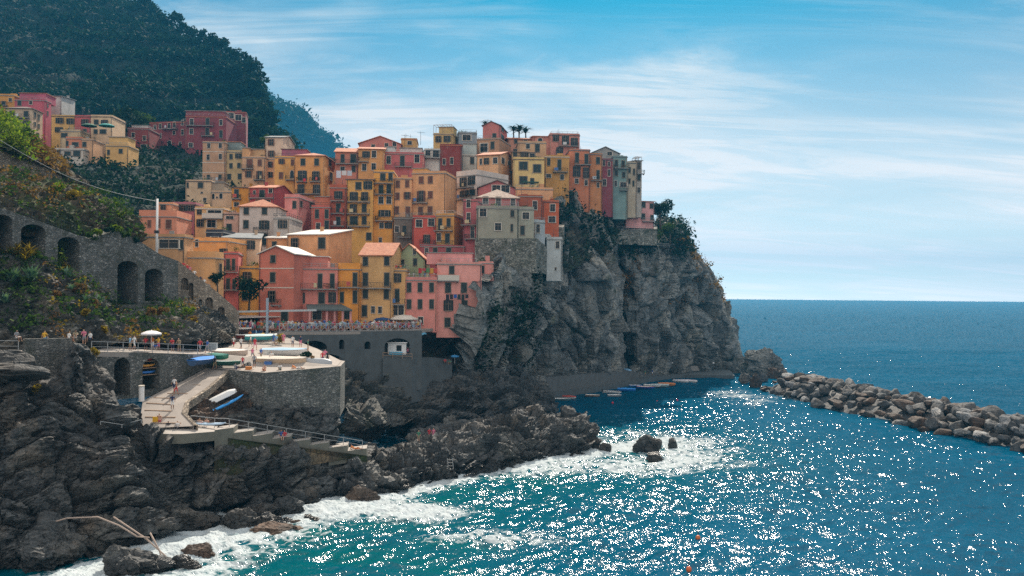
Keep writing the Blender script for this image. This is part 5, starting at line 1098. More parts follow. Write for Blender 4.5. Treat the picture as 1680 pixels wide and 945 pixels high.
# ------------------------------------------------------------------ walls with arches
class Wall:
    """a vertical wall through two plan points given as (pixel u, depth); outline and openings are read off in pixels"""
    def __init__(s, u0, Y0, u1, Y1):
        s.p0 = at(u0, 480, Y0); p1 = at(u1, 480, Y1); d = Vector((p1.x - s.p0.x, p1.y - s.p0.y, 0)); s.L = d.length
        s.ang = math.atan2(d.y, d.x); s.c, s.sn = math.cos(s.ang), math.sin(s.ang); s.p0.z = 0
    def ray(s, u, v):
        a, b = un(u, v); k = a / F
        t = (k * s.p0.y - s.p0.x) / (s.c - k * s.sn); y = s.p0.y + t * s.sn
        s.sx = y / F / max(.2, abs(s.c - k * s.sn)); s.sz = y / F
        return t, HC - y * b / F
    def build(s, name, label, cat, mat, top, bottom, arches=(), thick=1.4, niche=1.1, back='dark', group=None):
        outer = [s.ray(*q) for q in top] + [s.ray(*q) for q in bottom]
        holes = []
        for (u, vt, w, vb, flat) in arches:
            t, zt = s.ray(u, vt); zb = s.ray(u, vb)[1]; hw = w * s.sx / 2; r = hw * (0.55 if flat else 1.0)
            arc = [(t + hw * math.cos(a), zt - r + r * math.sin(a)) for a in np.linspace(0, math.pi, 11)]
            holes.append([(t - hw, zb), (t + hw, zb)] + arc)
        loops = [outer] + holes
        tri = tessellate_polygon([[Vector((x, z, 0)) for x, z in lp] for lp in loops])
        flatp = [p for lp in loops for p in lp]
        b = MB()
        V = [(x, 0, z) for x, z in flatp]
        fs = []
        for t3 in tri:
            a, c, e = (flatp[i] for i in t3)
            area = (c[0] - a[0]) * (e[1] - a[1]) - (e[0] - a[0]) * (c[1] - a[1])
            fs.append(tuple(t3) if area > 0 else tuple(reversed(t3)))
        b.raw(V, fs, 0)
        n = len(outer)
        V2 = [(x, 0, z) for x, z in outer] + [(x, thick, z) for x, z in outer]
        b.raw(V2, [(i, n + i, n + (i + 1) % n, (i + 1) % n) for i in range(n)], 0)
        for hl in holes:
            m = len(hl)
            b.raw([(x, 0, z) for x, z in hl] + [(x, niche, z) for x, z in hl], [(i, (i + 1) % m, m + (i + 1) % m, m + i) for i in range(m)] + [tuple(range(m, 2 * m))], 0)
        o = b.build(name, mat, None, (s.p0.x, s.p0.y, 0), s.ang); tag(o, label, cat, group)
        s.o = o; s.holes = holes; s.niche = niche
        return o
def railing(name, label, pts, h=1.05, every=2.0, bars=False, mat='rail', cross=False, mids=(0.5,), w=0.06, cat='railing', group=None):
    """posts and rails along a polyline of world points"""
    pts = [Vector(p) for p in pts]; o = empty(name, pts[0]); tag(o, label, cat, group); base = pts[0].copy()
    P = [p - base for p in pts]; up = Vector((0, 0, 1))
    top = MB(); pb = MB()
    post = MB(); post.box(-w / 2, -w / 2, 0, w / 2, w / 2, h); pm = post.mesh('post', M[mat])
    posts = []
    for a, c in zip(P[:-1], P[1:]):
        L = (c - a).length; n = max(1, round(L / every))
        top.bar(a + up * h, c + up * h, w * 1.1)
        for mm in mids: top.bar(a + up * h * mm, c + up * h * mm, w * .8)
        if bars:
            k = max(2, int(L / .4))
            for i in range(1, k): q = a + (c - a) * i / k; pb.bar(q + up * .12, q + up * (h - .04), .028)
        for i in range(n):
            q = a + (c - a) * i / n; posts.append(q)
            if cross:
                q2 = a + (c - a) * (i + 1) / n
                pb.bar(q + up * .12, q2 + up * (h - .1), .07); pb.bar(q2 + up * .12, q + up * (h - .1), .065)
    posts.append(P[-1])
    top.build('rail', M[mat], o)
    if pb.f: pb.build('infill', M[mat], o)
    for q in posts[:100]: link('post', pm, o, q)
    return o
def slab(name, pts, thick, mat, label=None, cat=None, kind='structure'):
    """a paved surface over a ring of world points"""
    pts = [Vector(p) for p in pts]; b = MB()
    tri = tessellate_polygon([[Vector((p.x, p.y, 0)) for p in pts]])
    for t3 in tri:
        q = [pts[i] for i in t3]; nz = (q[1] - q[0]).cross(q[2] - q[0]).z
        b.poly(q if nz > 0 else q[::-1])
    ar = sum(pts[i].x * pts[(i + 1) % len(pts)].y - pts[(i + 1) % len(pts)].x * pts[i].y for i in range(len(pts)))
    for i in range(len(pts)):
        p, q = pts[i], pts[(i + 1) % len(pts)]
        f = [p, q, q - Vector((0, 0, thick)), p - Vector((0, 0, thick))]
        b.poly(f[::-1] if ar > 0 else f)
    o = b.build(name, M[mat]); tag(o, label, cat, None, kind); return o
# great arcaded wall that carries the stepped lane
w1 = Wall(-60, 96, 388, 136)
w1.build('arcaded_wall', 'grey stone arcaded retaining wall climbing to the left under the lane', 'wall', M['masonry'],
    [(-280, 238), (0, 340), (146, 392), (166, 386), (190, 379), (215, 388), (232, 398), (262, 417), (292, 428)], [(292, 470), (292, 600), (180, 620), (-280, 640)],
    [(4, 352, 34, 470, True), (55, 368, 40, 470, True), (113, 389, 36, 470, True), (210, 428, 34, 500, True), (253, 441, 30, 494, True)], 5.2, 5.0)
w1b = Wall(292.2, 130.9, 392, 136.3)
w1b.build('stair_wall', 'sunlit brown stone wall under the descending stair with small arches', 'wall', M['masonry_warm_lit'],
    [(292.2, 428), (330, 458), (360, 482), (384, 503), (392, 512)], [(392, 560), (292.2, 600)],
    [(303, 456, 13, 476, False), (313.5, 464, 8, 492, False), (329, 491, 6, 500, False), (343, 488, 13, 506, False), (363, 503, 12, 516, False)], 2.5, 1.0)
w2 = Wall(196, 113, 300, 122)
w2.build('buttress_wall', 'low stone buttress wall with shrubs along its top behind the walkway', 'wall', M['masonry'], [(205, 520), (236, 508), (300, 503)], [(300, 570), (200, 575)], (), 4)
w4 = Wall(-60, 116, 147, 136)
w4.build('terrace_wall', 'rough upper terrace wall below the golden grass', 'wall', M['masonry_warm_lit'], [(-280, 100), (0, 236), (60, 264), (100, 287), (147, 309)], [(147, 340), (-280, 240)], (), 2.0)
# walkway along the cliff, its arched wall, railing
w3 = Wall(148, 94.5, 350, 109)
w3.build('walkway_wall', 'stone walkway wall with two arched boat vaults', 'wall', M['masonry'], [(148, 577), (250, 579), (350, 582)], [(350, 640), (148, 660)], [(200.5, 587, 26, 650, False), (248, 588, 28, 640, False)], 1.5, 3.0)
w3b = Wall(-60, 86, 150, 94.3)
w3b.build('parapet_wall', 'long stone parapet wall beside the seated people', 'wall', M['masonry'], [(-280, 577), (40, 577), (42, 556), (118, 555), (119, 577), (150, 577)], [(150, 660), (-280, 690)], (), .9)
def pl(u, v, Y): return at(u, v, Y)
walk = [at(-280, 577.6, 79), at(150, 577.6, 94.5), at(250, 579.6, 101.5), at(350, 582.6, 109), at(372, 575, 122), at(330, 566, 119), at(240, 564, 112), at(120, 562, 103), at(-280, 560, 93)]
slab('walkway', walk, .5, 'paving')
railing('walkway_railing', 'pale metal railing along the cliff walkway above the arched vaults', [at(150, 577, 94.7), at(250, 579, 101.7), at(347, 582, 109.2)], 1.15, 2.1, False, 'rail', False, (.15, .5))
railing('walkway_railing', 'short pale railing at the left end of the cliff walkway', [at(-260, 577, 79.6), at(30, 577, 89.4)], 1.15, 2.0, False, 'rail', False, (.5,))
railing('lane_railing', 'long metal railing climbing the lane above the arcaded wall', [at(-270, 241, 86), at(0, 339, 101), at(146, 391, 113.5)], 1.1, 2.2, True, 'iron', False, (.1,))
railing('hillside_fence', 'thin post fence on the upper terrace wall', [at(-20, 225, 119.6), at(60, 263, 126.8), at(140, 304, 135)], 1.2, 3.2, False, 'iron', False, (.5,), .05, 'fence')
# the boat square and its quay wall
A1, A2, A3, A4 = at(352, 603, 108), at(436, 610.5, 104.5), at(553, 600, 109.5), at(560, 592, 118)
B1, B2, B3, B4 = at(352, 553, 138), at(372, 548, 146), at(440, 546, 146), at(462, 550, 141)
slab('boat_square', [A1, A2, A3, A4, at(520, 572, 130), B4, B3, B2, B1, at(346, 580, 112)], .6, 'paving')
qw = []
def solid(name, top, zbot, mat, label, cat, cap=None, closed=True, over=0.0):
    """vertical-sided block with the given ring of top points"""
    top = [Vector(p) for p in top]; b = MB()
    ar = sum(top[i].x * top[(i + 1) % len(top)].y - top[(i + 1) % len(top)].x * top[i].y for i in range(len(top)))
    if ar < 0: top = top[::-1]
    for t3 in tessellate_polygon([[Vector((p.x, p.y, 0)) for p in top]]):
        q = [top[i] for i in t3]; b.poly(q if (q[1] - q[0]).cross(q[2] - q[0]).z > 0 else q[::-1], 1 if cap else 0)
    for i in range(len(top)):
        p, q = top[i], top[(i + 1) % len(top)]; b.poly([(p.x, p.y, zbot), (q.x, q.y, zbot), q, p], 0)
    o = b.build(name, [M[mat]] + ([M[cap]] if cap else [])); tag(o, label, cat); return o
dz = Vector((0, 0, .012))
solid('quay_wall', [A1 - Vector((0.3, .5, .02)), A2 - Vector((0, .5, .02)), A3 - Vector((-.5, .3, .02)), A4 + Vector((.5, 0, -.02)), A4 + Vector((-2, 6, -.3)), A2 + Vector((0, 12, -.6)), A1 + Vector((.5, 6, -.6))], at(553, 684, 109).z, 'masonry', 'curved grey stone quay wall under the boat square', 'wall', 'paving')
0 and solid('bridge_abutment', [A4 + Vector((.8, -.2, -.6)), A4 + Vector((1.2, 10, -.4)), A4 + Vector((-3, 10, -.4)), A4 + Vector((-3, -.2, -.6))], 4, 'masonry', 'shadowed stone abutment behind the quay corner', 'wall')
# the slipway
RL = [at(338, 604, 108), at(300, 625, 104.5), at(262, 643, 101), at(234, 658, 98), at(231, 680, 94.8), at(232, 703, 92)]
RR = [at(372, 606, 107), at(362, 617, 105), at(335, 640, 101.5), at(304, 660, 98), at(298, 678, 95.6), at(318, 699, 93.2)]
b = MB()
for i in range(5):
    b.poly([RL[i + 1], RR[i + 1], RR[i], RL[i]])
    for S, sg in ((RL, 1), (RR, -1)):
        p, q = (S[i], S[i + 1]) if sg > 0 else (S[i + 1], S[i]); dn = Vector((0, 0, 1.6))
        b.poly([q, p, p - dn, q - dn])
structure(b.build('slipway', M['paving']))
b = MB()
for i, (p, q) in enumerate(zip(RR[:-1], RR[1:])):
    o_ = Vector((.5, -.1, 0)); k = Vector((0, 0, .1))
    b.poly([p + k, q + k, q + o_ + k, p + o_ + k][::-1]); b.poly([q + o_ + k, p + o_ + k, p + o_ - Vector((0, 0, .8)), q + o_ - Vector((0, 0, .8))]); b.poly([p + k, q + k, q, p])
structure(b.build('slipway_kerb', M['masonry_warm_lit']))
def on_ramp(t, s_):
    k = t * 5; i = min(4, int(k)); f = k - i
    a = RL[i].lerp(RL[i + 1], f); c = RR[i].lerp(RR[i + 1], f); return a.lerp(c, s_)
for i, (t, a, c) in enumerate(((.30, .35, .75), (.44, .25, .75), (.53, .12, .68), (.63, .1, .72), (.74, .08, .74), (.84, .1, .78), (.93, .2, .8))):
    b = MB(); p, q = on_ramp(t, a) + dz * 2, on_ramp(t + .02, c) + dz * 2; b.bar(p, q, .17, .09)
    tag(b.build('skid_beam', M['wood']), 'dark timber skid laid across the pale slipway', 'timber', 'timber skids on the slipway')
BANK = [[(300, 690, 96.5), (306, 672, 98.2), (316, 655, 100.2), (340, 636, 103.2), (366, 614, 107)],
 [(330, 698, 97.2), (334, 680, 99), (342, 664, 101), (360, 648, 103.5), (378, 628, 106)],
 [(366, 702, 98.4), (372, 686, 100), (380, 670, 101.6), (390, 656, 103.4), (398, 640, 105)],
 [(400, 712, 99.6), (404, 698, 100.8), (408, 684, 102), (412, 670, 103.4), (414, 660, 105)]]
bank, GB = loft('rock_bank', M['boulder_brown'], BANK, 70, 60, rk(0.16, 2.2, 61.0, 1.0)); structure(bank)
# landing and steps down to the sea
PLAT = [at(222, 707, 91), at(352, 709, 92.6), at(356, 700, 98), at(318, 697, 96), at(300, 697, 95), at(240, 697, 94)]
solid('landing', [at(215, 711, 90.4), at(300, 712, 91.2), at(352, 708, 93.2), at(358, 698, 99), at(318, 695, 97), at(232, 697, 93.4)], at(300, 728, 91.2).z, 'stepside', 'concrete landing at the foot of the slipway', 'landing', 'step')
n = 8
for i in range(n):
    u0 = 352 + i * 31.2; u1 = u0 + 31.2
    v0 = 702.5 + i * 4.9; Y0 = 93.2 + i * 1.95; Y1 = Y0 + 1.95
    p0, p1 = at(u0, v0 + 3, Y0), at(u1, v0 + 3, Y1); p1.z = p0.z; 
    bk = Vector((-.35, 2.6, 0))
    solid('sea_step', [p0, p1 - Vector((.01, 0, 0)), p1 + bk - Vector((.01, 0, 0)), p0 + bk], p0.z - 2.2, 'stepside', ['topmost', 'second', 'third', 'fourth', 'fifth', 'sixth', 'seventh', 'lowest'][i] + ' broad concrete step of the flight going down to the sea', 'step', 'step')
solid('footing_wall', [at(352, 716, 93.4), at(602, 758, 108.8), at(598, 748, 112), at(352, 708, 96)], at(480, 770, 100).z, 'soil', 'stained concrete footing below the sea steps', 'wall')
rp = [at(313, 698, 94.8), at(352, 702, 96.2)] + [at(352 + i * 31.2 + 24, 703 + i * 4.9, 95.6 + i * 1.95) for i in range(8)]
railing('stair_railing', 'rope like metal handrail beside the steps down to the sea', rp, 1.1, 3.0, False, 'rail', False, (.5,))
railing('chain_rail', 'sagging pale chain on the dark rock left of the slipway', [at(165, 697, 87), at(200, 702, 88.2), at(232, 694, 89)], .35, 2.0, False, 'rail', False, (), .06)
# restaurant terrace over the harbour: wall with arches, balustrade with crossed bars
tA, tB, tC = (458, 139), (565, 145), (694, 152)
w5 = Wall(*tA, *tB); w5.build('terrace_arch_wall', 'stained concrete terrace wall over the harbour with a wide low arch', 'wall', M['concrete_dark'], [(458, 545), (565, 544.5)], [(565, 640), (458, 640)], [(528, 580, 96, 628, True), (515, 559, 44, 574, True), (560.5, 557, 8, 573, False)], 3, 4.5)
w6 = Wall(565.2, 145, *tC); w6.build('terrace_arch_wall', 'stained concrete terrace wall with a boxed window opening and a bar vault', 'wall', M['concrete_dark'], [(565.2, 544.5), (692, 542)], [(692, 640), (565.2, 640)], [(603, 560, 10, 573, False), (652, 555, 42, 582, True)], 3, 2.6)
terr = [at(458, 544.5, 139), at(565, 544, 145), at(692, 541.6, 152), at(720, 537, 160), at(660, 533, 172), at(420, 540, 166), at(425, 548, 146)]
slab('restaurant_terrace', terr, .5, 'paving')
railing('terrace_balustrade', 'balustrade with crossed white bars along the crowded restaurant terrace', [at(458, 544.2, 139.3), at(565, 543.8, 145.3), at(690, 541.5, 152)], 1.3, 1.42, False, 'rail', True, (.08,), .1)
solid('harbour_ledge', [at(628, 588, 148), at(676, 590, 150), at(706, 586, 156), at(742, 590, 160), at(742, 582, 172), at(640, 582, 160)], 6, 'concrete_dark', 'concrete bathing ledge with a low rail below the terrace', 'ledge')
railing('ledge_railing', 'low wooden rail in front of the little white beach kiosk', [at(628, 587, 148.4), at(676, 589, 150.4)], .9, 1.6, False, 'wood', False, (.5,), .09)
# quay under the headland
Q0 = [(820, 640, 1.6), (866, 646, 1.5), (917, 643, 1.2), (961, 638.5, 1.1), (1014, 629, 1.1), (1083, 617.5, 1.1), (1123, 614.5, 1.1), (1205, 616, 1.2)]
Qf = [sea(u, v, z) for u, v, z in Q0]
Qb = [p + Vector((3, 22, 0)) for p in Qf]; Qb[-1] = Qf[-1] + Vector((4, 22, 0))
b = MB()
for i in range(len(Qf) - 1):
    p, q, r_, s_ = Qf[i], Qf[i + 1], Qb[i + 1], Qb[i]
    b.poly([p, q, r_, s_]); b.poly([(p.x, p.y, -2), (q.x, q.y, -2), q, p])
structure(b.build('quay', M['concrete_dark']))
U0 = [(800, 628, 5.0), (845, 624, 5.0), (900, 619, 4.9), (960, 613.5, 4.6), (1010, 610, 4.2), (1040, 611, 2.8), (1080, 611.5, 1.8)]
Uf = [sea(u, v, z) for u, v, z in U0]; b = MB()
for i in range(len(Uf) - 1):
    p, q = Uf[i], Uf[i + 1]; k = Vector((2, 18, 0))
    b.poly([p, q, q + k, p + k]); b.poly([(p.x, p.y, -1), (q.x, q.y, -1), q, p])
structure(b.build('quay_path', M['quay_concrete']))
railing('quay_railing', 'thin grey railing along the upper quay path under the cliff', [p + Vector((.05, .4, 0)) for p in Uf[1:5]], 1.1, 2.6, False, 'iron', False, (.5,))
b = MB(); p0, p1 = sea(1098, 609, 1.2), sea(1160, 609, 1.2); b.bar(p0 + Vector((0, 0, .9)), p1 + Vector((0, 0, .9)), .5, 1.6); tag(b.build('sea_wall', M['concrete']), 'pale low parapet at the far end of the quay', 'wall')
# retaining bastion under the turret house
solid('bastion', [at(779, 391, 178), at(880, 391, 179.0), at(897, 405, 186), at(898, 400, 198), at(782, 390, 190)], at(830, 448, 180).z, 'masonry_base', 'old whitish stone bastion carrying the grey turret house', 'wall')
solid('bastion_footing', [at(775, 440, 176.5), at(850, 436, 177.4), at(890, 440, 185), at(890, 436, 196), at(779, 430, 190)], at(830, 480, 182).z, 'masonry_base', 'lower whitish stone footing of the bastion above the dark cliff', 'wall')
solid('cliff_wall', [at(893, 372, 199), at(925, 372, 201), at(926, 368, 208), at(893, 368, 206)], at(910, 400, 200).z, 'masonry_base', 'stone retaining wall under the small orange red house', 'wall')
# cliff path under the pink cliff house
railing('cliff_railing', 'pale railing of the garden path high on the headland', [at(1018, 404, 244), at(1060, 404, 248), at(1107, 407, 258)], 1.1, 3, False, 'rail', False, (.5,))
solid('house_terrace', [at(1012, 378, 241.5), at(1078, 376, 246), at(1078, 372, 258), at(1010, 372, 252)], at(1040, 402, 244).z, 'masonry_base', 'stone terrace under the pink cliff house', 'wall')
railing('garden_railing', 'turquoise stair railing in front of the pink cliff house', [at(1012, 378, 241.6), at(1050, 378, 243.6), at(1077, 376, 245.6)], 1.1, 1.8, False, 'rail', False, (.33, .66))
# ------------------------------------------------------------------ plants
def crown_points(n, r, lumps=7, rs=None, fill=0.55):
    """points on the outside of several overlapping lumps: an uneven outline with gaps"""
    rs = rs or nr; r = np.asarray(r, float)
    L = rs.normal(size=(lumps, 3)); L /= np.linalg.norm(L, axis=1)[:, None]; L *= rs.uniform(.25, .75, lumps)[:, None]
    R_ = rs.uniform(.32, .55, lumps); k = rs.randint(0, lumps, n)
    d = rs.normal(size=(n, 3)); d /= np.linalg.norm(d, axis=1)[:, None]; rad = R_[k] * rs.uniform(fill, 1.0, n)
    return (L[k] + d * rad[:, None]) * r
CROWN = {}
def crown_mesh(key, n, r, size, mat, lumps=7, flat=0.0):
    if key not in CROWN:
        V, Q = leaf_quads(crown_points(n, r, lumps), size, flat); CROWN[key] = np_mesh('crown', V, Q, [M[mat]])
    return CROWN[key]
TRK = {}
def tree(label, p, h, r, mat='leaf_dark', n=500, size=.35, group=None, name='tree', cat='tree', trunk=None, lumps=8, squash=.8):
    key = (mat, round(r, 1), n, lumps, squash, size, int(p[0] * 7) % 2)
    o = empty(name, p); tag(o, label, cat, group); o.rotation_euler.z = rnd.uniform(0, 6)
    th = trunk if trunk is not None else h - r * squash
    q = MB(); q.tube([(0, 0, -.8), (.05 * h, .03 * h, th * .5), (.03 * h, -.02 * h, th), (.06 * h, 0, th + r * .4)], [.035 * h + .05, .028 * h + .04, .02 * h + .03, .03], 7)
    for k in range(4):
        a = k * 1.7 + rnd.random(); q.tube([(.03 * h, -.02 * h, th * .8), (math.cos(a) * r * .35, math.sin(a) * r * .35, th + r * .1), (math.cos(a) * r * .6, math.sin(a) * r * .6, th + r * .35)], [.015 * h + .03, .03, .02], 5)
    q.build('trunk', M['trunk'], o)
    link('crown', crown_mesh(key, n, (r, r, r * squash), size, mat, lumps), o, (0, 0, th + r * squash * .45))
    return o
def bush(label, p, r, mat='leaf', n=260, size=.22, squash=.8, group=None, name='bush', cat='bush', lumps=6):
    key = ('b', mat, round(r, 1), n, size, squash, int(abs(p[0]) * 5) % 2)
    o = link(name, crown_mesh(key, n, (r, r, r * squash), size, mat, lumps), None, Vector(p) + Vector((0, 0, r * squash * .35)), rnd.uniform(0, 6)); tag(o, label, cat, group); return o
def blades(n, L, w, droop=.35, up=(.25, 1.0), rs=None, m=0):
    rs = rs or nr; b = MB()
    for k in range(n):
        a = rs.uniform(0, 2 * math.pi); e = rs.uniform(*up) * math.pi / 2; l = L * rs.uniform(.7, 1.1)
        d = Vector((math.cos(a) * math.cos(e), math.sin(a) * math.cos(e), math.sin(e))); s = Vector((-math.sin(a), math.cos(a), 0)) * w
        p0, p1, p2 = Vector((0, 0, .05)), d * l * .55, d * l + Vector((math.cos(a), math.sin(a), -1)) * l * droop * .4
        b.poly([p0 - s * .7, p0 + s * .7, p1 + s, p1 - s], m, True); b.poly([p1 - s, p1 + s, p2], m, True)
    return b
AG = {k: blades(*a).mesh('leaves', M[mt]) for k, a, mt in (('agave', (26, 1.5, .13, .25), 'agave'), ('agave2', (22, 1.1, .10, .35), 'agave'), ('spike', (46, 1.5, .05, .5), 'leaf_gold'), ('palm', (30, 2.6, .22, .9, (.1, .9)), 'leaf_dark'))}
def rosette(kind, label, p, s=1.0, name='agave', cat='agave', group=None):
    o = link(name, AG[kind], None, p, rnd.uniform(0, 6), (s, s, s)); tag(o, label, cat, group); return o
def scrub(name, G, n, k, spread, size, mat, region=None, lift=.3, flat=.3, kind='stuff'):
    """low growth too thick to count over a terrain grid G"""
    A = G.reshape(-1, 3); m = np.ones(len(A), bool)
    if region is not None: m = region(A)
    idx = np.where(m)[0]
    if len(idx) == 0: return
    c = A[nr.choice(idx, n)] + nr.normal(size=(n, 3)) * spread * .6
    P = np.repeat(c, k, 0) + nr.normal(size=(n * k, 3)) * (spread, spread, spread * .55) + (0, 0, lift)
    sz = np.repeat(nr.uniform(.6, 1.4, n), k) * size
    V, Q = leaf_quads(P, sz, flat)
    return tag(link(name, np_mesh(name, V, Q, [M[mat]])), kind=kind)
def pix(A):
    """photo pixel of world points"""
    a = A[:, 0] / A[:, 1] * F; b = (HC - A[:, 2]) / A[:, 1] * F + HV
    return a - TH * b + 840, b + TH * a + 472.5
def reg(u0, u1, v0, v1, fn=None, thr=0.0, sc_=.08):
    def f(A):
        u, v = pix(A); m = (u > u0) & (u < u1) & (v > v0) & (v < v1)
        if thr: m &= fbm(A * sc_, 3) > thr
        return m
    return f
def on_grid(G, u, v):
    A = G.reshape(-1, 3); a, b = pix(A); i = np.argmin((a - u) ** 2 + (b - v) ** 2); return Vector(A[i])
tag(scrub('mountain_woods', GM, 9000, 14, 2.2, 1.15, 'leaf_dark', lambda A: np.sin(A[:, 2] * .42 + 2.2 * fbm(A * .012, 3)) > -.55, 1.2, .2), 'dark evergreen woods covering the mountain')
tag(scrub('far_hill_woods', GF, 3000, 10, 9.0, 4.5, 'leaf_dark', None, 2, .2), 'far woods')
tag(scrub('hillside_scrub', G2, 2200, 14, 1.3, .6, 'leaf_dark', None, .5), 'dark scrub on the terraced slope')
tag(scrub('headland_scrub', GH, 900, 16, 1.1, .5, 'leaf_dark', lambda A: reg(905, 1130, 296, 420, thr=-.15)(A) & ~reg(1000, 1082, 290, 400)(A), .3), 'scrub on the headland')
tag(scrub('headland_dry_grass', GH, 260, 14, .9, .40, 'leaf_rust', reg(985, 1190, 395, 500, thr=.1), .2), 'dry grass on the headland')
tag(scrub('cliff_ivy', GH, 380, 16, .9, .36, 'leaf_dark', reg(775, 880, 430, 610, thr=.12), .1), 'creepers on the cliff')
tag(scrub('village_scrub', G3, 500, 12, .9, .5, 'leaf_dark', None, .3), 'scrub between the houses')
tag(scrub('garden_growth', GG, 420, 18, .55, .24, 'leaf', reg(-60, 300, 400, 540, thr=-.1, sc_=.2), .2), 'low garden growth')
tag(scrub('garden_flowers', GG, 75, 18, .5, .20, 'leaf_rust', reg(60, 320, 420, 560, thr=.05, sc_=.25), .3), 'rust coloured dry flowers')
tag(scrub('golden_growth', GG, 40, 16, .45, .20, 'leaf_gold', reg(80, 340, 440, 570, thr=.1, sc_=.3), .3), 'golden plants')
tag(scrub('upper_garden_growth', GG2, 300, 18, .6, .28, 'leaf', None, .25), 'upper garden growth')
tag(scrub('upper_garden_flowers', GG2, 110, 16, .5, .22, 'leaf_rust', reg(-60, 160, 270, 340), .3), 'red flowers')
tag(scrub('hilltop_grass', GG3, 160, 18, .6, .30, 'leaf_rust', reg(30, 100, 220, 300), .3), 'dry golden grass')
tag(scrub('hilltop_growth', GG3, 300, 18, .8, .32, 'leaf_bright', reg(-80, 48, 150, 260), .4), 'bright hedge')
# ridge trees against the sky
for i, (u, v, Y, r) in enumerate(((238, 10, 556, 6), (252, 26, 550, 5.5), (268, 38, 540, 5), (284, 42, 520, 7), (296, 52, 520, 5), (314, 60, 505, 5), (332, 68, 498, 6), (350, 78, 488, 6), (363, 84, 482, 6.5), (377, 94, 470, 5), (390, 104, 456, 5.5), (403, 110, 444, 6), (413, 118, 432, 5), (421, 136, 424, 5), (429, 158, 416, 4.5), (436, 178, 408, 4.5), (442, 196, 400, 4))):
    tree('dark ridge tree standing against the sky on the mountain shoulder', at(u, v + 8, Y), r * 1.5, r, 'leaf_dark', 420, r * .17, 'trees along the mountain ridge', lumps=8)
for i, (u, v, Y, r) in enumerate(((205, 214, 262, 5.5), (232, 206, 270, 4), (190, 228, 258, 3.4))):
    tree(('broad dark tree beside the dark red house of the upper hamlet', 'bright topped tree behind the dark red house', 'small tree right of the terrace row of the upper hamlet')[i], at(u, v + 14, Y), r * 1.7, r, ('leaf_dark', 'leaf', 'leaf_dark')[i], 700, .5)
tree('broad dark fig tree left of the salmon pink house', at(408, 505, 146), 5.0, 2.9, 'leaf_dark', 900, .3)
tree('small clipped dark tree beside the ochre wall', at(357, 482, 139), 3.2, 1.4, 'leaf_dark', 500, .22)
tree('round green tree on top of the cream tower of flats', at(434, 240, 236), 3.2, 2.0, 'leaf', 400, .25)
tree('dark spreading tree right of the pink cliff house', at(1084, 372, 250), 8.0, 4.2, 'leaf_dark', 1100, .42)
tree('pale flowering shrub tree at the edge of the headland', at(1098, 396, 256), 5.5, 3.2, 'leaf', 800, .34)
bush('green shrub below the pink cliff house', at(1074, 390, 254), 2.6, 'leaf', 360, .3)
for i, (u, v, Y, s_) in enumerate(((851, 216, 252, 1.25), (862, 218, 254, 1.1), (842, 214, 250, 1.0), (797, 206, 250, .9))):
    o = empty('palm_tree', at(u, 236, Y)); tag(o, ('tallest palm on the skyline right of the pink tower house', 'lower palm on the skyline next to the tallest palm', 'thin palm just right of the pink tower house', 'small dark palm left of the pink tower house')[i], 'palm')
    hh = at(u, v, Y).z - o.location.z; q = MB(); q.tube([(0, 0, -2), (.1, 0, hh * .5), (0, .1, hh)], [.28, .22, .2], 7); q.build('trunk', M['trunk'], o)
    link('crown', AG['palm'], o, (0, 0, hh - .1), i, (s_, s_, s_))
bush('large round clipped green bush on the garden slope', on_grid(GG, 86, 436) + Vector((0, -1.5, .3)), 2.1, 'leaf_bright', 1100, .2, 1.0, lumps=10)
for i, (u, v, r, mt, lab) in enumerate(((8, 220, 2.6, 'leaf_bright', 'bright yellow green bush at the left edge above the terrace wall'), (28, 236, 2.0, 'leaf_bright', 'bright bush on the hilltop above the golden grass'), (44, 228, 1.9, 'leaf', 'round mid green bush beside the cream corner house'), (-12, 200, 3.0, 'leaf_bright', 'tall bright bush at the left edge under the marigold house'), (60, 250, 1.5, 'leaf_rust', 'golden dry grass clump on the upper terrace edge'), (82, 268, 1.3, 'leaf_rust', 'second golden grass clump lower on the terrace edge'))):
    bush(lab, on_grid(GG3, u, v + 6), r, mt, 620, .2, .9, lumps=8)
for i, (u, v, r, mt) in enumerate(((92, 322, 1.3, 'leaf_bright'), (120, 330, 1.4, 'leaf_gold'), (146, 336, 1.3, 'leaf_bright'), (168, 342, 1.2, 'leaf_bright'), (186, 350, 1.1, 'leaf_bright'), (196, 362, .9, 'leaf_bright'))):
    bush(('lime vine clump hanging along the upper garden wall', 'ochre vine clump hanging along the upper garden wall')[mt == 'leaf_gold'], on_grid(GG2, u, v) + Vector((0, 0, .6)), r, mt, 420, .16, .7, 'vines along the upper garden wall', 'vine', 'vine')
for i, (u, v, r, mt) in enumerate(((150, 388, .9, 'leaf'), (163, 382, .8, 'leaf_bright'), (178, 378, .9, 'leaf_dark'), (192, 376, .8, 'leaf_bright'), (206, 384, .8, 'leaf'), (222, 394, .7, 'leaf_dark'))):
    t_, z_ = w1.ray(u, v); bush(('green creeper', 'lime creeper', 'dark creeper')[('leaf', 'leaf_bright', 'leaf_dark').index(mt)] + ' spilling over the top of the arcaded wall', Vector((w1.p0.x + t_ * w1.c, w1.p0.y + t_ * w1.sn - .2, z_ - .1)), r, mt, 380, .15, .7, 'creepers on the arcaded wall', 'creeper', 'creeper')
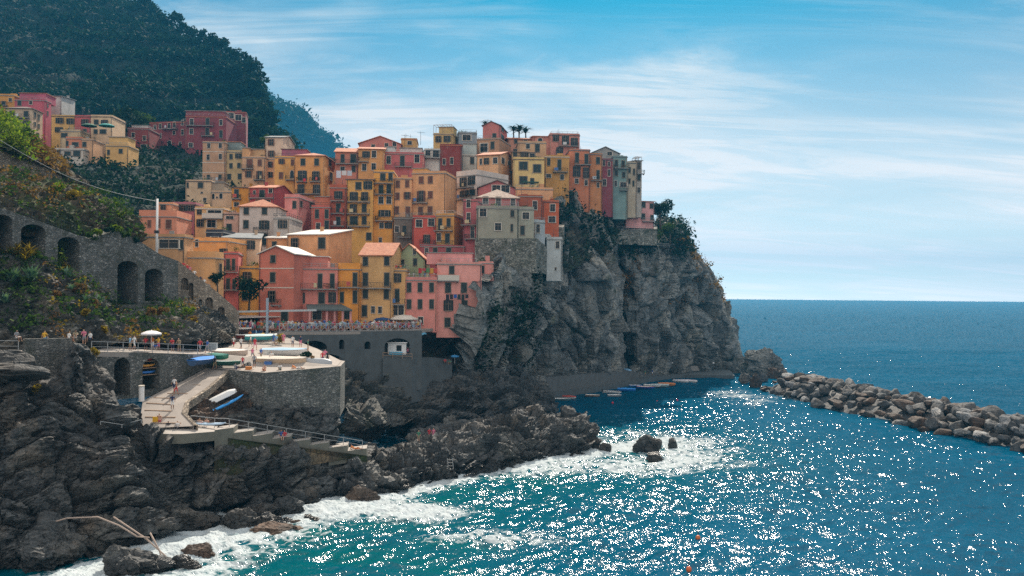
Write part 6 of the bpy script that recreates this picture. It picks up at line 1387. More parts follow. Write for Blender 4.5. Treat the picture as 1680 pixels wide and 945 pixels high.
for i, (u, v, k, s_) in enumerate(((20, 470, 'agave', 1.5), (52, 468, 'agave', 1.6), (112, 462, 'agave', 1.2), (140, 500, 'agave2', 1.2), (165, 505, 'agave', 1.1), (176, 520, 'agave2', 1.1), (8, 500, 'agave', 1.0), (112, 432, 'agave2', 1.2), (214, 512, 'agave', 1.1), (120, 480, 'agave2', 1.0))):
    rosette(k, 'blue green agave rosette on the garden slope', on_grid(GG, u, v) + Vector((0, -.4, .3)), s_, group='agaves on the garden slope')
for i, (u, v, s_) in enumerate(((8, 412, 1.4), (32, 418, 1.5), (52, 420, 1.3), (20, 430, 1.2), (46, 436, 1.2))):
    rosette('spike', 'golden spiky plant on top of the garden slope', on_grid(GG, u, max(v, 428)) + Vector((0, -.6, .6)), s_, 'yucca', 'yucca', 'golden spiky plants')
for i, (u, v, r, mt, lab) in enumerate(((132, 478, .9, 'leaf_rust', 'rust flowered bush in the middle of the garden slope'), (150, 470, .8, 'leaf_rust', 'rust bush near the buttress wall'), (160, 505, .8, 'leaf_rust', 'low pinkish brown bush above the walkway'), (98, 488, .7, 'leaf_rust', 'orange brown bush under the round green bush'), (110, 446, .8, 'leaf_gold', 'yellow bush right of the round green bush'), (146, 520, .7, 'leaf_gold', 'golden bush just above the seated people'), (172, 548, .7, 'leaf_gold', 'golden tuft beside the walkway railing'), (322, 540, 1.1, 'leaf_gold', 'golden creeper at the end of the buttress wall'), (330, 555, .9, 'leaf_rust', 'orange creeper beside the boat square'), (312, 512, 1.0, 'leaf_bright', 'lime creeper hanging over the buttress wall'), (318, 526, .9, 'leaf_rust', 'rust creeper hanging over the buttress wall'), (270, 512, .9, 'leaf_rust', 'dry rust shrub on top of the buttress wall'), (250, 512, .8, 'leaf_rust', 'rust shrub below the great arches'))):
    p = on_grid(GG, u, v) if u < 240 else at(u, v + 6, 112 + (u - 250) * .1)
    bush(lab, p + Vector((0, -.5, .3)), r, mt, 360, .15, .8)
bush('golden tuft on the peak of the foreground rock', on_grid(GL, 165, 575) + Vector((0, 0, .1)), .75, 'leaf_gold', 260, .14)
bush('rust and gold tuft on the dark foreground rock', on_grid(GL, 60, 625) + Vector((0, -.3, .2)), .9, 'leaf_rust', 320, .15)
bush('yellow tuft below the rust tuft on the foreground rock', on_grid(GL, 64, 640) + Vector((0, -.5, .1)), .65, 'leaf_gold', 240, .13)
bush('green and golden shrub beside the white boats on the boat square', at(458, 560, 132), 1.3, 'leaf_gold', 360, .2)
bush('dark flowering shrub at the bow of the white boats', at(502, 586, 112), 1.0, 'leaf_dark', 360, .16)
bush('orange flowers beside the dark flowering shrub', at(512, 590, 111.5), .55, 'leaf_rust', 200, .12)
# ------------------------------------------------------------------ rocks
def ico(sub):
    import bmesh
    bm = bmesh.new(); bmesh.ops.create_icosphere(bm, subdivisions=sub, radius=1.0)
    V = np.array([v.co[:] for v in bm.verts]); Q = np.array([[v.index for v in f.verts] for f in bm.faces]); bm.free(); return V, Q
IV = {k: ico(k) for k in (3, 4, 5, 6)}
def boulder_mesh(sub, r, seed, mat, rough=.35, flat=.0, freq=1.0, fine=.12):
    V, Q = IV[sub]; rs = np.random.RandomState(seed); N = V / np.linalg.norm(V, axis=1)[:, None]
    P = N.copy()
    for k in range(20):                      # chop flat faces
        d = rs.normal(size=3); d /= np.linalg.norm(d); c = rs.uniform(.42, .78); x = (P @ d) - c; P = P - np.clip(x, 0, None)[:, None] * d * .92
    f1, f2, idv = worley(P * 1.7 * freq + seed * 3.1)
    P = P + N * (rough * ((idv - .5) * .6 * np.clip((f2 - f1) * 4, 0, 1) + .35 * ridged(P * 1.1 * freq + seed, 3)) + fine * ridged(P * 4 * freq + seed, 3) * .5)[:, None]
    return np_mesh('boulder', P * np.asarray(r), Q, [M[mat]], False)
BM = [boulder_mesh(3, (1.0 + .25 * math.sin(k * 2.1), .8 + .2 * math.cos(k), .62 + .15 * math.sin(k * 1.3)), 50 + k, ('boulder_grey', 'boulder_brown', 'boulder_grey', 'boulder_pale', 'boulder_brown', 'boulder_grey', 'boulder_grey', 'boulder_pale', 'boulder_brown', 'boulder_grey')[k], .12, fine=.04) for k in range(10)]
BL = ['grey boulder', 'brown boulder', 'grey boulder', 'pale whitish boulder', 'brown boulder', 'grey boulder', 'grey boulder', 'pale whitish boulder', 'brown boulder', 'grey boulder']
lo = [sea(*q) for q in ((1256, 640), (1300, 652), (1360, 668), (1430, 684), (1520, 706), (1600, 724), (1700, 748))]
def along(P, t):
    k = t * (len(P) - 1); i = min(len(P) - 2, int(k)); return P[i].lerp(P[i + 1], k - i)
nb = 0
for i in range(46):
    for j in range(6):
        t = (i + rnd.uniform(-.4, .4)) / 45; t = min(max(t, 0), 1); p = along(lo, t); q = along(lo, min(1, t + .02)); dr = (q - p) if t < .98 else p - along(lo, t - .02)
        dr.normalize(); nrm = Vector((-dr.y, dr.x, 0)); nrm = nrm if nrm.y > 0 else -nrm
        Wd = 19 - 5 * t; f = (j + rnd.uniform(-.35, .35)) / 5
        z = 4.3 * math.sin(min(1, max(0, f * .85 + .08)) * math.pi) ** .8 - .5 + rnd.uniform(-.3, .45)
        pos = p + nrm * (f * Wd) + Vector((0, 0, z)); k = rnd.randrange(10)
        s = rnd.choice((rnd.uniform(1.1, 1.6), rnd.uniform(1.5, 2.2), rnd.uniform(1.9, 2.8)))
        o = link('boulder', BM[k], None, pos, None, (s, s, s)); o.rotation_euler = (rnd.uniform(-.5, .5), rnd.uniform(-.5, .5), rnd.uniform(0, 6.3))
        tag(o, BL[k] + ' piled in the long rubble breakwater', 'boulder', 'boulders of the breakwater'); nb += 1
# core so that no water shows through the pile
q = MB(); core = []
for i in range(25):
    t = i / 24; a = along(lo, t); dr = (along(lo, min(1, t + .02)) - along(lo, max(0, t - .02))).normalized(); n_ = Vector((-dr.y, dr.x, 0)); n_ = n_ if n_.y > 0 else -n_
    core.append([a + n_ * (f * (19 - 5 * t)) + Vector((0, 0, 4.3 * math.sin(min(1, f * .85 + .08) * math.pi) ** .8 - 1.5)) for f in (-.02, .15, .35, .55, .75, .95, 1.1)])
for i in range(24):
    for k in range(6): q.poly([core[i][k], core[i + 1][k], core[i + 1][k + 1], core[i][k + 1]])
structure(q.build('breakwater', M['boulder_grey']))
def rock(u, v, w, h, z0=0.0, mat='rock', seed=0, sub=5, dep=1.0, label=None, rough=.35, sink=.3, name='rock', rz=0.0):
    """a rock whose waterline centre sits at pixel (u, v); w, h in pixels"""
    p = sea(u, v, z0); k = p.y / F; rx, rzz = w * k / 2, h * k
    me = boulder_mesh(sub, (rx * 1.08, rx * dep, rzz / (1 - sink) * .62), seed, mat, rough, 0, 1.3, .18)
    o = link(name, me, None, p + Vector((0, rx * dep * .4, rzz * .30)), rz); tag(o, label, 'rock'); return o
for a in ((1258, 618, 74, 40, 0, 'headland', 7, 6, .7, 'great dark sea stack at the root of the breakwater'), (1213, 612, 32, 32, 0, 'headland', 4, 5, .8, 'smaller dark stack between the headland and the great stack'),
          (1066, 741, 42, 23, 0, 'rock', 5, 5, .8, 'largest dark islet rock in the white surf'), (1104, 735, 17, 14, 0, 'rock', 6, 4, .9, 'small pointed islet rock right of the largest one'), (1076, 756, 30, 12, 0, 'rock', 7, 4, .8, 'low wave washed rock in front of the islet'), (993, 742, 24, 12, 0, 'rock', 8, 4, .9, 'low rock off the tip of the shore ridge'),
          (60, 928, 150, 62, 0, 'rock', 9, 6, .7, 'big wet rock shelf at the lower left corner'), (150, 905, 160, 60, 0, 'rock', 10, 6, .6, 'long dark rock under the driftwood poles'), (215, 888, 130, 40, 0, 'rock', 11, 6, .7, 'dark rock hump below the cliff foot'), (300, 872, 140, 34, 0, 'rock', 12, 6, .6, 'flat dark rock with water running off it'), (215, 945, 110, 40, 0, 'rock', 13, 5, .7, 'brown wet rock at the bottom edge near the poles'), (320, 915, 60, 16, 0, 'boulder_brown', 14, 5, .7, 'reddish wet rock in the foam'), (300, 935, 50, 18, 0, 'rock', 15, 5, .7, 'rounded rock awash at the bottom of the poles'),
          (395, 872, 67, 27, 0, 'rock', 16, 5, .7, 'low rock awash left of the small boulders'), (438, 868, 59, 21, 0, 'rock', 17, 5, .8, 'dark hump of rock in the white water'), (470, 862, 24, 13, 0, 'rock', 18, 4, .9, 'small round rock in the white water'), (487, 864, 21, 10, 0, 'boulder_brown', 19, 4, .9, 'small brown rock in the white water'), (513, 860, 35, 13, 0, 'rock', 20, 4, .9, 'wedge shaped rock near the little waterfall'), (452, 878, 81, 15, 0, 'boulder_brown', 21, 5, .7, 'flat brown ledge just above the foam'), (418, 852, 67, 24, .4, 'rock', 22, 5, .7, 'ledge rock at the cliff foot'), (468, 846, 59, 21, .4, 'rock', 23, 5, .7, 'ledge rock with water streaming over it'), (595, 826, 60, 22, 0, 'boulder_brown', 24, 5, .6, 'brown wet toe of the shore ridge'),
          (600, 705, 70, 34, 3.0, 'rock', 25, 6, .8, 'rounded rock at the end of the sea steps'), (890, 660, 36, 18, 3.0, 'rock', 26, 5, .8, 'smooth rock at the end of the harbour rock'), (812, 612, 40, 24, 6, 'rock', 27, 5, .8, 'grey rock at the start of the quay path'), (936, 726, 60, 44, .5, 'boulder_brown', 28, 6, .7, 'tilted brown slab on the tip of the shore ridge')):
    rock(*a[:9], label=a[9])
for i, (u, v, w) in enumerate(((1222, 628, 20), (1240, 634, 22), (1252, 626, 18), (1270, 622, 24), (1284, 620, 20))):
    rock(u, v, w, w * .8, 0, ('boulder_grey', 'boulder_brown')[i % 2], 40 + i, 4, .9, 'rounded block at the foot of the great sea stack'.replace('rounded', ('squat grey', 'rusty', 'small grey', 'broad brown', 'outermost grey')[i]))
# ------------------------------------------------------------------ boats
def hull_mesh(L=5.0, W=1.8, H=.75):
    n, m = 13, 9; V = []
    for i in range(n):
        t = i / (n - 1); x = -L / 2 + L * t
        w = W / 2 * (.78 + .22 * math.sin(t * math.pi * .9)) * (1 if t < .55 else math.sqrt(max(0, 1 - ((t - .55) / .45) ** 2)) * .98 + .02); sh = H * (.82 + .38 * max(0, t - .4) ** 1.5 + .05 * (1 - t)); kl = .12 * H * max(0, (t - .7) / .3) ** 2 * 4
        for j in range(m):
            a = -1 + 2 * j / (m - 1); y = w * math.copysign(abs(a) ** .65, a); z = kl + (sh - kl) * abs(a) ** 2.4; V.append((x, y, z))
    V = np.array(V); return V, n, m
def boat_meshes(L, W, H):
    V, n, m = hull_mesh(L, W, H); b = MB(); Q = grid_quads(n, m)
    b.raw(V, [tuple(q) for q in Q], 0, True)                                     # outer skin
    I = V * (.955, .90, 1.0) + (0, 0, .07); b.raw(I, [tuple(q)[::-1] for q in Q], 1, True)
    b.raw([V[j] for j in range(m)] , [tuple(range(m))], 0); b.raw([I[j] for j in range(m)], [tuple(reversed(range(m)))], 1)
    hull = b.mesh('hull', [M['paint'], M['white']])
    g = MB()
    for s in (0, m - 1):
        g.tube([V[i * m + s] + (0, 0, .03) for i in range(n)], .055, 5)
    g.tube([V[0] + (0, 0, .03), V[m - 1] + (0, 0, .03)], .055, 5); gun = g.mesh('gunwale', M['paint'])
    s = MB(); s.box(-.14, -W * .40, H * .52, .14, W * .40, H * .57); seat = s.mesh('seat', M['wood'])
    c = MB(); T = []
    for i in range(n):
        for j in range(7):
            a = -1 + j / 3.0; e = V[i * m + (m - 1)]; T.append((e[0], a * abs(e[1]) * 1.06, e[2] + .05 + .34 * (1 - a * a) * (1 - abs(i / (n - 1) - .45))))
    Q2 = grid_quads(n, 7); c.raw(T, [tuple(q)[::-1] for q in Q2][::1], 0, True); cov = c.mesh('cover', M['cloth'])
    return hull, gun, seat, cov
BOATM = {k: boat_meshes(*d) for k, d in (('s', (3.6, 1.4, .6)), ('m', (4.8, 1.75, .75)), ('l', (6.4, 2.1, .95)))}
def boat(label, p, rz, size='m', hull=(.6, .6, .58), gun=(.1, .2, .4), cover=None, tilt=0.0, flip=False, seats=2, motor=False, group=None):
    h, g, s, c = BOATM[size]; o = empty('boat', p, rz); tag(o, label, 'boat', group)
    o.rotation_euler = (tilt + (math.pi if flip else 0), 0, rz)
    if flip: o.location.z += .7
    a = link('hull', h, o); a.color = (*hull, 1); a = link('gunwale', g, o); a.color = (*gun, 1)
    if cover: a = link('cover', c, o); a.color = (*cover, 1)
    elif not flip:
        for k in range(seats): link('seat', s, o, (-1.1 + 1.5 * k, 0, 0))
    if motor:
        L = {'s': 3.6, 'm': 4.8, 'l': 6.4}[size]; q = MB(); q.box(-L / 2 - .35, -.16, .7, -L / 2 - .02, .16, 1.15); q.box(-L / 2 - .26, -.05, .1, -L / 2 - .12, .05, .7); q.build('outboard_motor', M['iron'], o)
    return o
Wt, Bl, Rd, Gn, Tq, Or = (.72, .71, .68), (.03, .16, .48), (.5, .05, .05), (.02, .16, .10), (.08, .42, .45), (.60, .20, .05)
for (lab, u, v, Y, rz, sz, hc, gc, cv, fl, mo) in (
    ('white boat with a red cloth on its side at the top of the slipway', 371, 588, 114, -.25, 'l', (.62, .50, .42), (.6, .45, .35), (.78, .74, .70), False, False),
    ('boat under a bright blue tarpaulin above the slipway', 333, 600, 106, 1.35, 'm', (.05, .10, .2), Bl, (.02, .20, .62), False, False),
    ('boat under a dark green cover behind the blue tarpaulin boat', 355, 592, 109.5, -.3, 's', Gn, Gn, (.05, .22, .18), False, False),
    ('low dark green dinghy at the edge of the boat square', 372, 602, 107.6, -.1, 's', (.02, .09, .07), Gn, None, False, False),
    ('large white boat with a blue and white tarpaulin on the boat square', 466, 586, 118, -.06, 'l', Wt, (.5, .48, .45), (.34, .52, .68), False, False),
    ('cream open wooden boat in front of the tarpaulin boat', 462, 601, 110.5, -.04, 'l', (.60, .46, .32), (.6, .5, .4), (.62, .56, .48), False, False),
    ('grey upturned dinghy at the right end of the boat square', 517, 598, 111.5, -.25, 'm', (.36, .38, .40), (.3, .3, .3), None, True, False),
    ('red brown boat at the back of the boat square', 399, 558, 134, .05, 'm', (.28, .05, .04), Wt, None, False, False),
    ('cream topped boat beside the dark restaurant shed', 380, 550, 140, .05, 'l', (.10, .06, .05), Wt, (.70, .60, .50), False, False),
    ('small boat at the foot of the golden creeper', 348, 558, 128, .3, 'm', (.36, .22, .16), Wt, (.66, .52, .42), False, False),
    ('pale turquoise boat behind the white lamp mast', 428, 560, 132, .4, 'm', Tq, Wt, (.50, .66, .66), False, False),
    ('dark blue boat beside the turquoise boat', 436, 556, 136, .6, 's', (.03, .08, .2), Wt, None, False, False)):
    boat(lab, at(u, v, Y) + Vector((0, 0, .15)), rz, sz, hc, gc, cv, 0, fl, 2, mo)
q = MB(); q.box(-.5, -.02, -.9, .5, .04, .1); o = q.build('red_cloth', M['cloth'], None, at(369, 584, 112.4), .1); o.color = (.62, .03, .03, 1); tag(o, 'red cloth hanging over the white boat', 'cloth')
def on_bank(u, v):
    A = GB.reshape(-1, 3); du = (A[:, 0] / A[:, 1] * F + 840 - u); dv = ((HC - A[:, 2]) / A[:, 1] * F + HV + 472.5 + TH * (u - 840) - v); return Vector(A[np.argmin(du ** 2 + dv ** 2)])
b1 = boat('white upturned rowing boat lying on the brown rock bank', on_bank(364, 660) + Vector((0, -.2, .25)), .62, 's', (.74, .74, .72), (.6, .6, .6), None, 0, True)
b1.rotation_euler.y = -.42
def kayak(label, p, rz, col, L=4.4, pitch=0.0, name='kayak', cat='kayak'):
    V, n, m = hull_mesh(L, .7, .34); b = MB(); T = []
    K = 15
    for i in range(K):
        t = i / (K - 1); w = .34 * math.sin(math.pi * t) ** .6 + .01
        for j in range(8): a = j / 8 * 2 * math.pi; T.append((-L / 2 + L * t, w * math.cos(a), .17 * math.sin(a) * (math.sin(math.pi * t) ** .5 + .05) + .22 + .18 * (2 * t - 1) ** 4))
    b.raw(T, [tuple(q)[::-1] for q in grid_quads(K, 8, True)], 0, True); o = empty(name, p, rz); tag(o, label, cat); o.rotation_euler = (0, pitch, rz)
    h = b.build('hull', M['paint'], o); h.color = (*col, 1)
    c = MB(); c.prism([(.45 * math.cos(a), .2 * math.sin(a)) for a in np.linspace(0, 2 * math.pi, 12, endpoint=False)], .375, .41); c.build('cockpit', M['iron'], o); return o
kayak('bright blue kayak lying beside the upturned white boat', on_bank(374, 668) + Vector((.3, -.6, .3)), .62, (.02, .28, .70), pitch=-.42)
kayak('white and blue paddle board under the two sunbathers on the landing', at(345, 699, 95.2), .15, (.45, .60, .75), 3.4, name='paddle_board', cat='board')
for (lab, u, v, rz, sz, hc, gc, cv, mo) in (
    ('long low dark boat moored nearest the harbour rock', 920, 657, -.1, 'm', (.10, .18, .20), (.3, .38, .4), None, False), ('small white boat with a red deck', 934, 653, -.5, 's', Wt, Rd, (.45, .08, .06), False), ('tiny brown rowing boat', 972, 650, -.25, 's', (.30, .20, .14), (.5, .4, .3), None, False),
    ('white motor boat with dark seats', 1004, 645, -.3, 'm', Wt, (.1, .12, .14), None, True), ('grey inflatable moored in front of the white motor boat', 1008, 650, .1, 's', (.3, .33, .35), (.35, .38, .4), None, False), ('bright blue boat with a blue cover', 1028, 641, -.25, 'm', (.03, .2, .6), Bl, (.04, .28, .72), False), ('slim blue dinghy', 1042, 634, .0, 's', (.04, .2, .5), Bl, None, False),
    ('blue boat with a red stripe', 1059, 637, -.35, 'm', (.04, .14, .45), Rd, None, False), ('white boat left of the orange one', 1070, 634, -.3, 'm', Wt, Wt, None, False), ('grey green boat', 1083, 634, -.2, 'm', (.30, .42, .42), Wt, (.36, .46, .48), False), ('orange boat at the end of the row', 1094, 632, -.35, 'm', (.62, .24, .08), Or, (.55, .2, .06), True), ('white boat with a grey cover lying apart', 1117, 627, -.55, 'm', Wt, Wt, (.55, .55, .60), True), ('white boat with a lilac cover outermost in the row', 1131, 627, -.6, 'm', Wt, Wt, (.62, .56, .60), True)):
    boat(lab + ' moored by the quay' if 'moored' not in lab else lab, sea(u, v) + Vector((0, 0, -.2)), rz, sz, hc, gc, cv, 0, False, 2, mo)
boat('blue upturned boat drawn up on the quay', sea(1024, 609, 3.0) + Vector((0, 1, .1)), -.5, 'm', (.2, .42, .65), Wt, None, 0, True)
for u, v, c, lab in ((1005, 662, (.6, .02, .05), 'red buoy nearest the moored white motor boat'), (1078, 660, (.6, .03, .04), 'red buoy in the dark water off the quay'), (1111, 658, (.7, .02, .12), 'pinkish red buoy outermost off the quay'), (1145, 885, (.6, .14, .03), 'orange buoy in the open water'), (1130, 937, (.6, .12, .03), 'orange buoy at the bottom edge of the picture'.replace(' of the picture', ' of the bay'))):
    V, Q = IV[3]; o = empty('buoy', sea(u, v)); tag(o, lab, 'buoy'); a = link('float', np_mesh('float', V * (.26, .26, .3) + (0, 0, .15), Q, [M['paint']], True), o); a.color = (*c, 1); q = MB(); q.tube([(0, 0, .55), (0, 0, .85)], .06, 6); q.build('ring', M['iron'], o)
# ------------------------------------------------------------------ people
CL = {n: simple('cloth_' + n, c, .85, 0, .15) for n, c in dict(red=(.5, .04, .05), white=(.70, .69, .67), blue=(.05, .13, .38), sky=(.22, .42, .62), black=(.02, .02, .025), pink=(.62, .18, .28), yellow=(.68, .38, .03), green=(.06, .22, .14), grey=(.25, .26, .28), orange=(.62, .2, .04), navy=(.02, .03, .09), khaki=(.30, .24, .15)).items()}
SK = [simple('skin_' + n, c, .6, 0, .08) for n, c in (('tan', (.40, .20, .12)), ('fair', (.52, .30, .21)), ('brown', (.24, .12, .07)))]
HR = [simple('hair_' + n, c, .6, 0, .2) for n, c in (('dark', (.02, .014, .01)), ('brown', (.08, .045, .025)), ('blond', (.32, .20, .09)))]
def person_mesh(pose):
    """one continuous body grown over a posed skeleton; materials: skin, top, bottom, hair"""
    J = {}
    if pose in ('stand', 'walk', 'lean'):
        st = .22 if pose == 'walk' else .06; ln = -.16 if pose == 'lean' else 0
        J = dict(pel=(0, 0, .95), waist=(0, ln * .3, 1.10), chest=(0, ln, 1.32), neck=(0, ln * 1.2, 1.50), chin=(0, ln * 1.3 - .03, 1.58), head=(0, ln * 1.35 - .01, 1.68), hL=(-.10, 0, .90), hR=(.10, 0, .90), kL=(-.11, -st, .50), kR=(.11, st * .3, .50), aL=(-.11, -st * .8, .09), aR=(.11, st * 1.2, .09), tL=(-.12, -st * .8 - .16, .04), tR=(.12, st * 1.2 - .16, .04),
                 sL=(-.19, ln, 1.43), sR=(.19, ln, 1.43), eL=(-.26, ln + (.1 if pose == 'walk' else .02), 1.16), eR=(.26, ln - .06, 1.16), wL=(-.27, ln + (.06 if pose == 'walk' else -.1), .92), wR=(.26, ln - (.2 if pose != 'stand' else .02), .95), fL=(-.27, ln + .02, .80), fR=(.25, ln - .12, .84))
        if pose == 'lean': J.update(wL=(-.2, -.38, 1.12), wR=(.2, -.38, 1.12), fL=(-.16, -.45, 1.12), fR=(.16, -.45, 1.12))
    elif pose == 'sit':
        J = dict(pel=(0, 0, .14), waist=(0, .02, .30), chest=(0, .0, .52), neck=(0, -.02, .70), chin=(0, -.06, .78), head=(0, -.04, .88), hL=(-.10, -.03, .12), hR=(.10, -.03, .12), kL=(-.12, -.46, .20), kR=(.13, -.44, .24), aL=(-.12, -.50, -.22), aR=(.14, -.56, -.20), tL=(-.12, -.66, -.27), tR=(.14, -.72, -.25),
                 sL=(-.19, 0, .63), sR=(.19, 0, .63), eL=(-.26, -.05, .38), eR=(.27, -.02, .38), wL=(-.17, -.26, .24), wR=(.26, .08, .14), fL=(-.14, -.36, .22), fR=(.27, .1, .05))
    elif pose == 'ground':
        J = dict(pel=(0, 0, .12), waist=(0, .05, .26), chest=(0, .05, .48), neck=(0, .02, .66), chin=(0, -.02, .74), head=(0, 0, .84), hL=(-.10, -.03, .11), hR=(.10, -.03, .11), kL=(-.14, -.38, .42), kR=(.14, -.36, .40), aL=(-.13, -.62, .08), aR=(.14, -.60, .08), tL=(-.13, -.78, .05), tR=(.14, -.76, .05),
                 sL=(-.19, .04, .59), sR=(.19, .04, .59), eL=(-.24, -.14, .42), eR=(.24, -.14, .42), wL=(-.16, -.36, .46), wR=(.16, -.36, .44), fL=(-.08, -.43, .44), fR=(.08, -.43, .43))
    else:   # lying on the back, leaning on the elbows
        J = dict(pel=(0, 0, .13), waist=(0, .18, .17), chest=(0, .40, .30), neck=(0, .55, .42), chin=(0, .57, .50), head=(0, .62, .59), hL=(-.10, -.06, .12), hR=(.10, -.06, .12), kL=(-.12, -.44, .34), kR=(.12, -.50, .12), aL=(-.12, -.78, .09), aR=(.13, -.92, .09), tL=(-.12, -.86, .2), tR=(.13, -.98, .2),
                 sL=(-.19, .46, .37), sR=(.19, .46, .37), eL=(-.26, .62, .10), eR=(.26, .62, .10), wL=(-.24, .40, .06), wR=(.24, .40, .06), fL=(-.23, .30, .05), fR=(.23, .30, .05))
    Rr = dict(pel=.135, waist=.115, chest=.135, neck=.055, chin=.085, head=.105, hL=.095, hR=.095, kL=.062, kR=.062, aL=.042, aR=.042, tL=.035, tR=.035, sL=.065, sR=.065, eL=.045, eR=.045, wL=.032, wR=.032, fL=.036, fR=.036)
    E = [('pel', 'waist', 1), ('waist', 'chest', 1), ('chest', 'neck', 1), ('neck', 'chin', 0), ('chin', 'head', 3)] + [e for s in 'LR' for e in (('pel', 'h' + s, 2), ('h' + s, 'k' + s, 2), ('k' + s, 'a' + s, 0), ('a' + s, 't' + s, 3), ('chest', 's' + s, 1), ('s' + s, 'e' + s, 1), ('e' + s, 'w' + s, 0), ('w' + s, 'f' + s, 0))]
    names = list(J); me = bpy.data.meshes.new('skeleton'); me.from_pydata([J[n] for n in names], [(names.index(a), names.index(c)) for a, c, _ in E], [])
    o = bpy.data.objects.new('skeleton', me); COL.objects.link(o)
    md = o.modifiers.new('skin', 'SKIN'); md.use_smooth_shade = True
    for i, n in enumerate(names):
        me.skin_vertices[0].data[i].radius = (Rr[n], Rr[n] * (.8 if n in ('pel', 'waist', 'chest') else 1)); me.skin_vertices[0].data[i].use_root = n == 'pel'
    o.modifiers.new('sub', 'SUBSURF').levels = 1
    dg = bpy.context.evaluated_depsgraph_get(); ev = o.evaluated_get(dg); out = bpy.data.meshes.new_from_object(ev)
    bpy.data.objects.remove(o); bpy.data.meshes.remove(me)
    for k in range(4): out.materials.append(SK[0])
    for p in out.polygons:
        best, lab = 9, 0; c = p.center
        for a, e, m in E:
            A, B_ = Vector(J[a]), Vector(J[e]); d = B_ - A; t = min(1, max(0, (c - A).dot(d) / d.length_squared)); dist = (A + d * t - c).length - .5 * (Rr[a] * (1 - t) + Rr[e] * t)
            if dist < best: best, lab = dist, m
        if lab == 3 and (Vector(J['head']) - c).length < .25: lab = 3 if (c.y > J['head'][1] - .02 or c.z > J['head'][2] + .05) else 0
        p.material_index = lab; p.use_smooth = True
    out.name = 'person'; return out
PM = {k: person_mesh(k) for k in ('stand', 'walk', 'lean', 'sit', 'ground', 'lie')}
def person(label, p, rz=0.0, pose='stand', top='white', bot='blue', skin=None, hair=None, group=None, s=1.0):
    o = link('person', PM[pose], None, p, rz, (s, s, s)); tag(o, label, 'person', group)
    sk = SK[rnd.randrange(3) if skin is None else skin]; hr = HR[rnd.choice((0, 0, 1, 2)) if hair is None else hair]
    for sl, m in zip(o.material_slots, (sk, sk if top == 'skin' else CL[top], sk if bot == 'skin' else CL[bot], hr)): sl.link = 'OBJECT'; sl.material = m
    return o
PI = math.pi
for lab, u, v, Y, rz, pose, top, bot in (
    ('person in a grey top sitting on the railing at the far left', 27, 556.5, 89.6, 1.2, 'sit', 'grey', 'white'), ('person in a yellow top sitting on the parapet seen from behind', 73, 557, 91.4, PI, 'sit', 'yellow', 'sky'),
    ('person in a white top sitting leftmost of the group on the rock peak', 113, 558, 93.6, 2.6, 'sit', 'white', 'black'), ('person with red hair in pale clothes sitting on the rock peak', 124, 556, 92.2, .3, 'ground', 'khaki', 'white'), ('person in a pink top behind the rock peak', 138, 566, 96, .2, 'lean', 'pink', 'grey'), ('person in a white shirt and navy shorts at the rock peak', 148, 558, 94.2, -.4, 'sit', 'white', 'navy'),
    ('person with a blue backpack and red cap on the walkway', 213, 576, 99.9, 2.4, 'stand', 'sky', 'khaki'), ('person in white behind the person with the backpack', 220, 575, 101.4, 1.4, 'walk', 'white', 'white'),
    ('person in red under the white parasol', 239, 576, 102.8, .2, 'stand', 'red', 'black'), ('person in orange under the white parasol', 250, 575, 103.4, -.3, 'stand', 'orange', 'white'), ('person in blue sitting under the white parasol', 255, 575, 102.5, .2, 'ground', 'blue', 'white'), ('person in yellow at the edge of the white parasol', 260, 576, 103.0, -.6, 'stand', 'yellow', 'pink'),
    ('person in red leaning on the walkway railing', 283, 578, 104.6, 0, 'lean', 'red', 'navy'), ('person in tan clothes right of the one in red on the walkway', 294, 578, 105.4, 0, 'lean', 'khaki', 'khaki'), ('person in red at the right end of the walkway', 328, 579, 108.2, .8, 'walk', 'red', 'grey'), ('person in blue at the right end of the walkway', 340, 580, 109.6, -.5, 'walk', 'blue', 'grey'),
    ('person in swimwear standing on the landing next to a yellow towel', 261, 704, 93.6, PI, 'stand', 'skin', 'red'), ('person in dark clothes sitting on the landing', 276, 704, 93.2, PI, 'ground', 'black', 'green'), ('person with a blue bag sitting on the landing edge', 291, 704, 93.2, PI - .4, 'ground', 'white', 'navy'), ('sunburnt person lying at the left end of the landing', 246, 706, 92.8, 1.2, 'lie', 'orange', 'orange'),
    ('bare backed person sitting left on the paddle board', 327, 699, 95.6, PI - .3, 'ground', 'skin', 'orange'), ('bare backed person sitting right on the paddle board', 339, 699, 96.0, PI + .3, 'ground', 'skin', 'red'),
    ('person in red sitting on the fourth sea step', 467, 719, 100.4, -.3, 'sit', 'red', 'grey'), ('person in blue sitting behind the one in red on the sea steps', 461, 718, 101.0, .3, 'sit', 'blue', 'navy'), ('person in orange swimwear lying at the end of the sea steps', 583, 738, 108, 1.4, 'lie', 'orange', 'orange'),
    ('person in red sitting on the shore ridge', 704, 722, 125.5, .4, 'stand', 'red', 'red'), ('person in pink standing on the shore ridge', 711, 722, 126, -.3, 'stand', 'pink', 'pink'), ('person in teal standing left on the shore ridge', 686, 726, 124.6, .3, 'stand', 'green', 'khaki')):
    o = person(lab, at(u, v, Y) + Vector((0, 0, .05)), rz, pose, top, bot)
    if 'shore ridge' in lab: o.location = on_grid(GR, u, v) + Vector((0, .3, .0))
q = MB(); q.box(-.28, -.03, .15, .28, .03, 1.35); o = q.build('towel', M['cloth'], None, at(254.5, 704, 93.5), .2); o.color = (.75, .42, .02, 1); tag(o, 'yellow towel held up beside the swimmer on the landing', 'towel')
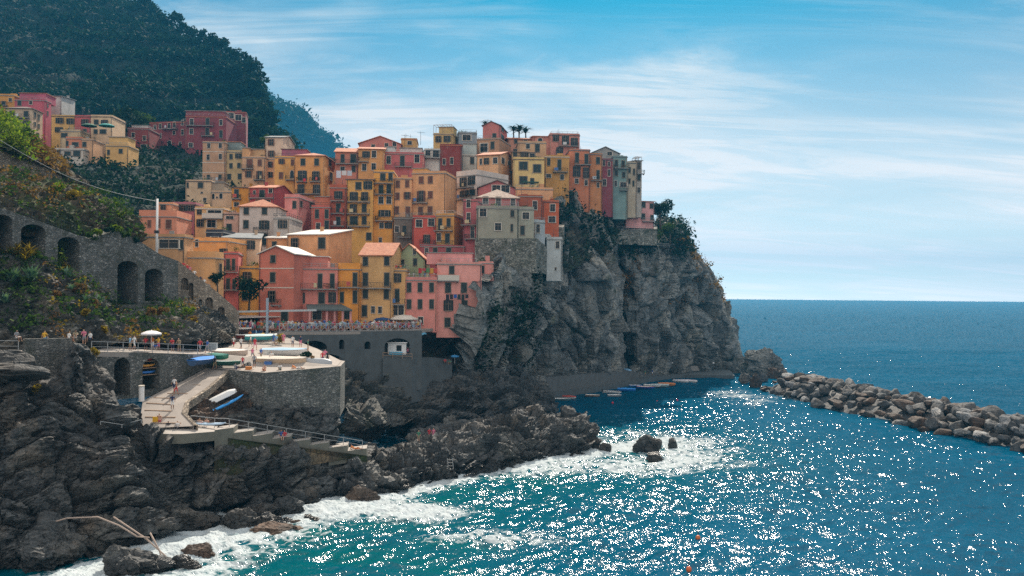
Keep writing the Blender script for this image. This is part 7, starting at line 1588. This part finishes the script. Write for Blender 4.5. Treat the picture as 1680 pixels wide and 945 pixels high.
for i, (u, v, Y) in enumerate(((301, 443, 133.6), (307, 447, 133.9), (311, 449.5, 134.2), (319, 456, 134.7), (329, 466, 135.3), (335, 470, 135.8), (342, 478, 136.3))):
    person('person in %s walking on the stair behind the sunlit stone wall, %s' % (('red', 'red', 'pink', 'white', 'navy', 'white', 'grey')[i], ('highest of the file', 'second from the top', 'third from the top', 'in the middle', 'fifth from the top', 'sixth from the top', 'lowest of the file')[i]), at(u, v + 4, Y), .6, 'walk', ('red', 'red', 'pink', 'white', 'navy', 'white', 'grey')[i], 'navy')
for lab, u, v, Y, rz, pose, top, bot, s in (
    ('person in dark clothes with a red cap on the open boat square', 417, 604, 106.6, .3, 'walk', 'grey', 'black', 1), ('child in a red shirt near the quay edge', 398, 603, 107.2, .2, 'stand', 'red', 'navy', .8), ('person in a red top carrying a bag in the middle of the boat square', 418, 575, 121, 2.8, 'walk', 'red', 'pink', 1.05), ('person in black and white walking across the boat square', 395, 574, 121.5, 1.2, 'walk', 'white', 'black', 1), ('person in white behind the one with the red top', 411, 570, 124, -1.2, 'walk', 'white', 'khaki', 1), ('person in pink behind the dark clothed person', 414, 590, 113, 2.9, 'walk', 'pink', 'grey', .9),
    ('person in green near the white boat', 371, 566, 128, .4, 'stand', 'green', 'navy', 1), ('person in navy near the white boat', 377, 566, 128.3, -.4, 'stand', 'navy', 'navy', 1), ('person in red and white near the white boat', 383, 572, 124, .9, 'walk', 'white', 'red', 1), ('person in blue standing by the cream boat', 358, 566, 126, .5, 'stand', 'blue', 'navy', 1),
    ('person in white sitting on the quay corner', 525, 599, 112.2, .2, 'ground', 'white', 'sky', 1), ('person in red standing on the quay corner', 529, 598, 113, .1, 'stand', 'red', 'navy', 1), ('person in black standing at the quay corner', 537, 598, 113, -.3, 'stand', 'black', 'black', 1), ('bathing person with an orange towel lying on the quay edge', 487, 606, 107, 1.5, 'lie', 'orange', 'white', 1), ('person in white sitting at the quay edge', 459, 608.5, 106.3, .3, 'ground', 'white', 'green', 1), ('head and shoulders of a person leaning on the quay edge', 434, 610, 105.4, 0, 'ground', 'skin', 'orange', 1),
    ('person in white behind the dark flowering shrub', 480, 570, 128, .4, 'stand', 'white', 'navy', 1), ('person in navy behind the dark flowering shrub', 493, 570, 127, -.4, 'stand', 'navy', 'pink', 1), ('person in pink beside the golden shrub', 465, 565, 131, .5, 'stand', 'pink', 'pink', 1), ('person in blue left of the golden shrub', 449, 566, 130, .2, 'stand', 'blue', 'blue', 1), ('person in sky blue left of the golden shrub', 453, 568, 129, -.2, 'stand', 'sky', 'khaki', 1),
    ('person in dark blue resting on the upper quay path', 866, 618, 218, .3, 'stand', 'sky', 'green', 1), ('person in pink resting on the upper quay path', 874, 618, 218.6, -.4, 'stand', 'pink', 'black', 1), ('person in yellow shorts on the quay', 1058, 617, 256, .2, 'stand', 'green', 'yellow', 1), ('person in blue on the quay beside the yellow shorts', 1070, 616, 259, .5, 'stand', 'blue', 'white', 1),
    ('person in red near the blue parasol on the inlet bank', 730, 596, 158, .2, 'ground', 'red', 'black', 1), ('person in green near the blue parasol on the inlet bank', 738, 598, 158, -.2, 'ground', 'green', 'black', 1), ('person in pink beside the white beach kiosk', 669, 586, 151.6, 0, 'stand', 'pink', 'navy', 1)):
    person(lab, at(u, v, Y) + Vector((0, 0, .04)), rz, pose, top, bot, s=s)
for i, (lab, u, v, Y, pose, top, bot) in enumerate((('person in white stooping between the two white boats', 446, 598, 111, 'lean', 'white', 'blue'), ('person in blue at the bow of the cream boat', 428, 592, 112.5, 'stand', 'blue', 'khaki'), ('person in grey sitting beside the low dark green dinghy', 386, 607, 106.4, 'ground', 'grey', 'navy'), ('person in orange at the back of the boat square by the red brown boat', 410, 560, 134, 'stand', 'orange', 'white'), ('person in sky blue by the red brown boat', 420, 558, 136, 'walk', 'sky', 'navy'), ('person in yellow by the jib crane mast', 431, 562, 133, 'stand', 'yellow', 'black'), ('person in white beside the jib crane mast', 443, 562, 134, 'walk', 'white', 'grey'), ('person in black at the top of the slipway', 352, 607, 107, 'walk', 'black', 'khaki'), ('person in white walking up the middle of the slipway', 296, 646, 101, 'walk', 'white', 'navy'), ('person in red shorts walking up the slipway', 286, 652, 100, 'walk', 'skin', 'red'), ('person in navy on the slipway near the kerb', 306, 676, 96.4, 'stand', 'navy', 'white'), ('person in green at the stern of the tarpaulin boat', 505, 577, 122, 'stand', 'green', 'khaki'), ('person in pink beside the grey upturned dinghy', 533, 594, 115, 'walk', 'pink', 'white'))):
    person(lab, at(u, v, Y) + Vector((0, 0, .03)) if 'slipway' not in lab or 'top' in lab else on_ramp(max(0, (v - 604) / 98), .55) + Vector(((i - 9) * .9, 0, .05)), i * 1.3, pose, top, bot)
TOPS = ['red', 'white', 'blue', 'sky', 'pink', 'orange', 'white', 'red', 'grey', 'yellow', 'green', 'navy', 'white', 'sky']
for i in range(120):
    t = i / 119; row = i % 3
    u = 392 + 298 * t; Y = 141 + (u - 458) / 232 * 12 if u > 458 else 141 + (458 - u) * .05
    Y += .5 + row * 1.0 + rnd.uniform(-.3, .3); v = 545 - (u - 458) * .012
    p = at(u + rnd.uniform(-1, 1), v, Y); p.z = 18.65 - .0 * row + rnd.uniform(0, .05) + (.25 if row == 2 else 0)
    c = rnd.choice(TOPS)
    person('person in a %s top in the crowd behind the crossed terrace balustrade' % c if u > 458 else 'person in a %s top standing in the crowd left of the terrace balustrade' % c, p, rnd.uniform(-.9, .9) + (PI if rnd.random() < .3 else 0), rnd.choice(('stand', 'walk', 'lean', 'stand')), c, rnd.choice(TOPS), group='crowd on the restaurant terrace', s=rnd.uniform(.92, 1.05))
for i, (u, v, Y) in enumerate(((650, 446, 157.6), (657, 446, 157.8), (663, 447, 158), (671, 458, 158.6), (679, 458, 159), (688, 458, 159), (697, 458, 159.2), (706, 458, 159.4), (712, 458, 159.6))):
    c = TOPS[(i * 5) % 14]; person('diner in a %s top on the small roof terrace above the %s house' % (c, 'yellow' if i < 3 else 'pink'), at(u, v + (1.5 if i > 2 else 1.0), Y) + Vector((0, 0, .1)), rnd.uniform(-1, 1), 'stand', c, 'grey', group='diners on the roof terraces', s=.8)
for lab, u, v, Y, sx, sy, sz, c in (('stack of blue fish crates beside the cream boat', 440, 604, 109.5, .9, .6, .8, (.04, .14, .40)), ('orange crate near the quay edge', 408, 608, 106.4, .7, .5, .45, (.62, .22, .04)), ('white crate under the bow of the tarpaulin boat', 436, 584, 117, .8, .6, .5, (.66, .65, .62)), ('grey locker against the walkway end', 347, 577, 114, 1.4, .8, 1.1, (.25, .30, .34)), ('green crate by the golden creeper', 338, 572, 116, .8, .6, .6, (.03, .18, .10))):
    q = MB(); t_ = .06; q.box(-sx / 2, -sy / 2, 0, sx / 2, sy / 2, t_)
    q.box(-sx / 2, -sy / 2, t_, sx / 2, -sy / 2 + t_, sz); q.box(-sx / 2, sy / 2 - t_, t_, sx / 2, sy / 2, sz); q.box(-sx / 2, -sy / 2 + t_, t_, -sx / 2 + t_, sy / 2 - t_, sz); q.box(sx / 2 - t_, -sy / 2 + t_, t_, sx / 2, sy / 2 - t_, sz); q.box(-sx / 2 - .03, -sy / 2 - .03, sz + .003, sx / 2 + .03, sy / 2 + .03, sz + .06)
    o = q.build('crate', M['paint'], None, at(u, v, Y), u * .1); o.color = (*c, 1); tag(o, lab, 'crate')
# ------------------------------------------------------------------ street furniture and small things
def parasol(label, p, r, h, col, pole=True):
    o = empty('parasol', p); tag(o, label, 'parasol'); b = MB(); n = 8
    R1 = [(r * math.cos(2 * PI * k / n), r * math.sin(2 * PI * k / n), h - r * .28) for k in range(n)]
    for k in range(n):
        a, c = Vector(R1[k]), Vector(R1[(k + 1) % n]); m1, m2 = a * .5 + Vector((0, 0, h * .5)), c * .5 + Vector((0, 0, h * .5)); m1.z = m2.z = h - r * .07
        b.poly([a, c, m2, m1]); b.poly([m1, m2, (0, 0, h)]); d = Vector((0, 0, .18)); b.poly([a - d, c - d, c, a])
    x = b.build('canopy', M['cloth'], o); x.color = (*col, 1); q = MB(); q.tube([(0, 0, 0), (0, 0, h + .1)], .035, 6); q.build('pole', M['white'], o); return o
parasol('white beach parasol on the cliff walkway', at(248, 576, 103.2), 1.25, 2.5, (.72, .70, .72))
parasol('dark blue parasol on the restaurant terrace', at(630, 545, 156), 2.3, 3.0, (.02, .07, .20))
parasol('cream parasol right of the blue one on the restaurant terrace', at(662, 545, 155), 2.6, 3.2, (.66, .60, .52))
parasol('small blue parasol on the inlet bank', at(746, 597, 159), .8, 1.7, (.06, .30, .62))
parasol('green parasol on the upper hamlet terrace', at(146, 219, 241), 2.2, 2.8, (.02, .10, .06)); parasol('teal parasol right of the green one on the upper hamlet terrace', at(175, 219, 241), 2.2, 2.8, (.03, .26, .24))
# restaurant shed behind the boat square
o = empty('restaurant_shed', at(410, 548, 150)); tag(o, 'dark restaurant shed with a pale sloping canopy behind the boat square', 'shed'); B0 = o.location.copy()
a, c = at(364, 545, 149) - B0, at(458, 545, 152) - B0; z0 = -1; z1 = at(400, 518, 149).z - B0.z
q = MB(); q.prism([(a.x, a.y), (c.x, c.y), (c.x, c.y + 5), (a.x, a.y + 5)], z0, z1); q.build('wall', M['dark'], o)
q = MB(); ra, rc = at(360, 522, 146.5) - B0, at(460, 519, 149) - B0; rb = at(455, 512, 156) - B0; rd = at(380, 513, 153) - B0; d = Vector((0, 0, .12))
q.poly([ra, rc, rb, rd]); q.poly([rd - d, rb - d, rc - d, ra - d]); q.poly([ra - d, rc - d, rc, ra]); q.poly([rc - d, rb - d, rb, rc]); q.build('canopy', M['roof_pale'], o)
q = MB(); q.box(a.x + .5, a.y - .35, -.2, c.x - 2, a.y - .05, .75); x = q.build('counter', M['cloth'], o); x.color = (.03, .12, .30, 1)
# green awning with pink pillars in front of the rose wing
o = empty('terrace_awning', at(530, 540, 151)); tag(o, 'dark green awning on pink pillars over the terrace restaurant', 'awning'); B0 = o.location.copy()
a, c, e, g = at(504, 507, 146.5) - B0, at(578, 508, 149) - B0, at(560, 499, 153.6) - B0, at(502, 499, 151.6) - B0
q = MB(); q.poly([a, c, e, g]); q.poly([x - Vector((0, 0, .12)) for x in (g, e, c, a)]); q.poly([a - d * 2, c - d * 2, c, a]); q.poly([c - d * 2, e - d, e, c]); x = q.build('canopy', M['cloth'], o); x.color = (.10, .12, .115, 1)
for u in (508, 536, 549, 562, 575):
    q = MB(); p = at(u, 540, 147.2 + (u - 508) * .034) - B0; q.box(p.x - .16, p.y - .16, p.z - 1, p.x + .16, p.y + .16, p.z + 3.2); x = q.build('pillar', M['plaster'], o); x.color = (.74, .36, .34, 1)
# white pole with its cable, jib crane, bollard
o = empty('utility_pole', at(257, 424, 131)); tag(o, 'tall white utility pole on the stone wall', 'pole'); hp = at(255, 326, 131).z - o.location.z
q = MB(); q.tube([(0, 0, -1.5), (0, 0, hp)], [.22, .17], 8); q.build('mast', M['white'], o); q = MB(); q.box(-.35, -.2, hp * .42, .3, .2, hp * .47); q.build('junction_box', M['iron'], o)
q = MB(); P0, P1 = at(-20, 218, 112), at(255, 330, 131); q.tube([P0.lerp(P1, k / 14) - Vector((0, 0, 1.6 * math.sin(PI * k / 14))) for k in range(15)], .05, 5); tag(q.build('cable', M['rail']), 'long overhead cable running down to the white utility pole', 'cable')
o = empty('jib_crane', at(438, 557, 138.4)); tag(o, 'blue grey jib crane mast with a long horizontal boom over the boat square', 'crane'); B0 = o.location.copy(); hp = at(437, 489, 138.4).z - B0.z; hb = at(437, 509, 138.4).z - B0.z
q = MB(); q.bar((0, 0, -.3), (0, 0, hp), .34); x = q.build('mast', M['paint'], o); x.color = (.30, .38, .46, 1)
q = MB(); bl, br = at(358, 512, 138) - B0, at(518, 509, 138.8) - B0; q.bar(bl + Vector((0, .4, 0)), br + Vector((0, .4, 0)), .26, .30); x = q.build('boom', M['paint'], o); x.color = (.42, .46, .48, 1)
q = MB(); bx_ = at(353, 513, 137.6) - B0; q.box(bx_.x - 1.3, bx_.y - .4, bx_.z - .6, bx_.x + 1.2, bx_.y + .5, bx_.z + .6); x = q.build('counterweight', M['paint'], o); x.color = (.28, .36, .44, 1)
q = MB(); q.prism([(.3 * math.cos(a_), .3 * math.sin(a_)) for a_ in np.linspace(0, 2 * PI, 10, endpoint=False)], -.5, 1.15); o = q.build('bollard', M['white'], None, at(232, 651, 96.6)); tag(o, 'white bollard with a dark band beside the boat vault', 'bollard'); q = MB(); q.prism([(.34 * math.cos(a_), .34 * math.sin(a_)) for a_ in np.linspace(0, 2 * PI, 10, endpoint=False)], 1.153, 1.3); q.build('cap', M['trim'], o)
# things stored in the right vault
vx, vz = w3.ray(248, 622); th = w3.ang; base = Vector((w3.p0.x, w3.p0.y, 0)) + Vector((math.cos(th), math.sin(th), 0)) * vx + Vector((-math.sin(th), math.cos(th), 0)) * .9
for k, (z_, c1, nm) in enumerate(((.55, Bl, 'blue boat stored lowest in the right vault'), (1.35, (.62, .30, .05), 'orange kayak on the middle rack of the right vault'), (2.15, (.62, .04, .03), 'red kayak on the top rack of the right vault'))):
    kayak(nm, Vector((base.x, base.y, vz + z_)), th, c1, 2.6)
o = empty('boat_rack', Vector((base.x, base.y, vz)), th); tag(o, 'wooden boat rack inside the right vault', 'rack')
for z_ in (.45, 1.25, 2.05):
    q = MB(); q.box(-1.35, -.4, z_, 1.35, .4, z_ + .08); q.build('shelf', M['wood'], o)
# beach kiosk under the terrace
o = empty('kiosk', at(652, 586, 150.6)); tag(o, 'small white beach kiosk with a blue counter under the terrace', 'kiosk'); q = MB(); q.box(-1.7, 0, 0, 1.5, 2, 2.5); q.build('wall', M['white'], o); q = MB(); q.box(-1.9, -.3, 2.503, 1.7, 2.2, 2.65); q.build('roof', M['white'], o)
q = MB(); q.box(-.2, -.04, 1.1, .7, 0, 2.1); q.build('window', M['glass'], o); q = MB(); q.box(-1.4, -.5, .0, .9, -.05, .95); x = q.build('counter', M['cloth'], o); x.color = (.10, .42, .62, 1)
# laundry on the tall rose house and the terraces
def laundry(label, u0, u1, v, Y, cols, drop=1.0):
    p0, p1 = at(u0, v, Y), at(u1, v, Y); o = empty('clothes_line', p0); tag(o, label, 'laundry'); q = MB(); q.tube([(0, 0, 0), tuple(p1 - p0)], .02, 4); q.build('line', M['iron'], o)
    for k, c in enumerate(cols):
        t = (k + .5) / len(cols); w = (p1 - p0).length / len(cols) * .42; h_ = drop * rnd.uniform(.55, 1.1); m = (p1 - p0) * t; b = MB(); b.box(-w, -.02, -h_, w, .02, 0); x = b.build('garment', M['cloth'], o, m); x.color = (*c, 1)
laundry('dark laundry line with one blue towel on the tall rose house', 731, 769, 483, 156.6, [(.02, .02, .03), (.03, .02, .02), (.02, .10, .34), (.03, .04, .04), (.02, .03, .03), (.03, .03, .04)], 1.2)
laundry('white sheets drying beside the slim brick red house', 551, 578, 280, 207, [(.62, .65, .72), (.66, .66, .66), (.5, .55, .62)], 1.8)
laundry('red and yellow cloths drying on the pink terrace', 686, 718, 440, 157, [(.5, .03, .04), (.45, .05, .05), (.1, .25, .1), (.62, .3, .04), (.55, .08, .06)], .9)
laundry('red cloth hanging from a balcony of the broad orange house', 497, 502, 293, 208.6, [(.6, .03, .05)], .9)
# driftwood poles and the ladder
q = None
for lab, pts, r in (('long curved bleached pole lying across the lower rocks', [(60, 865, 78.5), (110, 850, 79), (160, 848, 79.4), (195, 862, 79.6), (225, 880, 79.8), (245, 882, 80)], .075), ('straight bleached pole leaning from the rocks towards the surf', [(186, 848, 80), (240, 884, 80), (300, 938, 80)], .075), ('short bleached pole standing in the surf', [(246, 874, 79.4), (262, 905, 79.2), (274, 948, 79)], .08)):
    q = MB(); q.tube([at(*p) for p in pts], r, 7); tag(q.build('driftwood_pole', M['bleached']), lab, 'pole')
o = empty('ladder', at(742, 785, 117.6)); tag(o, 'thin metal bathing ladder on the shore ridge', 'ladder'); B0 = o.location.copy(); lx = at(737, 753, 117.4) - B0
for dx in (-.35, .35):
    q = MB(); q.bar((dx, 0, -.3), (lx.x + dx, .5, lx.z), .07); q.build('stile', M['rail'], o)
for k in range(7):
    q = MB(); t = k / 6.5; q.bar((lx.x * t - .35, .5 * t, lx.z * t), (lx.x * t + .35, .5 * t, lx.z * t), .05); q.build('rung', M['rail'], o)
# lamp post and sign on the quay, a sail far out
for u, lab in ((1102, 'slim dark lamp post in the middle of the quay'), (1170, 'slim dark lamp post near the end of the quay')):
    p = sea(u, 614, 1.1); o = empty('street_lamp', p); tag(o, lab, 'lamp'); q = MB(); q.tube([(0, 0, 0), (0, 0, 3.4)], .06, 6); q.build('post', M['iron'], o); q = MB(); q.box(-.25, -.25, 3.403, .25, .25, 3.7); q.build('lantern', M['white'], o)
p = sea(858, 614, 5.0); o = empty('sign_board', p + Vector((0, 1, 0))); tag(o, 'small pale sign board at the cliff foot above the quay path', 'sign'); q = MB(); q.bar((0, 0, 0), (0, 0, 1.4), .08); q.build('post', M['iron'], o); q = MB(); q.box(-.45, -.06, 1.1, .45, -.045, 2.1); q.build('panel', M['white'], o)
for u, v, sx, lab in ((1210, 489, 1.0, 'tiny sailing boat on the horizon near the headland'), (1436, 491.6, .8, 'tiny white motor yacht on the horizon')):
    p = sea(u, v + 5.0); p.z = 0; o = empty('sailing_boat' if sx == 1 else 'motor_yacht', p); tag(o, lab, 'boat'); k = p.y / 1400
    q = MB(); q.prism([(-2 * k, -.6 * k), (1.4 * k, -.6 * k), (2.4 * k, 0), (1.4 * k, .6 * k), (-2 * k, .6 * k)], 0, .7 * k); q.build('hull', M['white'], o)
    q = MB()
    if sx == 1: q.raw([(-.3 * k, -.03 * k, .7 * k), (1.2 * k, -.03 * k, .7 * k), (0, -.03 * k, 5 * k), (-.3 * k, .03 * k, .7 * k), (1.2 * k, .03 * k, .7 * k), (0, .03 * k, 5 * k)], [(0, 1, 2), (5, 4, 3), (0, 3, 4, 1), (1, 4, 5, 2), (2, 5, 3, 0)]); q.build('sail', M['white'], o)
    else: q.box(-.8 * k, -.4 * k, .703 * k, .6 * k, .4 * k, 1.4 * k); q.build('cabin', M['white'], o)
# rooftop clutter that the photograph shows against the sky: aerials
for u, v, Y, lab in ((664, 221, 238, 'thin television aerial on the mustard house'), (690, 216, 240, 'tallest television aerial left of the rooftop pergola'), (800, 196, 246, 'thin aerial behind the pink tower house')):
    b0 = at(u, v + 16, Y); o = empty('aerial', b0); tag(o, lab, 'aerial'); hh = at(u, v, Y).z - b0.z; q = MB(); q.tube([(0, 0, -1), (0, 0, hh)], .05, 5); q.build('mast', M['iron'], o); q = MB(); q.bar((-1, 0, hh * .95), (1.2, .2, hh * .9), .06)
    for k in range(5): q.bar((-.8 + k * .4, -.35, hh * .94 - k * .012), (-.8 + k * .4, .35, hh * .94 - k * .012), .035)
    q.build('antenna', M['iron'], o)

# ------------------------------------------------------------------ the sea air
hz = MB(); hz.box(-3300, -150, -3, 4500, 5200, 285)
m = bpy.data.materials.new('sea_air'); m.use_nodes = True; t = NT(m.node_tree)
ho = t.n('ShaderNodeOutputMaterial'); hv = t.n('ShaderNodeVolumePrincipled', i_Density=HAZE_DENSITY); hv.inputs['Color'].default_value = (*HAZE_AIR, 1); hv.inputs['Anisotropy'].default_value = 0.35
t.l(hv.outputs[0], ho.inputs['Volume'])
tag(hz.build('haze', m), kind='stuff')
